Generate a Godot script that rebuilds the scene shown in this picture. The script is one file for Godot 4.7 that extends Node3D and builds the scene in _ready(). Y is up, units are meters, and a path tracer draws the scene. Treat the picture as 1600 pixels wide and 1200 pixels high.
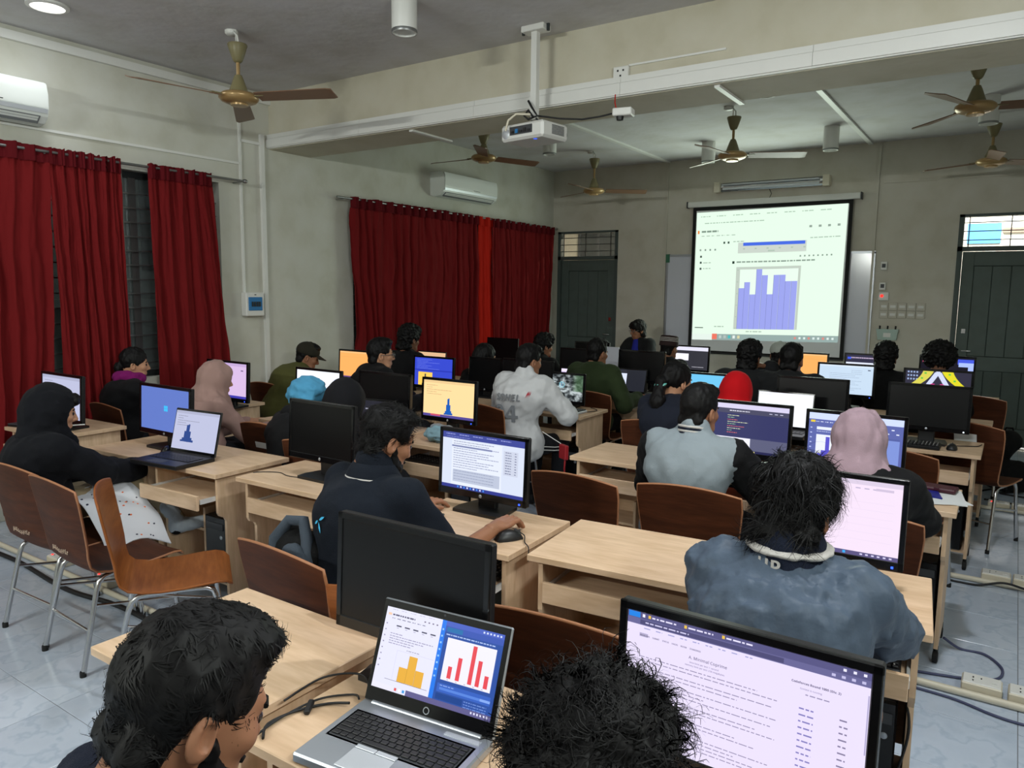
extends Node3D

# ---------------------------------------------------------------- materials, helpers
var M := {}
var names := {}
var font: SystemFont
var fontb: SystemFont
var room_nodes := {}

class G:
	var v := PackedVector3Array()
	var n := PackedVector3Array()
	var t := PackedVector2Array()
	var i := PackedInt32Array()
	func tri(a: int, b: int, c: int) -> void:
		var g := (v[b] - v[a]).cross(v[c] - v[a])
		if g.dot(n[a] + n[b] + n[c]) > 0.0:
			i.append(a); i.append(c); i.append(b)
		else:
			i.append(a); i.append(b); i.append(c)
	func p(a: Vector3, nn: Vector3, u := Vector2.ZERO) -> int:
		v.append(a); n.append(nn); t.append(u)
		return v.size() - 1
	func quad(a: Vector3, b: Vector3, c: Vector3, d: Vector3, ua := Vector2.ZERO, ub := Vector2(1, 0), uc := Vector2(1, 1), ud := Vector2(0, 1), want := Vector3.ZERO) -> void:
		var nn := (b - a).cross(c - a)
		if nn.length_squared() < 1e-18:
			nn = (c - a).cross(d - a)
		nn = nn.normalized()
		if want != Vector3.ZERO and nn.dot(want) < 0:
			nn = -nn
		var k := p(a, nn, ua)
		p(b, nn, ub); p(c, nn, uc); p(d, nn, ud)
		tri(k, k + 1, k + 2); tri(k, k + 2, k + 3)
	func box(c: Vector3, s: Vector3, bas := Basis.IDENTITY) -> G:
		# texture runs along the longest side, in metres
		var h := s * 0.5
		var ax := [Vector3.RIGHT, Vector3.UP, Vector3.BACK]
		var lo := 0
		if s.y > s[lo]: lo = 1
		if s.z > s[lo]: lo = 2
		for a in 3:
			var b := (a + 1) % 3
			var d := (a + 2) % 3
			if d == lo:
				var tmp := b; b = d; d = tmp
			for sg in [-1.0, 1.0]:
				var nn: Vector3 = bas * (ax[a] * sg)
				var o: Vector3 = ax[a] * (sg * h[a])
				var e: Vector3 = ax[b] * h[b]
				var f: Vector3 = ax[d] * h[d]
				var off := Vector2(c.x * 0.37 + c.z * 0.71 + a * 0.31, c.y * 0.53 + c.z * 0.29 + a * 0.17)
				var k := p(c + bas * (o - e - f), nn, Vector2(-h[b], -h[d]) + off)
				p(c + bas * (o + e - f), nn, Vector2(h[b], -h[d]) + off)
				p(c + bas * (o + e + f), nn, Vector2(h[b], h[d]) + off)
				p(c + bas * (o - e + f), nn, Vector2(-h[b], h[d]) + off)
				tri(k, k + 1, k + 2); tri(k, k + 2, k + 3)
		return self
	func bbox(c: Vector3, s: Vector3, bv := 0.003, bas := Basis.IDENTITY) -> G:
		# box with chamfered edges
		var h := s * 0.5
		var q := h - Vector3(bv, bv, bv)
		var ax := [Vector3.RIGHT, Vector3.UP, Vector3.BACK]
		var lo := 0
		if s.y > s[lo]: lo = 1
		if s.z > s[lo]: lo = 2
		for a in 3:
			var b := (a + 1) % 3
			var d := (a + 2) % 3
			if d == lo:
				var tmp := b; b = d; d = tmp
			for sg in [-1.0, 1.0]:
				var nn: Vector3 = bas * (ax[a] * sg)
				var o: Vector3 = ax[a] * (sg * h[a])
				var e: Vector3 = ax[b] * q[b]
				var f: Vector3 = ax[d] * q[d]
				var off := Vector2(c.x * 0.37 + c.z * 0.71 + a * 0.31, c.y * 0.53 + c.z * 0.29 + a * 0.17)
				var k := p(c + bas * (o - e - f), nn, Vector2(-q[b], -q[d]) + off)
				p(c + bas * (o + e - f), nn, Vector2(q[b], -q[d]) + off)
				p(c + bas * (o + e + f), nn, Vector2(q[b], q[d]) + off)
				p(c + bas * (o - e + f), nn, Vector2(-q[b], q[d]) + off)
				tri(k, k + 1, k + 2); tri(k, k + 2, k + 3)
		for a in 3:
			var b := (a + 1) % 3
			var d := (a + 2) % 3
			for sb in [-1.0, 1.0]:
				for sd in [-1.0, 1.0]:
					var nn: Vector3 = bas * ((ax[b] * sb + ax[d] * sd).normalized())
					var e: Vector3 = ax[a] * q[a]
					var p1: Vector3 = ax[b] * (sb * h[b]) + ax[d] * (sd * q[d])
					var p2: Vector3 = ax[b] * (sb * q[b]) + ax[d] * (sd * h[d])
					var k := p(c + bas * (p1 - e), nn, Vector2(-q[a], 0))
					p(c + bas * (p1 + e), nn, Vector2(q[a], 0))
					p(c + bas * (p2 + e), nn, Vector2(q[a], bv))
					p(c + bas * (p2 - e), nn, Vector2(-q[a], bv))
					tri(k, k + 1, k + 2); tri(k, k + 2, k + 3)
		for sx in [-1.0, 1.0]:
			for sy in [-1.0, 1.0]:
				for sz in [-1.0, 1.0]:
					var nn: Vector3 = bas * Vector3(sx, sy, sz).normalized()
					var k := p(c + bas * Vector3(sx * h.x, sy * q.y, sz * q.z), nn)
					p(c + bas * Vector3(sx * q.x, sy * h.y, sz * q.z), nn)
					p(c + bas * Vector3(sx * q.x, sy * q.y, sz * h.z), nn)
					tri(k, k + 1, k + 2)
		return self
	func tube(path: Array, r: float, sides := 8, r2 := -1.0, caps := true) -> G:
		var m := path.size()
		var up := Vector3.UP
		var prev := Vector3.ZERO
		var first := v.size()
		var along := 0.0
		for k in m:
			var d: Vector3 = (path[mini(k + 1, m - 1)] - path[maxi(k - 1, 0)])
			d = d.normalized() if d.length() > 1e-9 else Vector3.UP
			if k == 0:
				up = Vector3.UP if absf(d.y) < 0.9 else Vector3.RIGHT
				prev = (up - d * up.dot(d)).normalized()
			else:
				prev = (prev - d * prev.dot(d)).normalized()
				along += (path[k] - path[k - 1]).length()
			var side := d.cross(prev)
			var rr := r if r2 < 0 else lerpf(r, r2, float(k) / (m - 1))
			for s in sides + 1:
				var an := TAU * s / sides
				var nn := prev * cos(an) + side * sin(an)
				p(path[k] + nn * rr, nn, Vector2(along, an * rr))
		for k in m - 1:
			for s in sides:
				var a := first + k * (sides + 1) + s
				tri(a, a + 1, a + sides + 2); tri(a, a + sides + 2, a + sides + 1)
		if caps:
			for e in 2:
				var k := 0 if e == 0 else m - 1
				var d: Vector3 = (path[0] - path[1]).normalized() if e == 0 else (path[m - 1] - path[m - 2]).normalized()
				var c0 := p(path[k], d)
				var rim := []
				for s in sides:
					rim.append(p(v[first + k * (sides + 1) + s], d))
				for s in sides:
					tri(c0, rim[s], rim[(s + 1) % sides])
		return self
	func lathe(prof: Array, seg := 24, xf := Transform3D.IDENTITY, smooth := true) -> G:
		# prof: Vector2(radius, y)
		var m := prof.size()
		for k in m - 1:
			var a: Vector2 = prof[k]
			var b: Vector2 = prof[k + 1]
			if a.distance_to(b) < 1e-7: continue
			var na := Vector2(b.y - a.y, -(b.x - a.x)).normalized()
			var n0 := na
			var n1 := na
			if smooth:
				if k > 0:
					var z: Vector2 = prof[k - 1]
					var w := Vector2(a.y - z.y, -(a.x - z.x)).normalized()
					if w.dot(na) > 0.55: n0 = (na + w).normalized()
				if k < m - 2:
					var z2: Vector2 = prof[k + 2]
					var w2 := Vector2(z2.y - b.y, -(z2.x - b.x)).normalized()
					if w2.dot(na) > 0.55: n1 = (na + w2).normalized()
			var f := v.size()
			for s in seg + 1:
				var an := TAU * s / seg
				var cs := cos(an)
				var sn := sin(an)
				p(xf * Vector3(a.x * cs, a.y, a.x * sn), (xf.basis * Vector3(n0.x * cs, n0.y, n0.x * sn)).normalized(), Vector2(float(s) / seg, a.y))
				p(xf * Vector3(b.x * cs, b.y, b.x * sn), (xf.basis * Vector3(n1.x * cs, n1.y, n1.x * sn)).normalized(), Vector2(float(s) / seg, b.y))
			for s in seg:
				var q := f + s * 2
				if a.x > 1e-6: tri(q, q + 2, q + 1)
				if b.x > 1e-6: tri(q + 2, q + 3, q + 1)
		return self
	func prism(poly: PackedVector2Array, depth: float, xf := Transform3D.IDENTITY) -> G:
		# polygon in xy, extruded along z by depth (centred)
		var idx := Geometry2D.triangulate_polygon(poly)
		for sg in [-1.0, 1.0]:
			var nn := (xf.basis * Vector3(0, 0, sg)).normalized()
			var f := v.size()
			for q in poly:
				p(xf * Vector3(q.x, q.y, sg * depth * 0.5), nn, Vector2(q.y, q.x))
			for k in idx.size() / 3:
				tri(f + idx[k * 3], f + idx[k * 3 + 1], f + idx[k * 3 + 2])
		var m := poly.size()
		var ccw := not Geometry2D.is_polygon_clockwise(poly)
		for k in m:
			var a := poly[k]
			var b := poly[(k + 1) % m]
			var e := b - a
			var nn2 := Vector2(e.y, -e.x).normalized() * (1.0 if ccw else -1.0)
			# clockwise test in Godot is for y down; check with the centre line instead
			var nn := (xf.basis * Vector3(nn2.x, nn2.y, 0)).normalized()
			var mid := (a + b) * 0.5 + nn2 * 1e-4
			if Geometry2D.is_point_in_polygon(mid, poly): nn = -nn
			quad(xf * Vector3(a.x, a.y, -depth * 0.5), xf * Vector3(b.x, b.y, -depth * 0.5), xf * Vector3(b.x, b.y, depth * 0.5), xf * Vector3(a.x, a.y, depth * 0.5), Vector2(0, 0), Vector2(e.length(), 0), Vector2(e.length(), depth), Vector2(0, depth), nn)
		return self
	func grid(nu: int, nv: int, f: Callable, thick := 0.0, us := 1.0, vs := 1.0) -> G:
		# sheet through f(u, v); with thickness it has two faces and edges
		var pts := PackedVector3Array()
		for b in nv + 1:
			for a in nu + 1:
				pts.append(f.call(float(a) / nu, float(b) / nv))
		var nr := PackedVector3Array()
		for b in nv + 1:
			for a in nu + 1:
				var du := pts[b * (nu + 1) + mini(a + 1, nu)] - pts[b * (nu + 1) + maxi(a - 1, 0)]
				var dv := pts[mini(b + 1, nv) * (nu + 1) + a] - pts[maxi(b - 1, 0) * (nu + 1) + a]
				nr.append(du.cross(dv).normalized())
		var sides := [0.5, -0.5] if thick > 0 else [0.0]
		var base := []
		for s in sides:
			var k0 := v.size()
			base.append(k0)
			var sg := 1.0 if s >= 0 else -1.0
			for b in nv + 1:
				for a in nu + 1:
					var q := b * (nu + 1) + a
					p(pts[q] + nr[q] * (thick * s), nr[q] * sg, Vector2(us * a / nu, vs * b / nv))
			for b in nv:
				for a in nu:
					var q := k0 + b * (nu + 1) + a
					tri(q, q + 1, q + nu + 2); tri(q, q + nu + 2, q + nu + 1)
		if thick > 0:
			var rim := []
			for a in nu: rim.append([a, a + 1])
			for b in nv: rim.append([b * (nu + 1) + nu, (b + 1) * (nu + 1) + nu])
			for a in range(nu, 0, -1): rim.append([nv * (nu + 1) + a, nv * (nu + 1) + a - 1])
			for b in range(nv, 0, -1): rim.append([b * (nu + 1), (b - 1) * (nu + 1)])
			var cen := Vector3.ZERO
			for q in pts: cen += q
			cen /= pts.size()
			for e in rim:
				var x: Vector3 = pts[e[0]]
				var y: Vector3 = pts[e[1]]
				var tx := nr[e[0]] * thick * 0.5
				var ty := nr[e[1]] * thick * 0.5
				quad(x + tx, y + ty, y - ty, x - tx, Vector2(0, 0), Vector2((y - x).length(), 0), Vector2((y - x).length(), thick), Vector2(0, thick), (x + y) * 0.5 - cen)
		return self
	func merge(o: ArrayMesh, xf: Transform3D) -> G:
		for s in o.get_surface_count():
			var a := o.surface_get_arrays(s)
			var f := v.size()
			var vv: PackedVector3Array = a[Mesh.ARRAY_VERTEX]
			var nn: PackedVector3Array = a[Mesh.ARRAY_NORMAL]
			var ii: PackedInt32Array = a[Mesh.ARRAY_INDEX]
			var flip := xf.basis.determinant() < 0
			var nb := xf.basis.inverse().transposed()
			for k in vv.size():
				v.append(xf * vv[k]); n.append((nb * nn[k]).normalized()); t.append(Vector2.ZERO)
			for k in ii.size() / 3:
				i.append(f + ii[k * 3])
				i.append(f + ii[k * 3 + (2 if flip else 1)])
				i.append(f + ii[k * 3 + (1 if flip else 2)])
		return self
	func mesh() -> ArrayMesh:
		var a := []
		a.resize(Mesh.ARRAY_MAX)
		a[Mesh.ARRAY_VERTEX] = v
		a[Mesh.ARRAY_NORMAL] = n
		a[Mesh.ARRAY_TEX_UV] = t
		a[Mesh.ARRAY_INDEX] = i
		var m := ArrayMesh.new()
		m.add_surface_from_arrays(Mesh.PRIMITIVE_TRIANGLES, a)
		return m

func numbered(s: String) -> String:
	if not names.has(s):
		names[s] = 0
		return s
	names[s] += 1
	return "%s_%03d" % [s, names[s]]

func thing(called: String, label: String, cat: String, at := Vector3.ZERO, yaw := 0.0, group := "") -> Node3D:
	var o := Node3D.new()
	o.name = numbered(called)
	add_child(o)
	o.position = at
	o.rotation.y = deg_to_rad(yaw)
	tag(o, label, cat, group)
	return o

func tag(o: Node, label: String, cat: String, group := "") -> void:
	o.set_meta("label", label)
	o.set_meta("category", cat)
	if group != "":
		o.set_meta("group", group)

func part(parent: Node, called: String, mesh: Mesh, mat: Material, xf := Transform3D.IDENTITY, label := "") -> MeshInstance3D:
	var o := MeshInstance3D.new()
	o.name = called
	o.mesh = mesh
	o.material_override = mat
	o.transform = xf
	parent.add_child(o, true)
	if label != "":
		o.set_meta("label", label)
	return o

func single(called: String, label: String, cat: String, mesh: Mesh, mat: Material, at := Vector3.ZERO, yaw := 0.0, group := "") -> MeshInstance3D:
	var o := MeshInstance3D.new()
	o.name = numbered(called)
	o.mesh = mesh
	o.material_override = mat
	add_child(o)
	o.position = at
	o.rotation.y = deg_to_rad(yaw)
	tag(o, label, cat, group)
	return o

func struct(called: String, mesh: Mesh, mat: Material, label := "") -> MeshInstance3D:
	var o := MeshInstance3D.new()
	o.name = called
	o.mesh = mesh
	o.material_override = mat
	add_child(o)
	o.set_meta("kind", "structure")
	if label != "":
		o.set_meta("label", label)
	return o

func xf(at: Vector3, rx := 0.0, ry := 0.0, rz := 0.0) -> Transform3D:
	return Transform3D(Basis.from_euler(Vector3(deg_to_rad(rx), deg_to_rad(ry), deg_to_rad(rz))), at)

func c8(r: int, g: int, b: int) -> Color:
	return Color(r / 255.0, g / 255.0, b / 255.0)

func mat(key: String, col: Color, rough := 0.6, metal := 0.0, spec := 0.5) -> StandardMaterial3D:
	var m := StandardMaterial3D.new()
	m.resource_name = key
	m.albedo_color = col
	m.roughness = rough
	m.metallic = metal
	m.metallic_specular = spec
	M[key] = m
	return m

func noise(seed_: int, freq: float, oct := 4, kind := FastNoiseLite.TYPE_SIMPLEX_SMOOTH) -> FastNoiseLite:
	var n := FastNoiseLite.new()
	n.seed = seed_
	n.frequency = freq
	n.noise_type = kind
	n.fractal_octaves = oct
	if oct <= 1:
		n.fractal_type = FastNoiseLite.FRACTAL_NONE
	return n

func noise_tex(seed_: int, freq: float, ramp: Array, size := 512, as_normal := false, bump := 4.0, oct := 5) -> NoiseTexture2D:
	var t := NoiseTexture2D.new()
	t.width = size
	t.height = size
	t.seamless = true
	t.noise = noise(seed_, freq, oct)
	if as_normal:
		t.as_normal_map = true
		t.bump_strength = bump
	else:
		var g := Gradient.new()
		g.offsets = PackedFloat32Array(ramp.map(func(x): return x[0]))
		g.colors = PackedColorArray(ramp.map(func(x): return x[1]))
		t.color_ramp = g
	return t

func grain(seed_: int, a: Color, b: Color, streak := 26.0, w := 512, h := 256) -> ImageTexture:
	# wood grain running along x, seamless enough for half metre pieces
	var n1 := noise(seed_, 1.0, 4)
	var n2 := noise(seed_ + 5, 1.0, 3)
	var im := Image.create(w, h, false, Image.FORMAT_RGB8)
	for y in h:
		for x in w:
			var ang := TAU * x / w
			var cx := cos(ang) * 0.55
			var cy := sin(ang) * 0.55
			var k := n1.get_noise_3d(cx, cy, streak * y / h) * 0.75
			k += n2.get_noise_3d(cx * 2.2, cy * 2.2, streak * 4.3 * y / h) * 0.45
			im.set_pixel(x, y, a.lerp(b, clampf(0.5 + k, 0, 1)))
	im.generate_mipmaps()
	return ImageTexture.create_from_image(im)

func triplanar(m: StandardMaterial3D, scale: float, world := true) -> StandardMaterial3D:
	m.uv1_triplanar = true
	m.uv1_world_triplanar = world
	m.uv1_scale = Vector3(scale, scale, scale)
	return m

func bumpy(m: StandardMaterial3D, tex: Texture2D, k := 1.0) -> StandardMaterial3D:
	m.normal_enabled = true
	m.normal_texture = tex
	m.normal_scale = k
	return m

func _ready() -> void:
	# ------------------------------------------------------------ camera
	var cam := Camera3D.new()
	cam.name = "camera"
	add_child(cam)
	cam.position = Vector3(0, 1.7, 0)
	cam.rotation_degrees = Vector3(-7.102, 33.943, 0.666)
	cam.fov = rad_to_deg(2.0 * atan(600.0 / 1164.19))
	cam.near = 0.05
	cam.far = 60.0
	cam.current = true
	# ------------------------------------------------------------ surroundings: night outside
	var we := WorldEnvironment.new()
	we.name = "environment"
	var env := Environment.new()
	env.background_mode = Environment.BG_COLOR
	env.background_color = c8(9, 10, 13)
	env.tonemap_mode = Environment.TONE_MAPPER_LINEAR
	env.tonemap_exposure = 1.0
	env.sdfgi_enabled = true
	env.ssao_enabled = true
	env.ssil_enabled = true
	we.environment = env
	add_child(we)
	# ------------------------------------------------------------ ceiling lamps of the near half; the far half is switched off
	for p in DOWNLIGHTS:
		area_lamp("downlight", Vector3(p.x, 3.478, p.y), Vector2(0.17, 0.17), Color(0.97, 0.99, 1.0), p.z, Vector3(-90, 0, 0))
	# tube lamps on the right and rear walls, out of the frame
	area_lamp("wall_tube_light", Vector3(1.24, 2.83, -0.9), Vector2(1.16, 0.05), Color(0.97, 1.0, 0.98), 6.0, Vector3(0, 90, 0))
	area_lamp("wall_tube_light", Vector3(-3.0, 2.83, 2.29), Vector2(1.16, 0.05), Color(0.98, 1.0, 0.97), 9.0, Vector3(0, 0, 0))
	# light thrown back into the room by the projection screen
	area_lamp("screen_glow", Vector3(-2.735, 1.94, -9.875), Vector2(1.86, 1.66), Color(0.93, 1.0, 0.92), 5.0, Vector3(0, 180, 0))
	# tubes of the corridor behind the back wall and the yard lamp outside the windows
	area_lamp("corridor_tube_light", Vector3(-0.3, 3.26, -11.3), Vector2(1.2, 0.06), Color(1.0, 0.98, 0.95), 30.0, Vector3(-90, 0, 0))
	area_lamp("corridor_tube_light", Vector3(-5.2, 3.26, -11.3), Vector2(1.2, 0.06), Color(1.0, 0.93, 0.82), 8.0, Vector3(-90, 0, 0))
	area_lamp("yard_light", Vector3(-7.6, 3.6, -3.4), Vector2(0.5, 0.5), Color(0.9, 0.98, 1.0), 0.7, Vector3(-90, 0, 0))

	materials()
	room()
	fixtures()
	furniture()
	devices()
	people()
	details()

const DOWNLIGHTS: Array[Vector3] = [Vector3(-5.35, -2.52, 0.5), Vector3(-2.9, -2.2, 1.5), Vector3(-0.3, -2.6, 4.6), Vector3(-2.9, 0.6, 1.2), Vector3(-5.35, 0.5, 0.4), Vector3(-0.35, 1.4, 0.7)]

func area_lamp(called: String, at: Vector3, size: Vector2, col: Color, energy: float, rot: Vector3) -> void:
	var l := AreaLight3D.new()
	l.name = numbered(called + "_source")
	l.area_size = size
	l.light_color = col
	l.light_energy = energy
	l.area_range = 30.0
	l.area_attenuation = 2.0
	l.shadow_enabled = true
	add_child(l)
	l.position = at
	l.rotation_degrees = rot

func materials() -> void:
	font = SystemFont.new()
	font.font_names = PackedStringArray(["Droid Sans"])
	fontb = SystemFont.new()
	fontb.font_names = PackedStringArray(["Droid Sans"])
	fontb.font_weight = 700
	var m: StandardMaterial3D
	var speck := noise_tex(3, 0.012, [[0.0, c8(236, 234, 226)], [0.45, c8(248, 247, 243)], [1.0, c8(255, 255, 255)]])
	var plaster := noise_tex(8, 0.05, [], 512, true, 2.0)
	m = mat("wall_paint", c8(207, 207, 199), 0.75, 0, 0.3); m.albedo_texture = speck; triplanar(m, 0.35); bumpy(m, plaster, 0.12)
	m = mat("wall_back_paint", c8(204, 200, 190), 0.75, 0, 0.3); m.albedo_texture = speck; triplanar(m, 0.35); bumpy(m, plaster, 0.12)
	m = mat("beam_paint", c8(205, 200, 184), 0.75, 0, 0.3); m.albedo_texture = speck; triplanar(m, 0.35); bumpy(m, plaster, 0.12)
	m = mat("ceiling_paint", c8(208, 207, 210), 0.85, 0, 0.2); m.albedo_texture = speck; triplanar(m, 0.3); bumpy(m, plaster, 0.15)
	m = mat("outside_plaster", c8(120, 128, 124), 0.9); m.albedo_texture = speck; triplanar(m, 0.5)
	var marble := noise_tex(21, 0.006, [[0.0, c8(226, 230, 236)], [0.38, c8(244, 246, 248)], [0.47, c8(226, 231, 237)], [0.55, c8(246, 247, 249)], [1.0, c8(236, 239, 243)]], 1024)
	m = mat("floor_marble", c8(200, 209, 222), 0.17, 0, 0.45); m.albedo_texture = marble; triplanar(m, 0.55)
	m = mat("floor_marble_b", c8(195, 205, 219), 0.18, 0, 0.45); m.albedo_texture = marble; triplanar(m, 0.55); m.uv1_offset = Vector3(0.37, 0.11, 0.63)
	m = mat("floor_marble_c", c8(204, 212, 224), 0.16, 0, 0.45); m.albedo_texture = marble; triplanar(m, 0.55); m.uv1_offset = Vector3(0.71, 0.53, 0.19)
	mat("grout", c8(120, 122, 126), 0.9)
	# furniture
	m = mat("oak", Color.WHITE, 0.42, 0, 0.4); m.albedo_texture = grain(11, c8(224, 194, 164), c8(203, 171, 138), 17.0)
	m = mat("oak_b", Color.WHITE, 0.42, 0, 0.4); m.albedo_texture = grain(47, c8(219, 188, 157), c8(198, 165, 132), 15.0)
	m = mat("oak_edge", c8(176, 146, 106), 0.5)
	m = mat("plywood", Color.WHITE, 0.5, 0, 0.25); m.albedo_texture = grain(29, c8(84, 46, 28), c8(62, 33, 20), 22.0)
	m = mat("plywood_light", Color.WHITE, 0.42, 0, 0.35); m.albedo_texture = grain(31, c8(152, 90, 44), c8(124, 68, 30), 22.0)
	m = mat("plywood_edge", c8(160, 108, 74), 0.5)
	mat("stencil", c8(205, 182, 160), 0.8)
	mat("chrome", c8(200, 200, 202), 0.2, 1.0)
	mat("rail_white", c8(225, 228, 230), 0.3, 0.3)
	mat("black_plastic", c8(22, 22, 24), 0.42)
	mat("black_gloss", c8(14, 14, 16), 0.16)
	mat("dark_screen", c8(12, 12, 14), 0.3, 0, 0.4)
	mat("grey_plastic", c8(58, 60, 64), 0.5)
	mat("key_black", c8(24, 24, 27), 0.45)
	mat("silver", c8(176, 181, 188), 0.34, 0.75)
	mat("silver_light", c8(200, 204, 210), 0.4, 0.5)
	mat("white_plastic", c8(222, 222, 218), 0.4)
	mat("cream_plastic", c8(214, 206, 186), 0.45)
	mat("ac_white", c8(226, 230, 226), 0.3)
	mat("ac_grey", c8(120, 124, 126), 0.35)
	mat("rubber", c8(16, 16, 17), 0.8)
	mat("cable_black", c8(18, 18, 20), 0.6)
	mat("cable_blue", c8(70, 74, 104), 0.6)
	mat("fan_brown", c8(122, 92, 70), 0.4)
	mat("fan_gold", c8(168, 138, 92), 0.28, 0.3)
	mat("fan_olive", c8(126, 118, 84), 0.4)
	mat("steel", c8(150, 152, 152), 0.35, 0.9)
	mat("steel_dark", c8(52, 56, 58), 0.5, 0.5)
	m = mat("door_green", c8(82, 95, 92), 0.6); m.albedo_texture = speck; triplanar(m, 0.8)
	mat("door_frame", c8(70, 80, 78), 0.6)
	mat("whiteboard", c8(206, 208, 220), 0.14, 0, 0.6)
	mat("green_tape", c8(52, 110, 84), 0.6)
	mat("screen_black", c8(14, 14, 15), 0.8)
	mat("screen_white", c8(224, 226, 228), 0.8)
	mat("notice_blue", c8(36, 116, 176), 0.6)
	mat("board_brown", c8(120, 100, 84), 0.6)
	m = mat("pane", Color(0.8, 0.86, 0.86, 0.10), 0.05); m.transparency = BaseMaterial3D.TRANSPARENCY_ALPHA
	var weave := noise_tex(77, 0.35, [], 256, true, 3.0, 2)
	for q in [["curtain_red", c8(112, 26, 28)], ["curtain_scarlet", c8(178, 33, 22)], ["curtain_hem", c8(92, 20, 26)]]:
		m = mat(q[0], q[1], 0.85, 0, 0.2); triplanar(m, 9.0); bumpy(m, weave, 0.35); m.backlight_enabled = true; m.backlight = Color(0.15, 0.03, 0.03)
	# light givers
	m = mat("lamp_glow", Color.WHITE, 0.5); m.emission_enabled = true; m.emission = Color(1.0, 0.99, 0.96); m.emission_energy_multiplier = 2.4
	m = mat("tube_glow", Color.WHITE, 0.5); m.emission_enabled = true; m.emission = Color(1.0, 0.97, 0.92); m.emission_energy_multiplier = 3.0
	for q in [["led_blue", Color(0.15, 0.3, 1.0)], ["led_white", Color(0.9, 0.95, 1.0)], ["led_red", Color(1.0, 0.12, 0.1)]]:
		m = mat(q[0], q[1], 0.4); m.emission_enabled = true; m.emission = q[1]; m.emission_energy_multiplier = 3.0
	# cloth and skin
	var cloth := noise_tex(91, 0.22, [], 256, true, 5.0, 3)
	M["cloth_normal"] = cloth
	M["crease_normal"] = noise_tex(95, 0.02, [], 512, true, 10.0, 5)

func fabric(key: String, col: Color, rough := 0.85, sheen := 0.25, crease := 0.0, scale := 5.0) -> StandardMaterial3D:
	if M.has(key):
		return M[key]
	var m := mat(key, col, rough, 0, 0.3)
	triplanar(m, scale if crease == 0.0 else 1.6, false)
	bumpy(m, M["cloth_normal"] if crease == 0.0 else M["crease_normal"], 0.4 if crease == 0.0 else crease)
	if sheen > 0:
		m.rim_enabled = true
		m.rim = sheen
		m.rim_tint = 0.6
	return m

# ---------------------------------------------------------------- the room
const LX := -5.98
const BZ := -9.97
const CH := 3.5
const RX := 1.35
const NZ := 2.4

func bx(g: G, x0: float, x1: float, y0: float, y1: float, z0: float, z1: float) -> G:
	return g.box(Vector3((x0 + x1) / 2, (y0 + y1) / 2, (z0 + z1) / 2), Vector3(absf(x1 - x0), absf(y1 - y0), absf(z1 - z0)))

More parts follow.
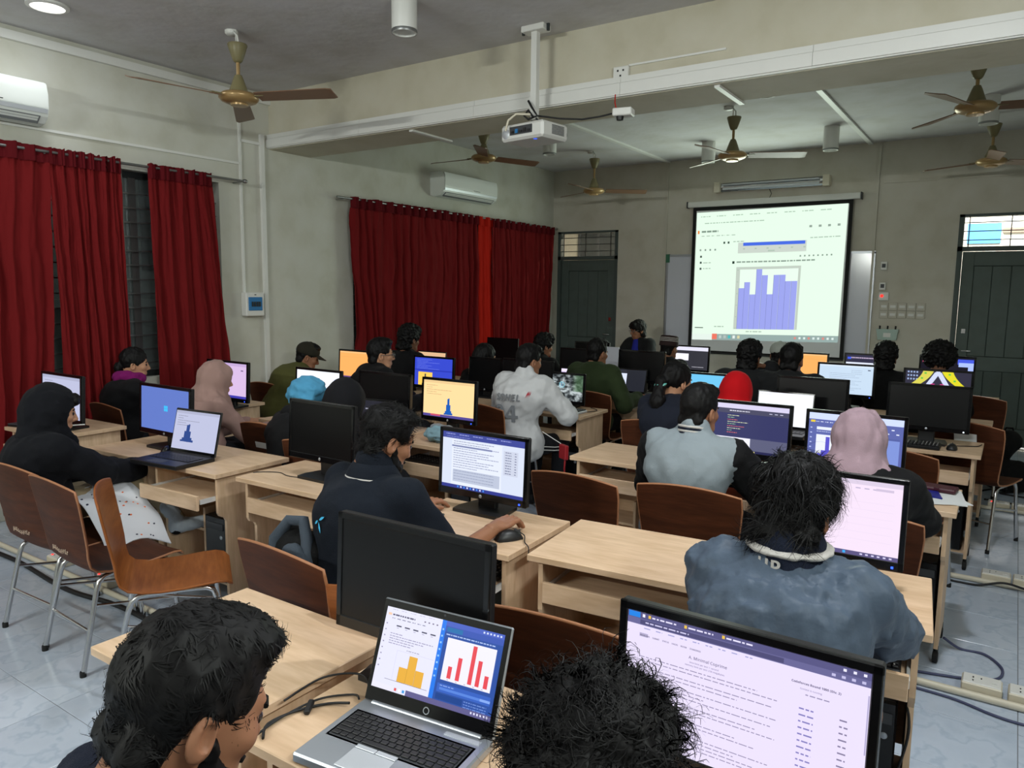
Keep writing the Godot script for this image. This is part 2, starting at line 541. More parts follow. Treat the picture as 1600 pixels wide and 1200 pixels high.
func room() -> void:
	# floor: bedding with tiles of 0.407 m on it
	var fl := struct("floor", bx(G.new(), LX - 0.2, RX + 0.2, -0.2, -0.0025, BZ - 2.7, NZ + 0.2).mesh(), M.grout, "white marble tile floor")
	var s := 0.407
	var tiles := []
	var cam_xf := Transform3D(Basis.from_euler(Vector3(deg_to_rad(-7.102), deg_to_rad(33.943), deg_to_rad(0.666))), Vector3(0, 1.7, 0)).affine_inverse()
	var ix0 := int(floor((LX + 3.123) / s))
	for ix in range(ix0, 12):
		for iz in range(-22, 10):
			var x0 := maxf(-3.123 + ix * s, LX)
			var x1 := minf(-3.123 + (ix + 1) * s, RX)
			var z0 := maxf(-1.34 + iz * s, BZ)
			var z1 := minf(-1.34 + (iz + 1) * s, NZ)
			if x1 - x0 < 0.02 or z1 - z0 < 0.02: continue
			var c := cam_xf * Vector3((x0 + x1) / 2, 0, (z0 + z1) / 2)
			var near := 0.0
			if c.z < -0.3:
				var u := c.x / -c.z * 1164.0
				var w := -c.y / -c.z * 1164.0
				if absf(u) < 860 and w < 640:
					near = 1.0 / (c.z * c.z)
			tiles.append([near, x0, x1, z0, z1, ix, iz])
	tiles.sort_custom(func(a, b): return a[0] > b[0])
	var tile_mesh := G.new().bbox(Vector3(0, -0.005, 0), Vector3(s - 0.003, 0.01, s - 0.003), 0.0012).mesh()
	var rest := G.new()
	var kinds := ["floor_marble", "floor_marble_b", "floor_marble_c"]
	for k in tiles.size():
		var q: Array = tiles[k]
		if k < 290 and q[0] > 0:
			var whole: bool = q[2] - q[1] > s - 0.01 and q[4] - q[3] > s - 0.01
			var at := Vector3((q[1] + q[2]) / 2, 0, (q[3] + q[4]) / 2)
			if whole:
				part(fl, "tile", tile_mesh, M[kinds[(q[5] * 7 + q[6] * 3 + 60) % 3]], xf(at))
			else:
				part(fl, "tile", G.new().bbox(at + Vector3(0, -0.005, 0), Vector3(q[2] - q[1] - 0.003, 0.01, q[4] - q[3] - 0.003), 0.0012).mesh(), M["floor_marble"])
		else:
			bx(rest, q[1] + 0.0015, q[2] - 0.0015, -0.01, 0, q[3] + 0.0015, q[4] - 0.0015)
	var ro := part(fl, "far_tiles", rest.mesh(), M["floor_marble"])
	ro.set_meta("kind", "stuff")

	# ceiling and beam
	struct("ceiling", bx(G.new(), LX - 0.2, RX + 0.2, CH, CH + 0.2, BZ - 2.7, NZ + 0.2).mesh(), M.ceiling_paint, "white painted ceiling")
	struct("trim_1", bx(G.new(), LX, RX, 3.0, CH, -4.73, -5.22).mesh(), M.beam_paint, "deep ceiling beam across the room")
	# walls
	var g := G.new()
	bx(g, LX - 0.2, LX, 0, CH, NZ, -1.2)
	bx(g, LX - 0.2, LX, 0, 0.95, -1.2, -4.17)
	bx(g, LX - 0.2, LX, 2.63, CH, -1.2, -4.17)
	bx(g, LX - 0.2, LX, 0, CH, -4.17, -5.78)
	bx(g, LX - 0.2, LX, 0, 0.95, -5.78, -9.62)
	bx(g, LX - 0.2, LX, 2.6, CH, -5.78, -9.62)
	bx(g, LX - 0.2, LX, 0, CH, -9.62, BZ)
	struct("wall_left", g.mesh(), M.wall_paint, "off-white painted wall with curtained windows")
	g = G.new()
	bx(g, LX - 0.2, -5.89, 0, CH, BZ, BZ - 0.2)
	bx(g, -5.89, -4.88, 2.6, CH, BZ, BZ - 0.2)
	bx(g, -4.88, -0.62, 0, CH, BZ, BZ - 0.2)
	bx(g, -0.62, 0.45, 2.62, CH, BZ, BZ - 0.2)
	bx(g, 0.45, RX + 0.2, 0, CH, BZ, BZ - 0.2)
	struct("wall_back", g.mesh(), M.wall_back_paint, "dim front wall with the projection screen")
	struct("wall_right", bx(G.new(), RX, RX + 0.2, 0, CH, BZ, NZ).mesh(), M.wall_paint)
	struct("wall_rear", bx(G.new(), LX, RX, 0, CH, NZ, NZ + 0.2).mesh(), M.wall_paint)
	# corridor beyond the back wall
	g = G.new()
	bx(g, -8.4, RX + 0.2, 0, CH, BZ - 2.5, BZ - 2.7)
	bx(g, -8.6, -8.4, 0, CH, BZ - 0.2, BZ - 2.7)
	bx(g, -8.4, LX - 0.2, 0, CH, BZ, BZ - 0.2)
	bx(g, -8.4, LX - 0.2, CH, CH + 0.2, BZ, BZ - 2.7)
	bx(g, -8.4, LX - 0.2, -0.2, 0, BZ, BZ - 2.7)
	bx(g, RX + 0.2, RX + 0.4, 0, CH, BZ - 0.2, BZ - 2.7)
	struct("wall_corridor", g.mesh(), M.wall_paint, "pale corridor wall seen through the door transoms")
	# conduits and mouldings on the left wall
	struct("trim_2", bx(G.new(), LX, LX + 0.035, 3.40, 3.46, NZ, -4.73).mesh(), M.white_plastic, "white cable trunking along the ceiling edge")
	struct("trim_3", bx(G.new(), LX, LX + 0.016, 2.815, 2.835, -2.2, -4.38).mesh(), M.white_plastic, "thin white conduit along the wall")
	struct("trim_4", bx(G.new(), LX, LX + 0.018, 1.66, 3.3, -4.385, -4.405).mesh(), M.white_plastic, "white conduit dropping to the breaker box")
	struct("trim_5", bx(G.new(), LX, LX + 0.03, 0.0, 3.12, -4.61, -4.65).mesh(), M.white_plastic, "white vertical trunking beside the beam end")
	struct("trim_6", bx(G.new(), LX, LX + 0.018, 3.02, 3.045, -4.4, -4.61).mesh(), M.white_plastic)
	# trunking on the beam, in lengths
	g = G.new()
	var tr := struct("trim_7", bx(G.new(), LX, RX, 3.004, 3.012, -4.70, -4.73).mesh(), M.white_plastic, "white cable trunking along the lower edge of the beam")
	for k in 6:
		var a := LX + k * (RX - LX) / 6.0
		part(tr, "trunking_length", bx(G.new(), a + 0.001, a + (RX - LX) / 6.0 - 0.001, 3.012, 3.088, -4.688, -4.73).mesh(), M.white_plastic)
		part(tr, "trunking_length", bx(G.new(), a + 0.001, a + (RX - LX) / 6.0 - 0.001, 3.092, 3.13, -4.698, -4.73).mesh(), M.white_plastic)
	struct("trim_8", bx(G.new(), -2.27, -1.615, 3.195, 3.207, -4.72, -4.73).mesh(), M.white_plastic, "short conduit on the beam face")
	struct("trim_9", bx(G.new(), -1.69, -1.655, 2.985, 3.0, -4.75, -5.27).mesh(), M.white_plastic)
	struct("trim_10", bx(G.new(), -4.24, -4.20, 2.985, 3.0, -4.75, -5.27).mesh(), M.white_plastic)
	# ceiling joint strips in the far half and the wall strips they run down to
	struct("trim_11", bx(G.new(), -1.62, -1.57, 3.478, CH, -5.3, BZ).mesh(), M.white_plastic, "joint strip on the far ceiling")
	struct("trim_12", bx(G.new(), -4.17, -4.12, 3.478, CH, -5.3, BZ).mesh(), M.white_plastic, "joint strip on the far ceiling near the curtains")
	struct("trim_13", bx(G.new(), -1.50, -1.475, 0.0, 3.46, BZ, BZ + 0.03).mesh(), M.wall_back_paint, "vertical conduit right of the whiteboard")
	struct("trim_14", bx(G.new(), -4.15, -4.13, 0.0, 3.46, BZ, BZ + 0.02).mesh(), M.wall_back_paint, "vertical conduit left of the whiteboard")
	struct("trim_15", bx(G.new(), -1.42, 1.3, 3.02, 3.035, BZ, BZ + 0.012).mesh(), M.wall_back_paint)
	window("window_1", -1.2, -4.17, 0.95, 2.63)
	window("window_2", -5.78, -9.62, 0.95, 2.6)
	door("door_1", -5.89, -4.88, 2.2, 2.6, 1)
	door("door_2", -0.62, 0.45, 2.23, 2.62, -1)
	# what is seen through the transoms and the window
	var nb := single("notice_board", "blue notice board in the corridor, seen through the right transom", "board", G.new().bbox(Vector3.ZERO, Vector3(0.4, 0.28, 0.03), 0.004).mesh(), M.notice_blue, Vector3(-0.466, 2.575, BZ - 2.48))
	single("corridor_shelf", "brown wall ledge in the corridor beside the blue notice board", "ledge", G.new().bbox(Vector3.ZERO, Vector3(0.9, 0.07, 0.05), 0.004).mesh(), M.board_brown, Vector3(0.2, 2.61, BZ - 2.475))
	g = G.new()
	bx(g, -0.42, 0.42, 0, 0.62, 0, 0.02)
	var dw := thing("corridor_window", "dark framed window in the corridor, seen through the left transom", "window", Vector3(-6.5, 2.3, BZ - 2.5))
	part(dw, "pane", bx(G.new(), -0.38, 0.38, 0.04, 0.62, 0.005, 0.012).mesh(), M.steel_dark)
	for e in [[-0.42, -0.37, 0, 0.66], [0.37, 0.42, 0, 0.66], [-0.42, 0.42, 0, 0.05], [-0.42, 0.42, 0.61, 0.66], [-0.02, 0.02, 0, 0.66]]:
		part(dw, "frame_bar", bx(G.new(), e[0], e[1], e[2], e[3], 0.003, 0.03).mesh(), M.grey_plastic)
	for q in [[-0.3, "right"], [-5.2, "left"]]:
		var cl := thing("corridor_tube_lamp", "lit tube lamp on the corridor ceiling behind the %s door" % q[1], "lamp", Vector3(q[0], 3.28, BZ - 1.33))
		part(cl, "tube", G.new().tube([Vector3(-0.58, 0.04, 0), Vector3(0.58, 0.04, 0)], 0.014, 10).mesh(), M.tube_glow)
		part(cl, "batten", bx(G.new(), -0.62, 0.62, 0.06, 0.22, -0.03, 0.03).mesh(), M.white_plastic)
	# neighbouring house outside the left windows
	g = G.new()
	bx(g, -9.2, -8.9, -0.4, 6.0, 0, -9.9)
	var hs := thing("neighbour_house", "grey plastered house wall outside the left windows at night", "building", Vector3.ZERO)
	part(hs, "wall", g.mesh(), M.outside_plaster)
	for k in 4:
		part(hs, "window_pane", bx(G.new(), -8.9, -8.88, 1.9, 3.0, -3.0 - k * 2.1, -4.0 - k * 2.1).mesh(), M.steel_dark)
	part(hs, "ledge", bx(G.new(), -8.9, -8.6, 1.45, 1.55, 0, -9.9).mesh(), M.outside_plaster)
	part(hs, "ground", bx(G.new(), -8.9, -6.18, -0.4, -0.2, 0, -9.9).mesh(), M.outside_plaster)
	var yl := thing("yard_lamp", "lamp head above the yard outside the window", "lamp", Vector3(-7.6, 3.6, -3.4))
	part(yl, "shade", bx(G.new(), -0.27, 0.27, 0.03, 0.09, -0.27, 0.27).mesh(), M.steel_dark)
	part(yl, "glow", bx(G.new(), -0.25, 0.25, 0.01, 0.03, -0.25, 0.25).mesh(), M.tube_glow)
	part(yl, "arm", G.new().tube([Vector3(0, 0.06, 0), Vector3(-1.3, 0.25, 0)], 0.025, 8).mesh(), M.steel_dark)

func window(called: String, z0: float, z1: float, y0: float, y1: float) -> void:
	# recessed steel window with panes and a burglar grille
	var w := Node3D.new()
	w.name = called
	add_child(w)
	w.set_meta("kind", "structure")
	var x := LX - 0.12
	for e in [[z0, z1, y0, y0 + 0.05], [z0, z1, y1 - 0.05, y1], [z0, z0 - 0.05, y0, y1], [z1 + 0.05, z1, y0, y1]]:
		part(w, "window_frame", bx(G.new(), x - 0.03, x + 0.03, e[2], e[3], e[0], e[1]).mesh(), M.steel_dark)
	var n := 4 if z0 - z1 < 3.2 else 6
	var dz := (z0 - z1) / n
	for k in n:
		var a := z0 - k * dz
		part(w, "pane", bx(G.new(), x - 0.003, x + 0.003, y0 + 0.05, y1 - 0.05, a - 0.02, a - dz + 0.02).mesh(), M.pane)
		if k > 0:
			part(w, "mullion", bx(G.new(), x - 0.025, x + 0.025, y0, y1, a - 0.03, a + 0.03).mesh(), M.steel)
	var bars := int((y1 - y0) / 0.115)
	for k in range(1, bars):
		part(w, "grille_bar", bx(G.new(), x + 0.06, x + 0.072, y0 + k * 0.115, y0 + k * 0.115 + 0.011, z0, z1).mesh(), M.steel)
	for k in range(1, n * 2):
		part(w, "grille_upright", bx(G.new(), x + 0.072, x + 0.084, y0, y1, z0 - k * dz / 2 + 0.11, z0 - k * dz / 2 + 0.122).mesh(), M.steel)

func door(called: String, x0: float, x1: float, yd: float, yt: float, knob: int) -> void:
	var d := Node3D.new()
	d.name = called
	add_child(d)
	d.set_meta("kind", "structure")
	var z := BZ - 0.05
	# frame
	for e in [[x0, x0 + 0.05, 0.0, yt], [x1 - 0.05, x1, 0.0, yt], [x0, x1, yt - 0.03, yt], [x0, x1, yd - 0.02, yd + 0.03]]:
		part(d, "door_frame", bx(G.new(), e[0], e[1], e[2], e[3], z - 0.05, z + 0.055).mesh(), M.door_frame)
	# transom glass and grille
	part(d, "pane", bx(G.new(), x0 + 0.05, x1 - 0.05, yd + 0.03, yt - 0.03, z - 0.004, z + 0.0).mesh(), M.pane)
	for k in range(1, 4):
		part(d, "grille_bar", bx(G.new(), x0 + 0.05, x1 - 0.05, yd + k * (yt - yd) / 4.0, yd + k * (yt - yd) / 4.0 + 0.01, z + 0.02, z + 0.03).mesh(), M.steel_dark)
	for k in [0.09, 0.46, 0.87]:
		part(d, "grille_upright", bx(G.new(), lerpf(x0, x1, k), lerpf(x0, x1, k) + 0.011, yd, yt, z + 0.03, z + 0.04).mesh(), M.steel_dark)
	# leaf: stiles and rails round recessed planks
	var a := x0 + 0.055
	var b := x1 - 0.055
	var y1 := yd - 0.025
	for e in [[a, a + 0.12, 0.025, y1], [b - 0.12, b, 0.025, y1], [a + 0.12, b - 0.12, y1 - 0.16, y1], [a + 0.12, b - 0.12, 0.86, 1.02], [a + 0.12, b - 0.12, 0.025, 0.22]]:
		part(d, "rail", G.new().bbox(Vector3((e[0] + e[1]) / 2, (e[2] + e[3]) / 2, z - 0.005), Vector3(e[1] - e[0], e[3] - e[2], 0.045), 0.003).mesh(), M.door_green)
	part(d, "leaf_back", bx(G.new(), a, b, 0.025, y1, z - 0.045, z - 0.028).mesh(), M.door_green)
	for r in [[1.02, y1 - 0.16], [0.22, 0.86]]:
		for k in 4:
			var w: float = (b - a - 0.24) / 4.0
			part(d, "plank", G.new().bbox(Vector3(a + 0.12 + (k + 0.5) * w, (r[0] + r[1]) / 2, z - 0.012), Vector3(w - 0.004, r[1] - r[0] - 0.006, 0.03), 0.004).mesh(), M.door_green)
	var kx := b - 0.06 if knob > 0 else a + 0.07
	part(d, "door_handle", G.new().tube([Vector3(kx, 1.08, z + 0.018), Vector3(kx, 1.08, z + 0.06), Vector3(kx - 0.09 * knob, 1.08, z + 0.06)], 0.009, 8).mesh(), M.chrome)
	part(d, "latch_plate", bx(G.new(), kx - 0.02, kx + 0.02, 1.28, 1.33, z + 0.017, z + 0.03).mesh(), M.chrome)

# ---------------------------------------------------------------- things fixed to walls and ceiling
func curtain(label: String, z0: float, z1: float, zb0: float, zb1: float, ytop: float, ybot: float, folds: int, mtl: String, seed_: int, amp := 0.045, hem := "curtain_hem") -> void:
	var n := noise(seed_, 1.0, 2)
	var x0 := LX + 0.115
	var cloth := func(u: float, v: float) -> Vector3:
		var y := lerpf(ytop - 0.11, ybot, v)
		var w := u + 0.012 * n.get_noise_2d(u * 9.0, v * 2.0)
		var z := lerpf(lerpf(z0, z1, w), lerpf(zb0, zb1, w), v)
		var a := amp * (0.55 + 0.45 * n.get_noise_2d(u * 7.0 + 3.0, 5.0)) * (0.6 + 0.4 * v)
		var ph := folds * TAU * (u + 0.05 * n.get_noise_2d(u * 3.0, v * 0.8 + 9.0))
		var f := sin(ph) * a + 0.35 * a * sin(ph * 2.3 + 1.0 + v) + 0.012 * n.get_noise_2d(u * 30.0, v * 6.0)
		return Vector3(x0 + f, y + 0.01 * n.get_noise_2d(u * 6.0, 20.0) * v, z)
	var head := func(u: float, v: float) -> Vector3:
		var y := lerpf(ytop + 0.012 * n.get_noise_2d(u * 14.0, 31.0), ytop - 0.115, v)
		var ph := folds * TAU * (u + 0.05 * n.get_noise_2d(u * 3.0, 9.0))
		var f := sin(ph) * amp * 0.45 + 0.012 * sin(ph * 3.0)
		return Vector3(x0 + 0.012 + f, y, lerpf(z0, z1, u))
	var c := thing("curtain", label, "curtain", Vector3.ZERO)
	part(c, "cloth", G.new().grid(folds * 14, 26, cloth, 0.004).mesh(), M[mtl])
	part(c, "header_band", G.new().grid(folds * 10, 3, head, 0.004).mesh(), M[hem])

func rod(label: String, z0: float, z1: float, y: float) -> void:
	var r := thing("curtain_rod", label, "rod", Vector3.ZERO)
	var x := LX + 0.115
	part(r, "rod", G.new().tube([Vector3(x, y, z0), Vector3(x, y, z1)], 0.011, 10).mesh(), M.steel)
	for z in [z1 + 0.04, lerpf(z0, z1, 0.5), z0 - 0.1]:
		part(r, "bracket", G.new().tube([Vector3(LX, y - 0.01, z), Vector3(x, y - 0.01, z)], 0.008, 8).mesh(), M.steel)
	part(r, "finial", G.new().lathe([Vector2(0, -0.025), Vector2(0.018, -0.015), Vector2(0.02, 0.01), Vector2(0.011, 0.025), Vector2(0, 0.025)], 12, Transform3D(Basis(Vector3.RIGHT, -PI / 2), Vector3(x, y, z1))).mesh(), M.steel)

func fixtures() -> void:
	rod("steel curtain rod over the near left window", -1.0, -4.36, 2.655)
	rod("steel curtain rod over the far left window", -5.46, -9.87, 2.64)
	curtain("red curtain at the left picture edge, covering the near window", -1.1, -2.72, -1.1, -2.63, 2.69, 0.4, 10, "curtain_red", 4, 0.05)
	curtain("bunched red curtain left of the open gap in the near window", -2.70, -3.22, -2.74, -3.24, 2.685, 0.4, 7, "curtain_red", 9, 0.042)
	curtain("narrow red curtain right of the open gap in the near window", -3.45, -4.03, -3.47, -4.19, 2.68, 0.4, 5, "curtain_red", 15, 0.04)
	curtain("wide dark red curtain on the far window, under the air conditioner", -5.66, -7.86, -5.72, -7.9, 2.66, 0.4, 16, "curtain_red", 23, 0.05)
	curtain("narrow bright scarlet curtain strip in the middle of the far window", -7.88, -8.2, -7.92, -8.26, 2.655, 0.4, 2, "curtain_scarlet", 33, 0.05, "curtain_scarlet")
	curtain("dark red curtain nearest the far corner door", -8.18, -9.80, -8.24, -9.72, 2.655, 0.4, 13, "curtain_red", 41, 0.05)
	air_con("white split air conditioner at the left picture edge above the red curtains", -2.68, 0.9, 2.83)
	air_con("white split air conditioner above the far window's curtains", -8.16, 1.09, 2.82)
	# ceiling fans
	fan("brown three-blade ceiling fan in front of the beam, largest of all", Vector3(-4.69, CH, -3.46), 0.46, 20.0, 0.74)
	fan("ceiling fan behind the beam, left of the projector", Vector3(-4.95, CH, -6.75), 0.36, -57.0, 0.68)
	fan("small far ceiling fan near the corner door", Vector3(-4.65, CH, -8.75), 0.5, -85.0, 0.68)
	fan("ceiling fan with lit underside in front of the projection screen", Vector3(-2.42, CH, -7.4), 0.46, -97.0, 0.68)
	fan("dark ceiling fan at the right picture edge, nearer of the two", Vector3(-0.37, CH, -6.6), 0.42, -110.0, 0.66)
	fan("dark far ceiling fan at the right edge above the bright transom", Vector3(-0.33, CH, -9.0), 0.46, 36.0, 0.66)
	# cylinder spot lamps (switched off)
	for q in [[Vector3(-3.33, CH, -3.69), 0.2, "white cylinder ceiling spot, switched off, in front of the beam"], [Vector3(-3.22, CH, -8.95), 0.24, "white cylinder ceiling spot left behind the lit fan"], [Vector3(-1.81, CH, -8.81), 0.25, "white cylinder ceiling spot above the tube lamp, right of the lit fan"], [Vector3(-4.72, CH, -7.75), 0.2, "white cylinder ceiling spot just behind the projector"], [Vector3(-0.35, CH, -8.2), 0.25, "white cylinder ceiling spot between the two fans at right"]]:
		var t := thing("cylinder_spot", q[2], "ceiling lamp", q[0])
		var h: float = q[1]
		part(t, "housing", G.new().lathe([Vector2(0, 0), Vector2(0.08, 0), Vector2(0.08, -h + 0.01), Vector2(0.077, -h), Vector2(0.07, -h), Vector2(0.066, -h + 0.05), Vector2(0, -h + 0.055)], 28).mesh(), M.white_plastic)
		part(t, "lens_ring", G.new().lathe([Vector2(0.08, -h), Vector2(0.082, -h + 0.012), Vector2(0.08, -h + 0.02)], 28).mesh(), M.steel)
	var ring := thing("recessed_spot", "round recessed ceiling spot, switched off, above the lit fan", "ceiling lamp", Vector3(-2.05, CH, -7.1))
	part(ring, "rim", G.new().lathe([Vector2(0.085, 0), Vector2(0.11, 0), Vector2(0.11, -0.012), Vector2(0.085, -0.016), Vector2(0.08, -0.004)], 28).mesh(), M.white_plastic)
	part(ring, "reflector", G.new().lathe([Vector2(0.085, -0.012), Vector2(0.05, -0.004), Vector2(0, -0.003)], 24).mesh(), M.steel_dark)
	# lit round lamps
	var k := 0
	for p in DOWNLIGHTS:
		var lb: String = ["lit round ceiling lamp at the top left corner", "lit round ceiling lamp above the middle desks", "lit round ceiling lamp above the right desks", "lit round ceiling lamp at left of the viewer", "lit round ceiling lamp behind the viewer at left", "lit round ceiling lamp behind the viewer at right"][k]
		var t := thing("round_lamp", lb, "ceiling lamp", Vector3(p.x, CH, p.y))
		part(t, "rim", G.new().lathe([Vector2(0.1, 0), Vector2(0.125, 0), Vector2(0.125, -0.012), Vector2(0.1, -0.018), Vector2(0.1, 0)], 32).mesh(), M.white_plastic)
		part(t, "diffuser", G.new().lathe([Vector2(0, -0.0), Vector2(0.1, -0.0), Vector2(0.1, -0.012), Vector2(0, -0.016)], 32).mesh(), M.lamp_glow)
		k += 1
	for q in [[Vector3(RX, 2.83, -0.9), -90.0, "lit tube lamp on the right wall, beside the viewer"], [Vector3(-3.0, 2.83, NZ), 180.0, "lit tube lamp on the rear wall, behind the viewer"]]:
		var t := thing("wall_tube_lamp", q[2], "lamp", q[0], q[1])
		part(t, "batten", bx(G.new(), -0.62, 0.62, -0.03, 0.03, 0.0, 0.045).mesh(), M.white_plastic)
		part(t, "tube", G.new().tube([Vector3(-0.58, 0, 0.07), Vector3(0.58, 0, 0.07)], 0.014, 10).mesh(), M.tube_glow)
		for s in [-1, 1]:
			part(t, "tube_holder", G.new().bbox(Vector3(0.6 * s, 0, 0.05), Vector3(0.03, 0.045, 0.07), 0.003).mesh(), M.white_plastic)
	projector()
	wall_front()
	# breaker box on the left wall
	var b := thing("breaker_box", "small white breaker box with blue lid on the left wall", "breaker box", Vector3(LX, 1.44, -4.46))
	part(b, "case", G.new().bbox(Vector3(0.04, 0.11, 0), Vector3(0.08, 0.22, 0.2), 0.008).mesh(), M.white_plastic)
	var lid := part(b, "lid", G.new().bbox(Vector3(0.082, 0.115, 0), Vector3(0.012, 0.125, 0.15), 0.004).mesh(), M.notice_blue)
	for q in 4:
		part(lid, "breaker", bx(G.new(), 0.086, 0.094, 0.09, 0.135, -0.05 + q * 0.026, -0.032 + q * 0.026).mesh(), M.steel_dark)
	part(b, "knob", bx(G.new(), 0.08, 0.086, 0.195, 0.203, -0.008, 0.008).mesh(), M.black_plastic)
	# socket on the beam
	var so := thing("wall_socket", "white socket plate on the beam face", "socket", Vector3(-2.32, 3.155, -4.73))
	part(so, "plate", G.new().bbox(Vector3(0, 0, 0.015), Vector3(0.11, 0.085, 0.03), 0.004).mesh(), M.white_plastic)
	for q in [Vector2(-0.02, 0.015), Vector2(0.02, 0.015), Vector2(0, -0.018)]:
		part(so, "hole", bx(G.new(), q.x - 0.006, q.x + 0.006, q.y - 0.006, q.y + 0.006, 0.029, 0.0315).mesh(), M.black_plastic)

func air_con(label: String, z_far: float, length: float, y: float) -> void:
	var a := thing("air_conditioner", label, "air conditioner", Vector3(LX, y, z_far + length / 2))
	var prof := PackedVector2Array([Vector2(0, 0.02), Vector2(0.06, 0), Vector2(0.15, 0.01), Vector2(0.2, 0.05), Vector2(0.22, 0.1), Vector2(0.222, 0.2), Vector2(0.205, 0.27), Vector2(0.17, 0.29), Vector2(0, 0.29)])
	part(a, "body", G.new().prism(prof, length).mesh(), M.ac_white)
	part(a, "front_panel", G.new().grid(1, 5, func(u, v): return Vector3([0.2215, 0.2255, 0.2265, 0.2265, 0.2225, 0.208][int(round(v * 5))], [0.105, 0.12, 0.15, 0.2, 0.24, 0.276][int(round(v * 5))], lerpf(-length / 2 + 0.008, length / 2 - 0.008, u)), 0.006).mesh(), M.ac_white)
	part(a, "trim_strip", G.new().box(Vector3(0.2185, 0.085, 0), Vector3(0.008, 0.03, length - 0.02), Basis(Vector3.BACK, -0.25)).mesh(), M.silver_light)
	part(a, "outlet", G.new().box(Vector3(0.176, 0.028, 0), Vector3(0.07, 0.006, length - 0.1), Basis(Vector3.BACK, 0.72)).mesh(), M.ac_grey)
	for k in 3:
		part(a, "vane", G.new().box(Vector3(0.16 + k * 0.016, 0.012 + k * 0.014, 0), Vector3(0.018, 0.003, length - 0.12), Basis(Vector3.BACK, 0.72)).mesh(), M.ac_white)
	part(a, "display", bx(G.new(), 0.226, 0.2285, 0.115, 0.14, -0.02, -0.16).mesh(), M.black_gloss)
	part(a, "badge", bx(G.new(), 0.2265, 0.2285, 0.17, 0.185, length / 2 - 0.13, length / 2 - 0.09).mesh(), M.grey_plastic)

func fan(label: String, at: Vector3, drop: float, turn: float, r: float) -> void:
	var f := thing("ceiling_fan", label, "fan", at)
	part(f, "canopy", G.new().lathe([Vector2(0, -0.10), Vector2(0.065, -0.10), Vector2(0.068, -0.108), Vector2(0.052, -0.16), Vector2(0.034, -0.21), Vector2(0.022, -0.225), Vector2(0, -0.225)], 24).mesh(), M.fan_olive)
	part(f, "hook", G.new().tube([Vector3(-0.012, 0, 0), Vector3(-0.012, -0.11, 0)], 0.006, 8).mesh(), M.white_plastic)
	part(f, "wire", G.new().tube([Vector3(-0.05, -0.005, 0), Vector3(-0.01, -0.02, 0.02), Vector3(0.016, -0.05, 0.01), Vector3(0.016, -0.11, 0)], 0.007, 8).mesh(), M.white_plastic)
	part(f, "ceiling_rose", G.new().lathe([Vector2(0, -0.03), Vector2(0.035, -0.03), Vector2(0.045, -0.018), Vector2(0.045, 0)], 18, Transform3D(Basis.IDENTITY, Vector3(-0.06, 0, 0))).mesh(), M.white_plastic)
	part(f, "rod", G.new().tube([Vector3(0, -0.2, 0), Vector3(0, -drop + 0.1, 0)], 0.013, 12).mesh(), M.fan_gold)
	var y := -drop
	part(f, "lower_cup", G.new().lathe([Vector2(0, y + 0.15), Vector2(0.024, y + 0.15), Vector2(0.035, y + 0.125), Vector2(0.058, y + 0.06), Vector2(0.068, y + 0.035), Vector2(0, y + 0.03)], 24).mesh(), M.fan_olive)
	part(f, "motor", G.new().lathe([Vector2(0, y + 0.03), Vector2(0.07, y + 0.032), Vector2(0.115, y + 0.025), Vector2(0.135, y + 0.01), Vector2(0.138, y - 0.008), Vector2(0.12, y - 0.03), Vector2(0.09, y - 0.042), Vector2(0.06, y - 0.046), Vector2(0.058, y - 0.058), Vector2(0, y - 0.06)], 32).mesh(), M.fan_gold)
	for k in 3:
		var an := deg_to_rad(turn) + TAU * k / 3
		var bas := Basis(Vector3.UP, an)
		var sheet := func(u: float, v: float) -> Vector3:
			var d := lerpf(0.15, r, u)
			var w := lerpf(0.055, 0.072, u) * (1.0 if u < 0.97 else 0.72)
			return bas * Vector3(d, y - 0.002 + (v - 0.5) * 0.03 - 0.006 * u, (v - 0.5) * 2.0 * w)
		var bl := part(f, "blade", G.new().grid(16, 4, sheet, 0.006).mesh(), M.fan_brown)
		part(bl, "blade_bracket", G.new().box(bas * Vector3(0.155, y + 0.001, 0), Vector3(0.1, 0.008, 0.045), bas).mesh(), M.fan_olive)

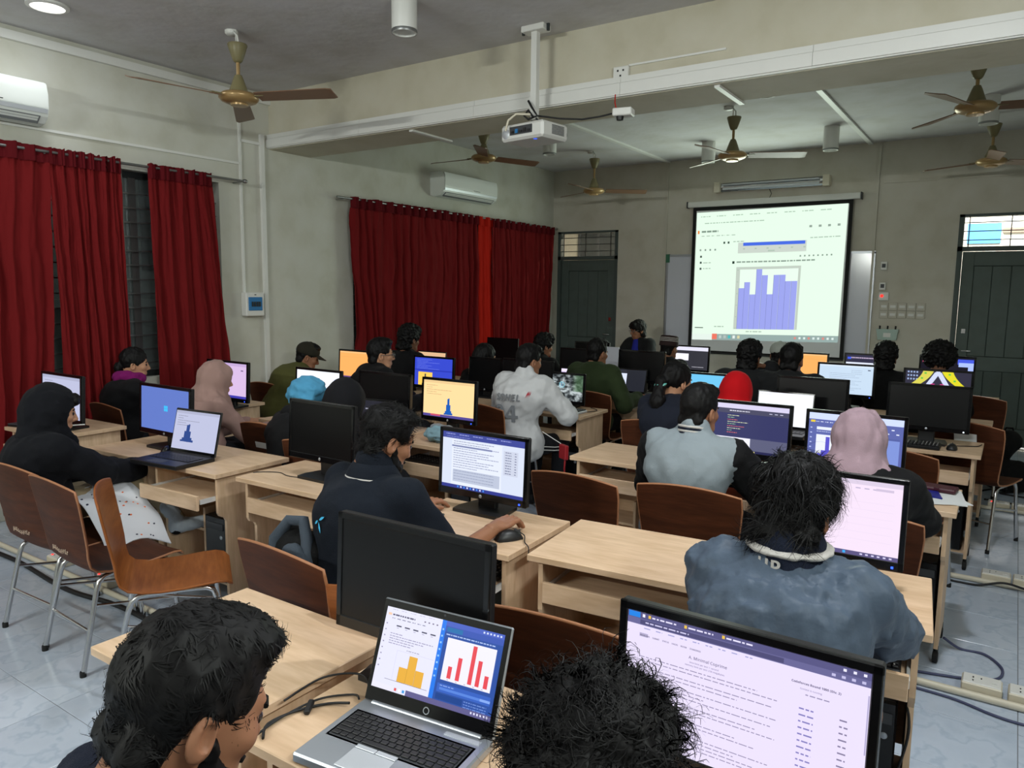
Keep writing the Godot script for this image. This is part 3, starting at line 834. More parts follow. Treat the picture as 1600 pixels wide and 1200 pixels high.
func projector() -> void:
	var t := thing("projector_mount", "white ceiling pole carrying the projector", "mount", Vector3(-2.88, CH, -4.52))
	part(t, "plate", G.new().bbox(Vector3(0, -0.02, 0), Vector3(0.18, 0.04, 0.1), 0.004).mesh(), M.white_plastic)
	part(t, "pole", bx(G.new(), -0.022, 0.022, -0.62, -0.03, -0.022, 0.022).mesh(), M.white_plastic)
	for s in [-1, 1]:
		part(t, "bolt", G.new().tube([Vector3(0.1 * s, -0.045, 0), Vector3(0.1 * s, 0, 0)], 0.012, 6).mesh(), M.steel_dark)
		part(t, "bracket_arm", G.new().tube([Vector3(0, -0.6, 0), Vector3(0.08 * s, -0.655, 0.05 * s)], 0.008, 6).mesh(), M.black_plastic)
	var p := thing("projector", "white projector hanging from the ceiling pole by the beam", "projector", Vector3(-2.88, 2.73, -4.52), -8.0)
	part(p, "body", G.new().bbox(Vector3(0, 0.055, 0), Vector3(0.38, 0.11, 0.28), 0.016).mesh(), M.white_plastic)
	var b := part(p, "connector_panel", bx(G.new(), -0.1, 0.1, 0.035, 0.09, 0.139, 0.143).mesh(), M.grey_plastic)
	for k in 5:
		part(b, "port", bx(G.new(), -0.085 + k * 0.036, -0.062 + k * 0.036, 0.045, 0.06 + 0.012 * (k % 2), 0.142, 0.148).mesh(), M.notice_blue if k == 1 else M.black_plastic)
	for k in 8:
		part(p, "vent_slat", bx(G.new(), 0.19, 0.193, 0.03 + k * 0.008, 0.034 + k * 0.008, -0.09, 0.04).mesh(), M.grey_plastic)
	part(p, "speaker_grille", G.new().lathe([Vector2(0, 0.004), Vector2(0.03, 0.003), Vector2(0.034, 0)], 20, Transform3D(Basis(Vector3.RIGHT, PI / 2), Vector3(-0.14, 0.05, 0.14))).mesh(), M.silver_light)
	part(p, "lens_barrel", G.new().lathe([Vector2(0, 0.05), Vector2(0.036, 0.045), Vector2(0.042, 0), Vector2(0, 0)], 24, Transform3D(Basis(Vector3.RIGHT, -PI / 2), Vector3(0.11, 0.06, -0.14))).mesh(), M.black_gloss)
	part(p, "status_light", bx(G.new(), 0.08, 0.1, -0.0015, 0.0, 0.085, 0.1).mesh(), M.led_blue)
	var c := thing("projector_cable", "black cable drooping from projector to the small white camera box", "cable", Vector3.ZERO)
	part(c, "cord", G.new().tube([Vector3(-2.84, 2.9, -4.5), Vector3(-2.7, 2.875, -4.55), Vector3(-2.55, 2.862, -4.6), Vector3(-2.42, 2.87, -4.62), Vector3(-2.33, 2.885, -4.64)], 0.006, 8).mesh(), M.cable_black)
	part(c, "coil", G.new().tube([Vector3(-2.9, 3.0, -4.47), Vector3(-2.86, 2.95, -4.45), Vector3(-2.82, 2.89, -4.46), Vector3(-2.88, 2.87, -4.44), Vector3(-2.92, 2.9, -4.45), Vector3(-2.88, 2.93, -4.44), Vector3(-2.84, 2.88, -4.44)], 0.008, 8).mesh(), M.cable_black)
	part(c, "white_lead", G.new().tube([Vector3(-2.86, 2.9, -4.44), Vector3(-2.94, 2.9, -4.38), Vector3(-2.99, 2.86, -4.36), Vector3(-3.01, 2.79, -4.355)], 0.008, 8).mesh(), M.cream_plastic)
	var w := thing("camera_box", "small white box with a dark lens under the beam, right of the projector", "camera", Vector3(-2.26, 2.87, -4.64), 10)
	part(w, "body", G.new().bbox(Vector3(0, 0.01, 0), Vector3(0.13, 0.05, 0.09), 0.006).mesh(), M.white_plastic)
	part(w, "lens", G.new().lathe([Vector2(0, -0.03), Vector2(0.022, -0.028), Vector2(0.026, 0), Vector2(0, 0)], 16, Transform3D(Basis.IDENTITY, Vector3(-0.02, -0.012, 0.01))).mesh(), M.black_plastic)
	part(w, "wire", G.new().tube([Vector3(-0.05, 0.035, 0), Vector3(-0.06, 0.08, 0), Vector3(-0.065, 0.135, -0.02)], 0.004, 6).mesh(), M.led_off if M.has("led_off") else M.curtain_scarlet)

func wall_front() -> void:
	var z := BZ
	# whiteboard behind the projection screen
	var w := thing("whiteboard", "long whiteboard mostly hidden behind the projection screen", "whiteboard", Vector3(-2.79, 0.93, z))
	part(w, "board", bx(G.new(), -1.31, 1.31, 0.0, 1.28, 0.004, 0.02).mesh(), M.whiteboard)
	for e in [[-1.33, -1.3, -0.01, 1.29], [1.3, 1.33, -0.01, 1.29], [-1.33, 1.33, -0.02, 0.01], [-1.33, 1.33, 1.27, 1.3]]:
		part(w, "frame_bar", bx(G.new(), e[0], e[1], e[2], e[3], 0, 0.026).mesh(), M.silver)
	part(w, "corner_cap", bx(G.new(), -1.335, -1.28, 1.19, 1.305, 0.0, 0.03).mesh(), M.green_tape)
	part(w, "pen_tray", bx(G.new(), -1.0, 1.0, -0.04, -0.02, 0, 0.07).mesh(), M.silver)
	# projection screen
	var s := thing("projection_screen", "pull-down projection screen showing a notebook page with a blue histogram", "screen", Vector3(-2.735, 0.9, z + 0.075))
	part(s, "roller_case", G.new().bbox(Vector3(0, 1.985, -0.02), Vector3(2.16, 0.075, 0.08), 0.01).mesh(), M.white_plastic)
	for q in [-1, 1]:
		part(s, "end_cap", G.new().bbox(Vector3(1.085 * q, 1.985, -0.02), Vector3(0.015, 0.085, 0.09), 0.004).mesh(), M.grey_plastic)
		part(s, "border", bx(G.new(), 0.955 * q, 1.0 * q, 0.0, 1.95, -0.003, 0.0).mesh(), M.screen_black)
	part(s, "border", bx(G.new(), -1.0, 1.0, 1.9, 1.95, -0.003, 0.0005).mesh(), M.screen_black)
	part(s, "border", bx(G.new(), -1.0, 1.0, 0.0, 0.03, -0.003, 0.0005).mesh(), M.screen_black)
	part(s, "weight_bar", G.new().tube([Vector3(-1.0, 0.0, 0), Vector3(1.0, 0.0, 0)], 0.012, 10).mesh(), M.black_plastic)
	part(s, "screen_cloth", bx(G.new(), -0.96, 0.96, 0.02, 1.92, -0.002, -0.0005).mesh(), M.screen_white)
	part(s, "pull_cord", G.new().tube([Vector3(-0.75, 0.0, 0.0), Vector3(-0.75, -0.1, 0.0)], 0.012, 6).mesh(), M.black_plastic)
	var lit := G.new()
	# picture thrown by the projector: slightly askew
	lit.quad(Vector3(-0.945, 0.17, 0.003), Vector3(0.925, 0.215, 0.003), Vector3(0.945, 1.9, 0.003), Vector3(-0.945, 1.875, 0.003), Vector2(0, 1), Vector2(1, 1), Vector2(1, 0), Vector2(0, 0), Vector3.BACK)
	part(s, "screen_picture", lit.mesh(), screen_mat("projected", 1.02))
	# tube light fitting above it (off)
	var t := thing("tube_lamp", "switched-off tube lamp with silver reflector above the projection screen", "lamp", Vector3(-2.735, 3.03, z))
	part(t, "base", bx(G.new(), -0.68, 0.68, 0.02, 0.1, 0.0, 0.05).mesh(), M.cream_plastic)
	part(t, "reflector", G.new().grid(1, 4, func(u, v): return Vector3(lerpf(-0.64, 0.64, u), 0.005 + 0.11 * v, 0.055 + 0.035 * sin(v * PI)), 0.003).mesh(), M.chrome)
	for q in 2:
		part(t, "tube", G.new().tube([Vector3(-0.6, 0.035 + q * 0.05, 0.105), Vector3(0.6, 0.035 + q * 0.05, 0.105)], 0.013, 10).mesh(), M.silver_light)
	for q in [-1, 1]:
		part(t, "end_block", G.new().bbox(Vector3(0.68 * q, 0.06, 0.06), Vector3(0.08, 0.13, 0.12), 0.006).mesh(), M.cream_plastic)
	part(t, "cord", G.new().tube([Vector3(-0.02, 0.01, 0.02), Vector3(0.01, -0.05, 0.02), Vector3(-0.02, -0.12, 0.02)], 0.004, 6).mesh(), M.cable_black)
	# small things right of the whiteboard
	var sw := thing("switch_panel", "panel of two rows of wall switches right of the whiteboard", "switch", Vector3(-1.38, 1.43, z))
	for r in 2:
		for k in 5:
			var pl := part(sw, "switch_plate", G.new().bbox(Vector3(0.05 + k * 0.098, 0.045 + r * 0.095, 0.008), Vector3(0.092, 0.088, 0.016), 0.003).mesh(), M.wall_back_paint)
			part(pl, "rocker", bx(G.new(), 0.02 + k * 0.098, 0.08 + k * 0.098, 0.03 + r * 0.095, 0.06 + r * 0.095, 0.014, 0.02).mesh(), M.white_plastic)
	var ro := thing("fan_regulator", "white wall control with a red light right of the whiteboard", "switch", Vector3(-1.36, 1.69, z))
	part(ro, "plate", G.new().bbox(Vector3(0.02, 0, 0.015), Vector3(0.11, 0.1, 0.03), 0.004).mesh(), M.white_plastic)
	part(ro, "red_light", G.new().lathe([Vector2(0, 0.008), Vector2(0.014, 0.006), Vector2(0.017, 0)], 12, Transform3D(Basis(Vector3.RIGHT, PI / 2), Vector3(0.0, 0.005, 0.03))).mesh(), M.led_red)
	for q in [[1.81, "upper white remote holder", 0.09], [2.05, "white thermostat beside the conduit, highest", 0.1]]:
		var h := thing("wall_holder", "%s on the wall right of the whiteboard" % q[1], "holder", Vector3(-1.36, q[0], z))
		part(h, "case", G.new().bbox(Vector3(0.0, 0.0, 0.018), Vector3(0.07, q[2], 0.036), 0.005).mesh(), M.white_plastic)
		part(h, "window", bx(G.new(), -0.02, 0.02, -0.02, 0.025, 0.034, 0.038).mesh(), M.grey_plastic)
	var pc := thing("pen_holder", "pale green wall pocket holding markers right of the whiteboard", "holder", Vector3(-1.28, 1.17, z))
	m_pastel()
	part(pc, "pocket", G.new().prism(PackedVector2Array([Vector2(-0.11, 0.13), Vector2(0.13, 0.13), Vector2(0.11, 0), Vector2(-0.09, 0)]), 0.06, Transform3D(Basis.IDENTITY, Vector3(0, 0, 0.03))).mesh(), M.pastel_green)
	part(pc, "sticker", bx(G.new(), -0.03, 0.05, 0.035, 0.085, 0.0595, 0.062).mesh(), M.white_plastic)
	for k in 3:
		part(pc, "marker_pen", G.new().tube([Vector3(-0.08 + k * 0.085, 0.06, 0.03), Vector3(-0.075 + k * 0.085, 0.17, 0.03)], 0.009, 8).mesh(), M.cable_black)

func m_pastel() -> void:
	mat("pastel_green", c8(168, 190, 182), 0.5)

# ---------------------------------------------------------------- what the screens show
var rng := RandomNumberGenerator.new()

func txt(im: Image, s: String, x: float, y: float, size: int, col: Color, bold := false) -> float:
	# draws s with its baseline at y; returns the x after it
	var ts = TextServerManager.get_primary_interface()
	var rid: RID = (fontb if bold else font).get_rids()[0]
	var sz := Vector2i(size, 0)
	for k in s.length():
		var gi: int = ts.font_get_glyph_index(rid, size, s.unicode_at(k), 0)
		ts.font_render_glyph(rid, sz, gi)
		var tex: int = ts.font_get_glyph_texture_idx(rid, sz, gi)
		if tex >= 0:
			var src: Image = ts.font_get_texture_image(rid, sz, tex)
			var r: Rect2 = ts.font_get_glyph_uv_rect(rid, sz, gi)
			var off: Vector2 = ts.font_get_glyph_offset(rid, sz, gi)
			for yy in int(r.size.y):
				for xx in int(r.size.x):
					var a := src.get_pixel(int(r.position.x) + xx, int(r.position.y) + yy).a
					if a > 0.02:
						var px := int(x + off.x) + xx
						var py := int(y + off.y) + yy
						if px >= 0 and py >= 0 and px < im.get_width() and py < im.get_height():
							im.set_pixel(px, py, im.get_pixel(px, py).lerp(col, a))
		x += ts.font_get_glyph_advance(rid, size, gi).x
	return x

func rect(im: Image, x: float, y: float, w: float, h: float, col: Color) -> void:
	# in shares of the picture
	var W := im.get_width()
	var H := im.get_height()
	im.fill_rect(Rect2i(int(round(x * W)), int(round(y * H)), maxi(1, int(round(w * W))), maxi(1, int(round(h * H)))), col)

func scrib(im: Image, x: float, y: float, w: float, col: Color, h := 0.008) -> void:
	# a line of words too small to read
	var a := x
	while a < x + w:
		var l := rng.randf_range(0.008, 0.035)
		rect(im, a, y, minf(l, x + w - a), h, col)
		a += l + 0.006

func bars(im: Image, x: float, y: float, w: float, h: float, v: Array, col: Color, gap := 0.0) -> void:
	var bw := w / v.size()
	for k in v.size():
		var hh: float = h * v[k]
		rect(im, x + bw * k + gap * bw / 2, y + h - hh, bw * (1.0 - gap), hh, col)
		if gap == 0.0:
			rect(im, x + bw * k, y + h - hh, 0.002, hh, col.darkened(0.25))

func draw(key: String) -> Image:
	rng.seed = key.hash()
	var im := Image.create(640, 384, false, Image.FORMAT_RGB8)
	var ink := c8(90, 88, 110)
	match key:
		"projected":
			im = Image.create(1024, 920, false, Image.FORMAT_RGB8)
			im.fill(c8(233, 255, 236))
			var tx := c8(176, 196, 180)
			for k in 8: scrib(im, 0.03 + k * 0.115, 0.03, 0.07, c8(170, 195, 175), 0.006)
			scrib(im, 0.06, 0.083, 0.42, c8(165, 190, 170), 0.007)
			rect(im, 0.012, 0.14, 0.012, 0.025, c8(240, 130, 50))
			scrib(im, 0.04, 0.142, 0.12, c8(130, 150, 136), 0.014)
			for k in 7: scrib(im, 0.04 + k * 0.036, 0.18, 0.025, tx, 0.007)
			for k in 4: rect(im, 0.77 + k * 0.058, 0.138, 0.018, 0.016, c8(150, 165, 155))
			for k in 4: rect(im, 0.03 + k * 0.036, 0.285, 0.012, 0.014, c8(140, 155, 146))
			for k in 2: rect(im, 0.2 + k * 0.03, 0.233, 0.013, 0.016, c8(60, 80, 70))
			scrib(im, 0.27, 0.232, 0.08, tx, 0.008)
			scrib(im, 0.78, 0.225, 0.19, tx, 0.008)
			for k in 3: rect(im, 0.035, 0.335 + k * 0.047, 0.014, 0.016, c8(70, 85, 80))
			for k in 2: scrib(im, 0.06, 0.388 + k * 0.045, 0.055, tx, 0.008)
			rect(im, 0.305, 0.245, 0.455, 0.082, c8(205, 215, 205))
			rect(im, 0.34, 0.247, 0.41, 0.024, c8(70, 108, 230))
			for k in 6: rect(im, 0.34 + k * 0.08, 0.288, 0.014, 0.01, tx)
			rect(im, 0.51, 0.308, 0.045, 0.01, tx)
			for k in 8: rect(im, 0.72 + k * 0.028, 0.353, 0.01, 0.012, c8(140, 158, 146))
			rect(im, 0.27, 0.385, 0.016, 0.02, c8(40, 60, 50))
			scrib(im, 0.3, 0.387, 0.52, c8(140, 158, 146), 0.011)
			rect(im, 0.30, 0.43, 0.435, 0.48, c8(196, 208, 196))
			rect(im, 0.327, 0.45, 0.392, 0.46, c8(236, 255, 240))
			bars(im, 0.322, 0.45, 0.395, 0.46, [0.69, 0.79, 0.585, 1.0, 0.9, 0.585, 0.9, 0.9, 0.795, 0.795], c8(158, 166, 240))
			for k in 6: rect(im, 0.308, 0.45 + k * 0.09, 0.01, 0.008, tx)
			scrib(im, 0.39, 0.925, 0.11, tx, 0.009)
			rect(im, 0.018, 0.9, 0.062, 0.006, c8(70, 80, 75))
			scrib(im, 0.16, 0.888, 0.07, tx, 0.009)
			rect(im, 0, 0.952, 1, 0.048, c8(150, 172, 168))
			rect(im, 0, 0.952, 0.15, 0.048, c8(232, 246, 236))
			rect(im, 0.148, 0.95, 0.036, 0.045, c8(240, 120, 100))
			for k in 5: rect(im, 0.2 + k * 0.033, 0.962, 0.018, 0.024, [c8(190, 205, 200), c8(180, 195, 190), c8(70, 190, 190), c8(230, 240, 235), c8(220, 215, 170)][k])
			for k in 9: rect(im, 0.72 + k * 0.03, 0.965, 0.014, 0.016, c8(225, 240, 235) if k % 3 else c8(225, 140, 130))
		"near":
			im = Image.create(1280, 760, false, Image.FORMAT_RGB8)
			im.fill(c8(229, 219, 247))
			rect(im, 0, 0, 1, 0.05, c8(88, 86, 130))
			rect(im, 0, 0.05, 1, 0.048, c8(104, 102, 148))
			rect(im, 0.005, 0.004, 0.055, 0.042, c8(40, 130, 225))
			rect(im, 0.07, 0.012, 0.012, 0.024, c8(240, 235, 250))
			for k in 3:
				rect(im, 0.098 + k * 0.165, 0.012, 0.012, 0.024, c8(230, 190, 80))
				scrib(im, 0.116 + k * 0.165, 0.02, 0.11, c8(225, 220, 245), 0.012)
			rect(im, 0.06, 0.057, 0.62, 0.034, c8(78, 76, 116))
			scrib(im, 0.085, 0.068, 0.2, c8(200, 195, 230), 0.01)
			for k in 3: rect(im, 0.9 + k * 0.036, 0.015, 0.012, 0.018, c8(230, 228, 248))
			for k in 4: rect(im, 0.86 + k * 0.036, 0.064, 0.014, 0.018, c8(190, 186, 224))
			for k in 9: scrib(im, 0.08 + k * 0.056, 0.115, 0.03, c8(160, 160, 205), 0.008)
			rect(im, 0.06, 0.158, 0.04, 0.028, c8(176, 168, 200))
			var wx := 80.0
			for s in ["PROBLEMS", "SUBMIT", "STATUS", "HACKS", "ROOM", "STANDINGS"]:
				wx = txt(im, s, wx, 138, 12, c8(64, 60, 84)) + 16
			txt(im, "A. Minimal Coprime", 372, 190, 24, c8(92, 86, 112))
			txt(im, "time limit per test: 1 second", 378, 214, 13, c8(120, 112, 140))
			txt(im, "memory limit per test: 256 megabytes", 352, 232, 13, c8(120, 112, 140))
			for r in 22:
				var yy := 0.335 + r * 0.028
				if r in [2, 5, 9, 12, 13, 16]: continue
				scrib(im, 0.065, yy, [0.52, 0.6, 0.3, 0.58, 0.44][r % 5], c8(148, 140, 168), 0.007)
			txt(im, "Codeforces Round 1000 (Div. 2)", 915, 150, 16, c8(86, 80, 108), true)
			txt(im, "Contest is running", 958, 178, 13, c8(132, 124, 154))
			scrib(im, 0.77, 0.26, 0.09, c8(150, 142, 172), 0.008)
			for r in 12:
				scrib(im, 0.75, 0.36 + r * 0.045, 0.055, c8(132, 126, 186), 0.011)
				scrib(im, 0.90, 0.36 + r * 0.045, 0.03, c8(132, 124, 154), 0.011)
			rect(im, 0.993, 0.15, 0.005, 0.4, c8(172, 164, 200))
		"laptop_near":
			im = Image.create(1024, 640, false, Image.FORMAT_RGB8)
			im.fill(c8(226, 226, 246))
			for k in 5: scrib(im, 0.05 + k * 0.08, 0.018, 0.05, c8(190, 188, 212), 0.008)
			rect(im, 0.02, 0.07, 0.03, 0.03, c8(240, 200, 170))
			scrib(im, 0.06, 0.076, 0.2, c8(90, 88, 112), 0.018)
			for k in 7: scrib(im, 0.06 + k * 0.045, 0.125, 0.03, c8(120, 118, 142), 0.009)
			for k in 4: rect(im, 0.34 + k * 0.035, 0.075, 0.014, 0.016, c8(120, 110, 130))
			for k in 5:
				rect(im, 0.11 + k * 0.075, 0.205, 0.045, 0.016, c8(70, 70, 90))
				rect(im, 0.115 + k * 0.075, 0.235, 0.02, 0.008, c8(170, 168, 190))
			for r in 5: scrib(im, 0.07, 0.31 + r * 0.03, [0.11, 0.38, 0.3, 0.22, 0.2][r], c8(150, 146, 176), 0.009)
			for k in 8: rect(im, 0.018, 0.2 + k * 0.075, 0.012, 0.016, c8(150, 146, 170))
			rect(im, 0.16, 0.5, 0.32, 0.003, c8(200, 198, 220))
			rect(im, 0.16, 0.5, 0.002, 0.36, c8(200, 198, 220))
			scrib(im, 0.24, 0.475, 0.11, c8(140, 138, 160), 0.008)
			bars(im, 0.205, 0.53, 0.215, 0.335, [0.53, 1.0, 0.56], c8(228, 172, 62))
			rect(im, 0.1, 0.865, 0.37, 0.005, c8(110, 108, 130))
			for k in 4: rect(im, 0.2 + k * 0.035, 0.945, 0.02, 0.035, [c8(220, 90, 90), c8(240, 240, 250), c8(60, 150, 220), c8(70, 160, 230)][k])
			rect(im, 0.49, 0, 0.51, 1, c8(42, 78, 158))
			rect(im, 0.49, 0, 0.035, 1, c8(38, 120, 232))
			rect(im, 0.525, 0, 0.475, 0.06, c8(72, 96, 190))
			rect(im, 0.525, 0.06, 0.475, 0.07, c8(58, 86, 176))
			rect(im, 0.54, 0.07, 0.13, 0.055, c8(36, 110, 170))
			for k in 8: rect(im, 0.5, 0.1 + k * 0.08, 0.014, 0.022, c8(150, 200, 250))
			for k in 6: rect(im, 0.83 + k * 0.027, 0.02, 0.014, 0.022, c8(210, 220, 250))
			scrib(im, 0.54, 0.15, 0.4, c8(170, 190, 235), 0.014)
			rect(im, 0.56, 0.19, 0.40, 0.5, c8(236, 234, 248))
			for k in 5:
				var bh: float = [0.3, 0.57, 0.95, 0.63, 0.31][k]
				rect(im, [0.605, 0.675, 0.775, 0.835, 0.90][k], 0.19 + 0.47 * (1.0 - bh), 0.032, 0.47 * bh, c8(226, 74, 84))
			for k in 5: rect(im, 0.61 + k * 0.07, 0.672, 0.014, 0.008, c8(170, 168, 190))
			rect(im, 0.545, 0.735, 0.43, 0.1, c8(54, 96, 190))
			scrib(im, 0.565, 0.75, 0.12, c8(130, 160, 225), 0.012)
			rect(im, 0.565, 0.778, 0.33, 0.03, c8(86, 130, 218))
			rect(im, 0.895, 0.778, 0.08, 0.03, c8(130, 166, 236))
			rect(im, 0.545, 0.85, 0.22, 0.07, c8(28, 66, 138))
			for r in 3: scrib(im, 0.775, 0.86 + r * 0.03, 0.18, c8(110, 140, 210), 0.011)
			rect(im, 0.3, 0.935, 0.7, 0.065, c8(96, 92, 140))
			rect(im, 0, 0.935, 0.19, 0.065, c8(230, 228, 246))
			for k in 6: rect(im, 0.84 + k * 0.025, 0.95, 0.013, 0.025, c8(220, 220, 245))
		"worksheet":
			im = Image.create(800, 480, false, Image.FORMAT_RGB8)
			im.fill(c8(214, 222, 240))
			rect(im, 0, 0, 1, 0.11, c8(64, 74, 150))
			for k in 5: scrib(im, 0.04 + k * 0.17, 0.03, 0.12, c8(150, 158, 215), 0.014)
			scrib(im, 0.05, 0.075, 0.3, c8(120, 130, 200), 0.012)
			rect(im, 0.12, 0.13, 0.62, 0.82, c8(226, 232, 246))
			rect(im, 0.12, 0.225, 0.5, 0.03, c8(120, 130, 176))
			for r in 12: scrib(im, 0.14, 0.15 + r * 0.042, [0.5, 0.44, 0.56, 0.3][r % 4], c8(140, 146, 176), 0.012)
			rect(im, 0.14, 0.66, 0.58, 0.22, c8(186, 194, 214))
			for r in 4: scrib(im, 0.15, 0.68 + r * 0.05, 0.5, c8(150, 158, 184), 0.012)
			rect(im, 0.76, 0.2, 0.17, 0.42, c8(202, 208, 226))
			for r in 9:
				scrib(im, 0.78, 0.22 + r * 0.045, 0.07, c8(110, 116, 146), 0.014)
				scrib(im, 0.89, 0.22 + r * 0.045, 0.02, c8(110, 116, 146), 0.014)
			rect(im, 0, 0.94, 1, 0.06, c8(52, 60, 140))
			for k in 9: rect(im, 0.2 + k * 0.04, 0.953, 0.02, 0.032, c8(200, 210, 245) if k % 2 else c8(70, 140, 230))
		"pinkish":
			im.fill(c8(240, 222, 242))
			rect(im, 0, 0, 1, 0.06, c8(216, 202, 224))
			for k in 4: rect(im, 0.68 + k * 0.06, 0.1, 0.035, 0.014, c8(180, 170, 200))
			rect(im, 0.82, 0.085, 0.12, 0.03, c8(205, 190, 216))
			for r in 6: rect(im, 0.1, 0.28 + r * 0.1, 0.85, 0.003, c8(224, 208, 230))
			rect(im, 0, 0.945, 1, 0.055, c8(92, 84, 128))
			rect(im, 0.62, 0.955, 0.02, 0.034, c8(60, 170, 240))
			for k in 6: rect(im, 0.74 + k * 0.04, 0.962, 0.018, 0.02, c8(210, 205, 235))
		"win_blue":
			im.fill(c8(96, 120, 196))
			for q in 4:
				rect(im, 0.49 + (q % 2) * 0.042, 0.40 + (q / 2) * 0.07, 0.038, 0.062, c8(60, 190, 245))
		"hist_light", "hist_cream", "hist_far":
			im.fill(c8(186, 190, 218) if key == "hist_light" else c8(255, 218, 158) if key == "hist_cream" else c8(214, 222, 245))
			var bg := im.get_pixel(0, 0)
			rect(im, 0, 0, 1, 0.07, bg.darkened(0.08))
			for r in 5: scrib(im, 0.06, 0.13 + r * 0.06, [0.22, 0.12, 0.5, 0.2, 0.3][r], bg.darkened(0.3), 0.012)
			if key == "hist_far":
				rect(im, 0.42, 0, 0.58, 1, c8(36, 38, 46))
				rect(im, 0.06, 0.18, 0.38, 0.6, c8(216, 224, 246))
				bars(im, 0.12, 0.22, 0.26, 0.54, [0.12, 0.28, 0.75, 1.0, 0.7, 0.45, 0.12], c8(36, 116, 200))
				rect(im, 0, 0, 0.42, 0.18, c8(44, 46, 56)); rect(im, 0, 0.78, 0.42, 0.22, c8(44, 46, 56)); rect(im, 0, 0.18, 0.06, 0.6, c8(44, 46, 56))
			else:
				bars(im, 0.18 if key == "hist_light" else 0.42, 0.34 if key == "hist_light" else 0.46, 0.3 if key == "hist_light" else 0.17, 0.46, [0.1, 0.22, 0.6, 0.95, 1.0, 0.6, 0.25, 0.12], c8(44, 72, 138) if key == "hist_light" else c8(28, 94, 184))
				if key == "hist_cream":
					rect(im, 0, 0.93, 1, 0.07, c8(84, 74, 150)); rect(im, 0.15, 0.93, 0.2, 0.05, c8(200, 80, 110))
		"pink_doc":
			im.fill(c8(214, 186, 226))
			rect(im, 0, 0, 1, 0.08, c8(196, 168, 214))
			rect(im, 0.86, 0.18, 0.06, 0.03, c8(110, 90, 130))
			rect(im, 0, 0.93, 1, 0.07, c8(64, 58, 170))
		"white_page", "white_blue":
			im.fill(c8(246, 248, 255))
			rect(im, 0.03, 0.02, 0.9, 0.004, c8(210, 214, 226))
			if key == "white_blue":
				rect(im, 0.2, 0.26, 0.34, 0.16, c8(70, 130, 226)); rect(im, 0.88, 0.2, 0.09, 0.05, c8(110, 140, 220))
			else:
				scrib(im, 0.05, 0.06, 0.2, c8(190, 192, 206), 0.01)
		"amber":
			im.fill(c8(255, 176, 98))
			rect(im, 0, 0, 1, 0.06, c8(250, 190, 126)); rect(im, 0.05, 0.2, 0.9, 0.005, c8(224, 150, 80))
			rect(im, 0, 0.95, 1, 0.05, c8(96, 66, 130))
		"beige_page":
			im.fill(c8(226, 184, 142)); rect(im, 0.04, 0.08, 0.92, 0.006, c8(190, 150, 112))
		"blue_hist":
			im.fill(c8(56, 74, 204))
			for r in 7: scrib(im, 0.06, 0.06 + r * 0.055, [0.4, 0.3, 0.6, 0.24][r % 4], c8(120, 136, 236), 0.014)
			rect(im, 0, 0.42, 1, 0.05, c8(44, 58, 180))
			rect(im, 0.1, 0.52, 0.38, 0.48, c8(250, 204, 96))
			bars(im, 0.2, 0.56, 0.18, 0.44, [0.15, 0.4, 0.95, 0.5, 0.2], c8(60, 60, 70))
		"mountain":
			im = Image.create(320, 192, false, Image.FORMAT_RGB8)
			var n := noise(5, 0.02, 4)
			for y in 192:
				for x in 320:
					var k := clampf(0.5 + n.get_noise_2d(x * 0.9, y * 1.4) * 1.1 + (0.16 if absf(y - 70 - x * 0.18) < 34 else -0.16), 0, 1)
					var c := c8(32, 36, 38).lerp(c8(186, 196, 198), k)
					if x > 230 and y < 120: c = c.lerp(c8(72, 104, 72), clampf((x - 230) / 60.0, 0, 0.7))
					im.set_pixel(x, y, c)
			for a in 40:
				var an := TAU * a / 40.0
				im.fill_rect(Rect2i(int(150 + cos(an) * 20), int(74 + sin(an) * 20), 4, 4), c8(120, 205, 225))
			im.fill_rect(Rect2i(146, 60, 8, 26), c8(60, 130, 165))
		"bar_purple":
			im.fill(c8(150, 128, 172)); rect(im, 0, 0, 1, 0.16, c8(236, 226, 250)); rect(im, 0.08, 0.26, 0.5, 0.09, c8(244, 238, 252))
			rect(im, 0, 0.5, 1, 0.5, c8(60, 52, 72))
		"dark_white":
			im.fill(c8(52, 52, 60)); rect(im, 0, 0, 1, 0.16, c8(226, 224, 244)); rect(im, 0.0, 0.3, 0.5, 0.3, c8(246, 244, 252))
			scrib(im, 0.6, 0.86, 0.3, c8(170, 170, 180), 0.03)
		"code":
			im.fill(c8(56, 58, 100))
			rect(im, 0, 0, 1, 0.1, c8(214, 208, 236)); rect(im, 0, 0.1, 1, 0.1, c8(74, 74, 98))
			scrib(im, 0.32, 0.135, 0.24, c8(220, 220, 235), 0.02)
			for k in 3: rect(im, 0.78 + k * 0.06, 0.14, 0.035, 0.016, c8(190, 190, 214))
			for r in 9: scrib(im, 0.3, 0.24 + r * 0.045, [0.14, 0.08, 0.12, 0.24, 0.1, 0.2, 0.16, 0.06, 0.12][r], [c8(214, 220, 180), c8(150, 190, 150), c8(220, 110, 110)][r % 3], 0.014)
			rect(im, 0.02, 0.7, 0.56, 0.26, c8(236, 236, 248)); rect(im, 0.42, 0.8, 0.07, 0.16, c8(80, 170, 230))
			rect(im, 0.58, 0.7, 0.42, 0.26, c8(92, 94, 122)); rect(im, 0, 0.95, 1, 0.05, c8(40, 42, 80))
			for k in 8: rect(im, 0.3 + k * 0.045, 0.96, 0.025, 0.03, c8(200, 190, 120) if k % 3 else c8(220, 220, 240))
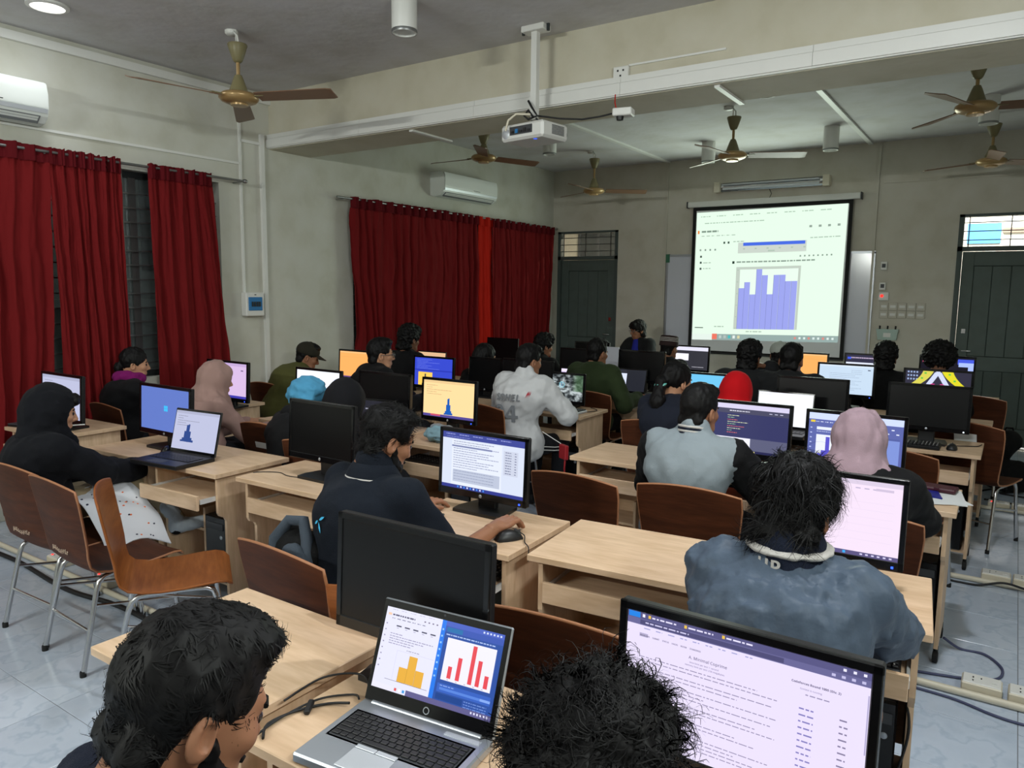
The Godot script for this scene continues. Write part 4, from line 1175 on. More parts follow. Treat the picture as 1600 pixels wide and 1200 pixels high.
		"notebook_violet":
			im.fill(c8(104, 118, 190))
			rect(im, 0, 0, 1, 0.13, c8(206, 218, 255)); rect(im, 0, 0.13, 1, 0.87, c8(92, 102, 168))
			rect(im, 0.02, 0.15, 0.05, 0.045, c8(230, 200, 60))
			for k in 7: scrib(im, 0.08 + k * 0.05, 0.17, 0.035, c8(214, 220, 244), 0.016)
			rect(im, 0.09, 0.28, 0.33, 0.06, c8(226, 232, 252)); scrib(im, 0.09, 0.37, 0.4, c8(190, 200, 236), 0.014)
			rect(im, 0.09, 0.44, 0.3, 0.5, c8(232, 236, 252))
			bars(im, 0.11, 0.48, 0.26, 0.44, [0.2, 0.36, 1.0, 0.4, 0.26, 0.5], c8(90, 84, 200))
			for k in 6: rect(im, 0.02, 0.3 + k * 0.1, 0.02, 0.02, c8(190, 200, 240))
			for k in 4: rect(im, 0.78 + k * 0.05, 0.2 + 0.08 * (k % 2), 0.03, 0.022, c8(230, 236, 255))
			rect(im, 0.52, 0.38, 0.45, 0.55, c8(126, 146, 214)); rect(im, 0.52, 0.38, 0.45, 0.04, c8(84, 96, 160))
			for k in 5: rect(im, 0.76 + k * 0.04, 0.95, 0.02, 0.025, c8(220, 228, 250))
		"doc_pale":
			im.fill(c8(196, 216, 236))
			rect(im, 0, 0, 1, 0.05, c8(214, 228, 244)); rect(im, 0.9, 0.12, 0.05, 0.03, c8(60, 70, 90))
			for r in 12: scrib(im, 0.2 if r > 1 else 0.6, 0.16 + r * 0.062, [0.55, 0.3, 0.6, 0.48][r % 4] if r > 1 else 0.2, c8(150, 168, 190), 0.012)
		"sky_photo":
			im.fill(c8(110, 196, 238))
			for k in 260: rect(im, rng.randf(), rng.randf_range(0.5, 1.0), 0.03, 0.05, [c8(200, 120, 100), c8(236, 214, 200), c8(90, 70, 90), c8(240, 244, 250)][k % 4])
			for k in 14: rect(im, 0.2 + k * 0.012, 0.46 - 0.008 * k, 0.014, 0.14, c8(240, 244, 252))
		"arrows":
			im.fill(c8(46, 44, 62))
			for r in 3:
				for k in 4: rect(im, 0.03 + k * 0.045, 0.02 + r * 0.11, 0.026, 0.055, c8(150, 170, 210))
			for y in range(0, 170, 1):
				var v := y / 150.0
				rect(im, 0.27 - 0.06 * v - 0.10 * v * v, y / 384.0, 0.16 - 0.02 * v, 0.004, c8(214, 206, 84))
				rect(im, 0.56 + 0.1 * v + 0.10 * v * v, y / 384.0, 0.17 - 0.03 * v, 0.004, c8(222, 214, 40))
				if v > 0.06:
					rect(im, 0.46 - 0.13 * v, y / 384.0, 0.085, 0.004, c8(206, 214, 244)); rect(im, 0.46 + 0.13 * v, y / 384.0, 0.085, 0.004, c8(206, 214, 244))
			rect(im, 0.468, 0.0, 0.065, 0.09, c8(206, 214, 244))
			for k in 4: rect(im, [0.29, 0.24, 0.66, 0.74][k], [0.04, 0.2, 0.05, 0.24][k], 0.035, 0.05, c8(96, 190, 70))
			rect(im, 0.4, 0.38, 0.06, 0.05, c8(226, 60, 150)); rect(im, 0.54, 0.38, 0.06, 0.05, c8(226, 60, 150))
		"blue_dark":
			im.fill(c8(24, 22, 34)); rect(im, 0.7, 0.05, 0.3, 0.2, c8(70, 90, 220)); rect(im, 0.72, 0.18, 0.28, 0.16, c8(170, 190, 250)); rect(im, 0.9, 0.2, 0.1, 0.5, c8(170, 190, 250))
			rect(im, 0.03, 0.12, 0.05, 0.1, c8(220, 90, 130))
		"strip":
			im.fill(c8(44, 42, 66)); rect(im, 0, 0.32, 1, 0.34, c8(226, 232, 250)); scrib(im, 0.1, 0.1, 0.6, c8(190, 170, 200), 0.05); rect(im, 0.03, 0.1, 0.08, 0.09, c8(60, 90, 230))
		"small_text":
			im.fill(c8(40, 40, 50)); scrib(im, 0.2, 0.3, 0.7, c8(190, 190, 210), 0.05); scrib(im, 0.4, 0.5, 0.4, c8(150, 150, 176), 0.05)
	return im

func screen_mat(key: String, energy := 1.12) -> StandardMaterial3D:
	var k := "screen_" + key
	if M.has(k):
		return M[k]
	var m := mat(k, c8(6, 6, 8), 0.35, 0, 0.3)
	m.emission_enabled = true
	m.emission = Color.BLACK
	m.emission_texture = ImageTexture.create_from_image(draw(key))
	m.emission_energy_multiplier = energy
	m.texture_repeat = false
	return m

# ---------------------------------------------------------------- desks and chairs
func desk(label: String, xl: float, zf: float, yaw := 0.0, w := 0.635, pull := 0.0, alt := false) -> Node3D:
	# xl, zf: front left corner of the top; the desk reaches 0.49 back from there
	var d := thing("computer_desk", label, "desk", Vector3(xl, 0, zf), yaw)
	var wood: Material = M.oak_b if alt else M.oak
	var key := "desk%d" % int(w * 1000)
	if not M.has(key):
		var q := {}
		q.top = G.new().bbox(Vector3(w / 2, 0.738, -0.245), Vector3(w, 0.025, 0.49), 0.0025).mesh()
		var poly := PackedVector2Array([Vector2(-0.035, 0.7255), Vector2(-0.035, 0.535), Vector2(-0.045, 0.515), Vector2(-0.075, 0.50), Vector2(-0.085, 0.48), Vector2(-0.085, 0.075), Vector2(-0.46, 0.075), Vector2(-0.46, 0.7255)])
		var side := Basis(Vector3(0, 0, 1), Vector3(0, 1, 0), Vector3(-1, 0, 0))
		q.side_l = G.new().prism(poly, 0.018, Transform3D(side, Vector3(0.04, 0, 0))).mesh()
		q.side_r = G.new().prism(poly, 0.018, Transform3D(side, Vector3(w - 0.04, 0, 0))).mesh()
		q.tray = G.new().bbox(Vector3(w / 2, 0.605, -0.2), Vector3(w - 0.12, 0.015, 0.34), 0.002).mesh()
		q.fascia = G.new().bbox(Vector3(w / 2, 0.606, -0.032), Vector3(w - 0.105, 0.078, 0.016), 0.002).mesh()
		q.rail_l = bx(G.new(), 0.05, 0.059, 0.598, 0.622, -0.045, -0.40).mesh()
		q.rail_r = bx(G.new(), w - 0.059, w - 0.05, 0.598, 0.622, -0.045, -0.40).mesh()
		q.back = bx(G.new(), 0.049, w - 0.049, 0.16, 0.56, -0.438, -0.452).mesh()
		q.shelf = bx(G.new(), 0.049, w - 0.049, 0.10, 0.117, -0.12, -0.436).mesh()
		q.divider = bx(G.new(), w - 0.29, w - 0.275, 0.117, 0.5, -0.13, -0.436).mesh()
		q.small_shelf = bx(G.new(), 0.049, w - 0.29, 0.33, 0.345, -0.2, -0.436).mesh()
		q.fork = G.new().tube([Vector3(0, 0.078, 0), Vector3(0, 0.03, 0.006)], 0.011, 8).mesh()
		q.wheel = G.new().lathe([Vector2(0, -0.011), Vector2(0.02, -0.012), Vector2(0.028, -0.009), Vector2(0.028, 0.009), Vector2(0.02, 0.012), Vector2(0, 0.011)], 16, Transform3D(Basis(Vector3.BACK, PI / 2), Vector3(0, 0.028, 0.01))).mesh()
		M[key] = q
	var q: Dictionary = M[key]
	part(d, "desk_top", q.top, wood)
	part(d, "side_panel", q.side_l, wood)
	part(d, "side_panel", q.side_r, wood)
	var t := part(d, "keyboard_tray", q.tray, wood, xf(Vector3(0, 0, pull)))
	part(t, "tray_front", q.fascia, wood)
	part(t, "slide_rail", q.rail_l, M.rail_white)
	part(t, "slide_rail", q.rail_r, M.rail_white)
	part(d, "back_panel", q.back, M.oak_b)
	part(d, "bottom_shelf", q.shelf, wood)
	part(d, "divider", q.divider, wood)
	part(d, "inner_shelf", q.small_shelf, wood)
	for p in [Vector3(0.04, 0, -0.12), Vector3(w - 0.04, 0, -0.12), Vector3(0.04, 0, -0.43), Vector3(w - 0.04, 0, -0.43)]:
		var c := part(d, "caster", q.wheel, M.rubber, xf(p))
		part(c, "caster_fork", q.fork, M.black_plastic)
	return d

var chair_proto: Dictionary = {}

func chair(label: String, x: float, z: float, yaw := 0.0, light := false, mark := false, note := false) -> Node3D:
	if chair_proto.is_empty():
		var pts := [Vector2(0.262, 0.835), Vector2(0.25, 0.78), Vector2(0.236, 0.71), Vector2(0.222, 0.64), Vector2(0.21, 0.575), Vector2(0.203, 0.52), Vector2(0.19, 0.478), Vector2(0.16, 0.452), Vector2(0.11, 0.441), Vector2(0.04, 0.437), Vector2(-0.05, 0.44), Vector2(-0.13, 0.447), Vector2(-0.185, 0.45), Vector2(-0.22, 0.443), Vector2(-0.24, 0.425)]
		var wid := [0.232, 0.235, 0.229, 0.221, 0.212, 0.204, 0.198, 0.196, 0.2, 0.207, 0.21, 0.21, 0.205, 0.196, 0.18]
		var f := func(u: float, v: float) -> Vector3:
			var k := v * 14.0
			var a := int(minf(floor(k), 13.0))
			var q: Vector2 = pts[a].lerp(pts[a + 1], k - a)
			var w: float = lerpf(wid[a], wid[a + 1], k - a)
			var s := (u - 0.5) * 2.0
			var back := clampf(1.0 - k / 7.0, 0, 1)
			var arch := 0.028 * (1.0 - s * s) * clampf(1.0 - k / 2.0, 0, 1)
			return Vector3(s * w, q.y + arch - 0.012 * (1.0 - s * s) * (1.0 - back) , q.x + 0.028 * (1.0 - s * s) * back - 0.014 * back)
		chair_proto.shell = G.new().grid(12, 42, f, 0.011, 0.45, 0.95).mesh()
		var rim := []
		for k in 13: rim.append(f.call(k / 12.0, 0.0))
		for k in range(1, 43): rim.append(f.call(1.0, k / 42.0))
		for k in range(11, -1, -1): rim.append(f.call(k / 12.0, 1.0))
		for k in range(41, -1, -1): rim.append(f.call(0.0, k / 42.0))
		chair_proto.edge = G.new().tube(rim, 0.0058, 6).mesh()
		for s in [-1, 1]:
			var leg := [Vector3(0.195 * s, 0.012, -0.215), Vector3(0.18 * s, 0.38, -0.175), Vector3(0.178 * s, 0.408, -0.165), Vector3(0.177 * s, 0.421, -0.14), Vector3(0.176 * s, 0.424, -0.1), Vector3(0.176 * s, 0.424, 0.09), Vector3(0.177 * s, 0.418, 0.125), Vector3(0.179 * s, 0.4, 0.15), Vector3(0.182 * s, 0.36, 0.165), Vector3(0.198 * s, 0.012, 0.245)]
			chair_proto["frame%d" % s] = G.new().tube(leg, 0.0115, 10).mesh()
			chair_proto["brace%d" % s] = G.new().tube([Vector3(0.187 * s, 0.22, -0.195), Vector3(0.184 * s, 0.3, 0.178)], 0.007, 8).mesh()
		chair_proto.cross1 = G.new().tube([Vector3(-0.176, 0.42, -0.1), Vector3(0.176, 0.42, -0.1)], 0.009, 8).mesh()
		chair_proto.cross2 = G.new().tube([Vector3(-0.19, 0.19, 0.205), Vector3(0.19, 0.19, 0.205)], 0.007, 8).mesh()
		chair_proto.foot = G.new().lathe([Vector2(0, 0), Vector2(0.0135, 0), Vector2(0.0135, 0.022), Vector2(0.012, 0.026)], 10).mesh()
		var st := G.new()
		var rg := RandomNumberGenerator.new()
		rg.seed = 12
		for k in 10:
			var px := -0.075 + k * 0.016
			var c0 := Vector3(px, 0.528 + 0.004 * sin(k), 0.2165 + 0.0142 * (1.0 - pow(px / 0.205, 2)))
			st.box(c0, Vector3(0.003, rg.randf_range(0.016, 0.022), 0.002))
			st.box(c0 + Vector3(0.004, rg.randf_range(-0.008, 0.008), 0), Vector3(0.008, 0.003, 0.002))
		chair_proto.mark = st.mesh()
		chair_proto.note = G.new().box(Vector3(-0.01, 0.72, 0.2615), Vector3(0.115, 0.038, 0.002), Basis(Vector3.RIGHT, 0.2)).mesh()
	var c := thing("plywood_chair", label, "chair", Vector3(x, 0, z), yaw)
	var sh := part(c, "seat_shell", chair_proto.shell, M.plywood_light if light else M.plywood)
	part(sh, "shell_edge", chair_proto.edge, M.plywood_edge if not light else M.plywood_light)
	if mark: part(sh, "stencil_mark", chair_proto.mark, M.stencil)
	if note: part(sh, "paper_label", chair_proto.note, M.white_plastic)
	for s in [-1, 1]:
		var fr := part(c, "leg_frame", chair_proto["frame%d" % s], M.chrome)
		part(fr, "brace", chair_proto["brace%d" % s], M.chrome)
		for z2 in [-0.216, 0.246]:
			part(fr, "rubber_foot", chair_proto.foot, M.rubber, xf(Vector3(0.1965 * s, 0, z2)))
	part(c, "cross_bar", chair_proto.cross1, M.chrome)
	part(c, "cross_bar", chair_proto.cross2, M.chrome)
	return c

func furniture() -> void:
	# row nearest the camera
	desk("oak desk at the bottom left, empty top, left of the silver laptop", -1.97, -0.935, 0, 0.615)
	desk("oak desk carrying the silver laptop", -1.29, -0.91, 1, 0.625, 0.0, true)
	desk("oak desk under the big bright monitor at the bottom right", -0.655, -0.92, 0, 0.635)
	# second row
	desk("oak desk at the left picture edge behind the hooded person", -5.62, -2.20, 2, 0.62, 0.06)
	desk("oak desk with the blue start-logo monitor", -4.52, -2.19, 2.4, 0.595, 0.0, true)
	desk("oak desk with the open dark laptop in front of the hooded person", -3.925, -2.215, 2.4, 0.595, 0.10)
	desk("oak desk with the black switched-off monitor and mouse left of the polo man", -3.22, -2.28, 1.5)
	desk("oak desk where the man in the black polo uses his mouse", -2.095, -2.125, 2.3, 0.64, 0.05, true)
	desk("empty oak desk between the polo man and the grey-jacket man", -1.41, -2.204, 5.3, 0.645)
	desk("oak desk of the man in the grey windbreaker", -0.765, -2.265, 5.3, 0.645, 0.09, true)
	# third row
	desk("oak desk against the curtain with the pink page monitor", -5.80, -3.49, 0, 0.62)
	desk("oak desk under the white monitor behind the blue beanie", -4.56, -3.44, 0, 0.635, 0, true)
	desk("oak desk under the switched-off monitor behind the black veil", -3.9, -3.42, 0)
	desk("oak desk under the cream histogram monitor", -3.25, -3.44, 0, 0.635, 0.08, true)
	desk("empty-topped oak desk left of the varsity-jacket man", -2.10, -3.73, 1, 0.645)
	desk("oak desk of the man in the grey varsity jacket", -1.45, -3.735, 0.5, 0.645, 0, true)
	desk("oak desk with papers at its right end, behind the lilac headscarf", -0.80, -3.735, 0.5, 0.65, 0.08)
	# fourth row
	desk("oak desk of the olive-jacket man in a cap", -5.6, -4.78, 0)
	desk("oak desk under the blue page monitor with a yellow chart", -4.68, -4.85, 0, 0.635, 0, true)
	desk("oak desk under the grey switched-off monitor left of the white-shirt man", -4.0, -4.93, 0)
	desk("oak desk of the man in the white printed shirt", -3.345, -4.935, 1, 0.645, 0.07, true)
	desk("oak desk of the ponytail girl", -2.06, -5.2, 0, 0.645)
	desk("oak desk of the person in the red headscarf", -1.405, -5.2, 0, 0.645, 0, true)
	desk("oak desk at the right with a black monitor and a mouse, fourth row", -0.755, -5.21, 0, 0.645, 0.06)
	# fifth row
	desk("oak desk in the fifth row beside the far red curtain with a beige page", -5.6, -6.05, 0, 0.635, 0, true)
	desk("oak desk in the fifth row with the small violet page", -3.72, -6.1, 0)
	desk("oak desk of the man in the green jacket", -3.075, -6.1, 0, 0.645, 0.06, true)
	desk("oak desk in the fifth row, left of the pale document monitor", -2.04, -6.35, 0, 0.645)
	desk("oak desk under the pale document monitor", -1.385, -6.35, 0, 0.645, 0, true)
	desk("oak desk under the monitor with yellow and white shapes", -0.73, -6.3, 0, 0.645)
	# sixth row
	desk("oak desk in the last row by the scarlet curtain strip", -5.6, -7.35, 0)
	desk("oak desk in the last row before the corner door", -4.5, -7.6, 0, 0.635, 0, true)
	desk("oak desk in the last row beside the striped cap", -3.36, -7.8, 0)
	desk("oak desk in the last row under the amber screen", -2.02, -7.9, 0, 0.645, 0, true)
	desk("oak desk in the last row under the monitor with a white strip", -1.37, -7.9, 0, 0.645)
	desk("oak desk in the last row nearest the right door", -0.72, -7.9, 0, 0.645, 0, true)
	# chairs
	chair("plywood chair under the hooded person at the left edge, stencilled back", -3.89, -1.79, 2, false, true)
	chair("plywood chair second from the left edge, stencilled back, beside the hooded person", -3.45, -1.77, -3, false, true)
	chair("light brown plywood chair turned sideways, empty, behind the bearded man's head", -3.02, -1.80, -33, true)
	chair("plywood chair of the man in the black polo, backrest seen from behind", -1.93, -1.78, -4)
	chair("orange-brown plywood chair half hidden by the near black monitor", -1.42, -1.72, 8, true)
	chair("empty plywood chair between the silver laptop and the big bright monitor", -0.98, -1.86, 5)
	chair("plywood chair under the man in the grey windbreaker", -0.43, -1.95, 4)
	chair("plywood chair just right of the polo man's monitor", -1.64, -3.22, -3)
	chair("plywood chair of the varsity-jacket man, orange top edge", -1.15, -3.33, 3)
	chair("plywood chair under the lilac headscarf person", -0.46, -3.38, 0)
	chair("empty plywood chair under the ponytail girl", -1.95, -4.82, 3)
	chair("plywood chair of the red headscarf person", -1.42, -4.85, 0)
	chair("empty plywood chair below the black monitor at right, fourth row", -0.45, -4.78, -14)
	chair("tall-looking plywood chair of the green-jacket man, stencilled back", -3.0, -5.84, 0, false, true)
	chair("plywood chair behind the man in the white printed shirt", -3.22, -4.68, -10)
	chair("plywood chair by the wall, left of the white monitor", -5.55, -4.52, 0)
	chair("plywood chair with a white paper label, below the blue beanie", -3.86, -3.2, 0, false, false, true)
	chair("orange-brown plywood chair partly behind the polo man's head", -3.2, -3.0, 0)
	chair("dark plywood chair of the girl with the purple scarf", -5.4, -3.02, -3)
	chair("plywood chair under the beige headscarf person", -4.62, -3.0, 0)
	chair("plywood chair in the aisle at right, holding a white sheet", -0.14, -6.05, -20)
	chair("plywood chair at the far right in front of the dark door", -0.2, -7.65, -10)

# ---------------------------------------------------------------- computers
func monitor(label: String, xc: float, ytop: float, z: float, w: float, key := "", yaw := 0.0, h := 0.0, led := "led_blue", y_desk := 0.7505, ratio := 0.585) -> Node3D:
	if h == 0.0: h = w * ratio + 0.02
	var m := thing("monitor", label, "monitor", Vector3(xc, y_desk, z), yaw)
	var top := ytop - y_desk
	var cy := top - h / 2
	var tilt := xf(Vector3(0, cy, 0), -3.0)
	var p := part(m, "casing", G.new().bbox(Vector3(0, 0, -0.014), Vector3(w, h, 0.024), 0.004).mesh(), M.black_plastic, tilt)
	part(p, "back_bulge", G.new().bbox(Vector3(0, -0.02, -0.035), Vector3(w * 0.6, h * 0.55, 0.03), 0.01).mesh(), M.black_plastic)
	var bz := 0.017
	var bb := 0.03
	for e in [[-w / 2, -w / 2 + bz, -h / 2, h / 2], [w / 2 - bz, w / 2, -h / 2, h / 2], [-w / 2, w / 2, h / 2 - bz, h / 2], [-w / 2, w / 2, -h / 2, -h / 2 + bb]]:
		part(p, "bezel", G.new().bbox(Vector3((e[0] + e[1]) / 2, (e[2] + e[3]) / 2, 0.0), Vector3(e[1] - e[0], e[3] - e[2], 0.008), 0.002).mesh(), M.black_gloss)
	var s := G.new()
	s.quad(Vector3(-w / 2 + bz, -h / 2 + bb, 0.001), Vector3(w / 2 - bz, -h / 2 + bb, 0.001), Vector3(w / 2 - bz, h / 2 - bz, 0.001), Vector3(-w / 2 + bz, h / 2 - bz, 0.001), Vector2(0, 1), Vector2(1, 1), Vector2(1, 0), Vector2(0, 0), Vector3.BACK)
	part(p, "screen", s.mesh(), screen_mat(key) if key != "" else M.dark_screen)
	part(p, "maker_badge", G.new().lathe([Vector2(0, 0.001), Vector2(0.007, 0.001), Vector2(0.008, 0)], 14, Transform3D(Basis(Vector3.RIGHT, PI / 2), Vector3(0, -h / 2 + 0.014, 0.004))).mesh(), M.silver)
	if led != "":
		part(p, "power_light", bx(G.new(), w / 2 - 0.035, w / 2 - 0.028, -h / 2 + 0.008, -h / 2 + 0.015, 0.0035, 0.006).mesh(), M[led])
	part(m, "stand_neck", G.new().bbox(Vector3(0, (cy - 0.03 + 0.012) / 2, -0.05), Vector3(0.095, cy - 0.03, 0.03), 0.006).mesh(), M.black_plastic)
	part(m, "stand_base", G.new().prism(PackedVector2Array([Vector2(-0.105, -0.09), Vector2(0.105, -0.09), Vector2(0.125, 0.03), Vector2(0.115, 0.085), Vector2(-0.115, 0.085), Vector2(-0.125, 0.03)]), 0.014, Transform3D(Basis(Vector3.RIGHT, PI / 2), Vector3(0, 0.0075, -0.03))).mesh(), M.black_plastic)
	return m

func laptop(label: String, x: float, z: float, w: float, yaw: float, key: String, open_deg := 108.0, silver := false, keys := false) -> Node3D:
	# x, z: middle of the hinge
	var l := thing("laptop", label, "laptop", Vector3(x, 0.7505, z), yaw)
	var d := w * 0.685
	var h := w * 0.675
	var shell: Material = M.silver if silver else M.black_plastic
	var b := part(l, "base", G.new().bbox(Vector3(0, 0.012, d / 2), Vector3(w, 0.022, d), 0.004).mesh(), shell)
	part(b, "underside", G.new().bbox(Vector3(0, 0.004, d / 2), Vector3(w - 0.006, 0.008, d - 0.006), 0.002).mesh(), M.black_plastic)
	var well := part(b, "keyboard_well", bx(G.new(), -w * 0.435, w * 0.435, 0.0225, 0.0238, 0.05, d * 0.63).mesh(), M.black_plastic if not silver else M.grey_plastic)
	part(b, "touchpad", bx(G.new(), -w * 0.2, w * 0.1, 0.0225, 0.0237, d * 0.69, d * 0.93).mesh(), M.grey_plastic if not silver else M.silver_light)
	if silver:
		part(b, "keyboard_rim", bx(G.new(), -w * 0.45, w * 0.45, 0.0222, 0.023, 0.044, d * 0.65).mesh(), M.silver_light)
		for q in [[-0.2, 0.66], [-0.2, 0.94]]:
			for k in 2:
				part(b, "pad_button", G.new().bbox(Vector3(w * (-0.125 + k * 0.15), 0.0245, d * q[1]), Vector3(w * 0.145, 0.003, 0.012), 0.001).mesh(), M.silver_light)
		part(b, "button_strip", bx(G.new(), w * 0.2, w * 0.45, 0.0225, 0.0245, 0.022, 0.034).mesh(), M.silver_light)
	var rows := 6
	var kw := w * 0.86
	if keys:
		var kd := (d * 0.63 - 0.056) / rows
		for r in rows:
			var x0 := -kw / 2
			var lens: Array = [[1, 1, 1, 1, 1, 1, 1, 1, 1, 1, 1, 1, 1, 1, 1], [1, 1, 1, 1, 1, 1, 1, 1, 1, 1, 1, 1, 1, 1.7, 1], [1.5, 1, 1, 1, 1, 1, 1, 1, 1, 1, 1, 1, 1, 1.2, 1], [1.8, 1, 1, 1, 1, 1, 1, 1, 1, 1, 1, 1, 1.9, 1], [2.3, 1, 1, 1, 1, 1, 1, 1, 1, 1, 1, 1.5, 1, 1], [1.2, 1, 1, 1.1, 5.4, 1.1, 1, 1, 1, 1, 1]][r]
			var total := 0.0
			for q in lens: total += q
			for q in lens:
				var ww: float = kw * q / total
				part(well, "key", G.new().bbox(Vector3(x0 + ww / 2, 0.0258, 0.053 + (r + 0.5) * kd), Vector3(ww - 0.0028, 0.004, kd - 0.003), 0.001).mesh(), M.key_black)
				x0 += ww
	else:
		var kg := G.new()
		for r in 5:
			for c in 13:
				kg.box(Vector3(-kw / 2 + (c + 0.5) * kw / 13, 0.0248, 0.055 + (r + 0.5) * (d * 0.63 - 0.06) / 5), Vector3(kw / 13 - 0.004, 0.003, (d * 0.63 - 0.06) / 5 - 0.004))
		part(well, "keys", kg.mesh(), M.key_black)
	var tilt := Transform3D(Basis(Vector3.RIGHT, -deg_to_rad(open_deg - 90.0)), Vector3(0, 0.022, 0.004))
	var lid := part(l, "lid", G.new().bbox(Vector3(0, h / 2, -0.006), Vector3(w, h, 0.009), 0.003).mesh(), shell, tilt)
	part(lid, "screen_frame", G.new().bbox(Vector3(0, h / 2, -0.0005), Vector3(w - 0.006, h - 0.006, 0.003), 0.001).mesh(), M.black_gloss)
	var bz := 0.014 if silver else 0.009
	var lo := 0.033 if silver else 0.02
	var s := G.new()
	s.quad(Vector3(-w / 2 + bz, lo, 0.0016), Vector3(w / 2 - bz, lo, 0.0016), Vector3(w / 2 - bz, h - bz - 0.004, 0.0016), Vector3(-w / 2 + bz, h - bz - 0.004, 0.0016), Vector2(0, 1), Vector2(1, 1), Vector2(1, 0), Vector2(0, 0), Vector3.BACK)
	part(lid, "screen", s.mesh(), screen_mat(key))
	part(l, "hinge", G.new().tube([Vector3(-w * 0.42, 0.02, 0.004), Vector3(w * 0.42, 0.02, 0.004)], 0.0075, 10).mesh(), M.silver if silver else M.black_plastic)
	if silver:
		part(lid, "maker_badge", G.new().lathe([Vector2(0.006, 0.001), Vector2(0.008, 0.001)], 16, Transform3D(Basis(Vector3.RIGHT, PI / 2), Vector3(0, 0.017, 0.002))).mesh(), M.silver)
		part(lid, "camera_dot", G.new().lathe([Vector2(0, 0.001), Vector2(0.003, 0.0)], 10, Transform3D(Basis(Vector3.RIGHT, PI / 2), Vector3(0, h - 0.009, 0.0012))).mesh(), M.grey_plastic)
	return l

func keyboard(label: String, at: Vector3, yaw := 0.0, mtl := "black_plastic", w := 0.44) -> Node3D:
	var k := thing("keyboard", label, "keyboard", at, yaw)
	part(k, "case", G.new().bbox(Vector3(0, 0.011, 0), Vector3(w, 0.02, 0.15), 0.004).mesh(), M[mtl])
	if not M.has("kb_key"):
		M["kb_key"] = G.new().bbox(Vector3(0, 0.0245, 0), Vector3(0.0165, 0.008, 0.0175), 0.002).mesh()
		M["kb_space"] = G.new().bbox(Vector3(0, 0.0245, 0), Vector3(0.11, 0.008, 0.0175), 0.002).mesh()
		M["kb_legend"] = G.new().box(Vector3(-0.003, 0.0287, -0.003), Vector3(0.004, 0.0005, 0.005)).mesh()
	for r in 6:
		for c in 21:
			var x := -0.205 + c * 0.0205
			if c in [15, 19] and r == 1: pass
			if r == 5 and c > 3 and c < 10:
				if c == 6: part(k, "key", M.kb_space, M.key_black, xf(Vector3(x, 0, -0.057 + r * 0.0225)))
				continue
			var q := part(k, "key", M.kb_key, M.key_black, xf(Vector3(x, 0, -0.057 + r * 0.0225)))
			if c % 2 == 0 or c > 16: part(q, "legend", M.kb_legend, M.white_plastic)
	return k

func mouse(label: String, at: Vector3, yaw: float, mtl := "black_plastic") -> Node3D:
	if not M.has("mouse_mesh"):
		M["mouse_mesh"] = G.new().grid(12, 14, func(u, v):
			var a: float = (u - 0.5) * PI
			var z: float = (v - 0.5) * 0.112
			var q: float = sqrt(maxf(0.0, 1.0 - pow((v - 0.5) * 2.0, 2.0) * 0.96))
			return Vector3(sin(a) * 0.031 * (0.35 + 0.65 * q), 0.001 + cos(a) * 0.038 * q * (1.0 + 0.2 * (v - 0.5)), z)).mesh()
		M["mouse_wheel"] = G.new().lathe([Vector2(0, -0.003), Vector2(0.009, -0.003), Vector2(0.009, 0.003), Vector2(0, 0.003)], 14, Transform3D(Basis(Vector3.BACK, PI / 2), Vector3(0, 0.03, -0.03))).mesh()
		M["mouse_line"] = bx(G.new(), -0.0006, 0.0006, 0.02, 0.034, -0.05, -0.01).mesh()
		M["mouse_base"] = bx(G.new(), -0.024, 0.024, 0.0, 0.004, -0.05, 0.05).mesh()
	var m := thing("mouse", label, "mouse", at, yaw)
	part(m, "shell", M.mouse_mesh, M[mtl])
	part(m, "sole", M.mouse_base, M.black_plastic)
	part(m, "wheel", M.mouse_wheel, M.grey_plastic)
	part(m, "button_gap", M.mouse_line, M.grey_plastic)
	return m

func tower(label: String, x: float, z: float, yaw := 0.0, y := 0.118) -> void:
	var t := thing("computer_tower", label, "computer", Vector3(x, y, z), yaw)
	part(t, "case", G.new().bbox(Vector3(0, 0.18, 0), Vector3(0.165, 0.36, 0.3), 0.006).mesh(), M.black_plastic)
	var f := part(t, "front_panel", G.new().bbox(Vector3(0, 0.18, 0.155), Vector3(0.165, 0.36, 0.016), 0.006).mesh(), M.black_gloss)
	part(f, "disc_drive", bx(G.new(), -0.07, 0.07, 0.29, 0.325, 0.162, 0.166).mesh(), M.grey_plastic)
	part(f, "power_button", G.new().lathe([Vector2(0, 0.003), Vector2(0.01, 0.002), Vector2(0.011, 0)], 14, Transform3D(Basis(Vector3.RIGHT, PI / 2), Vector3(0.05, 0.25, 0.163))).mesh(), M.silver)
	part(f, "sticker", bx(G.new(), -0.06, -0.04, 0.05, 0.075, 0.162, 0.1645).mesh(), M.white_plastic)

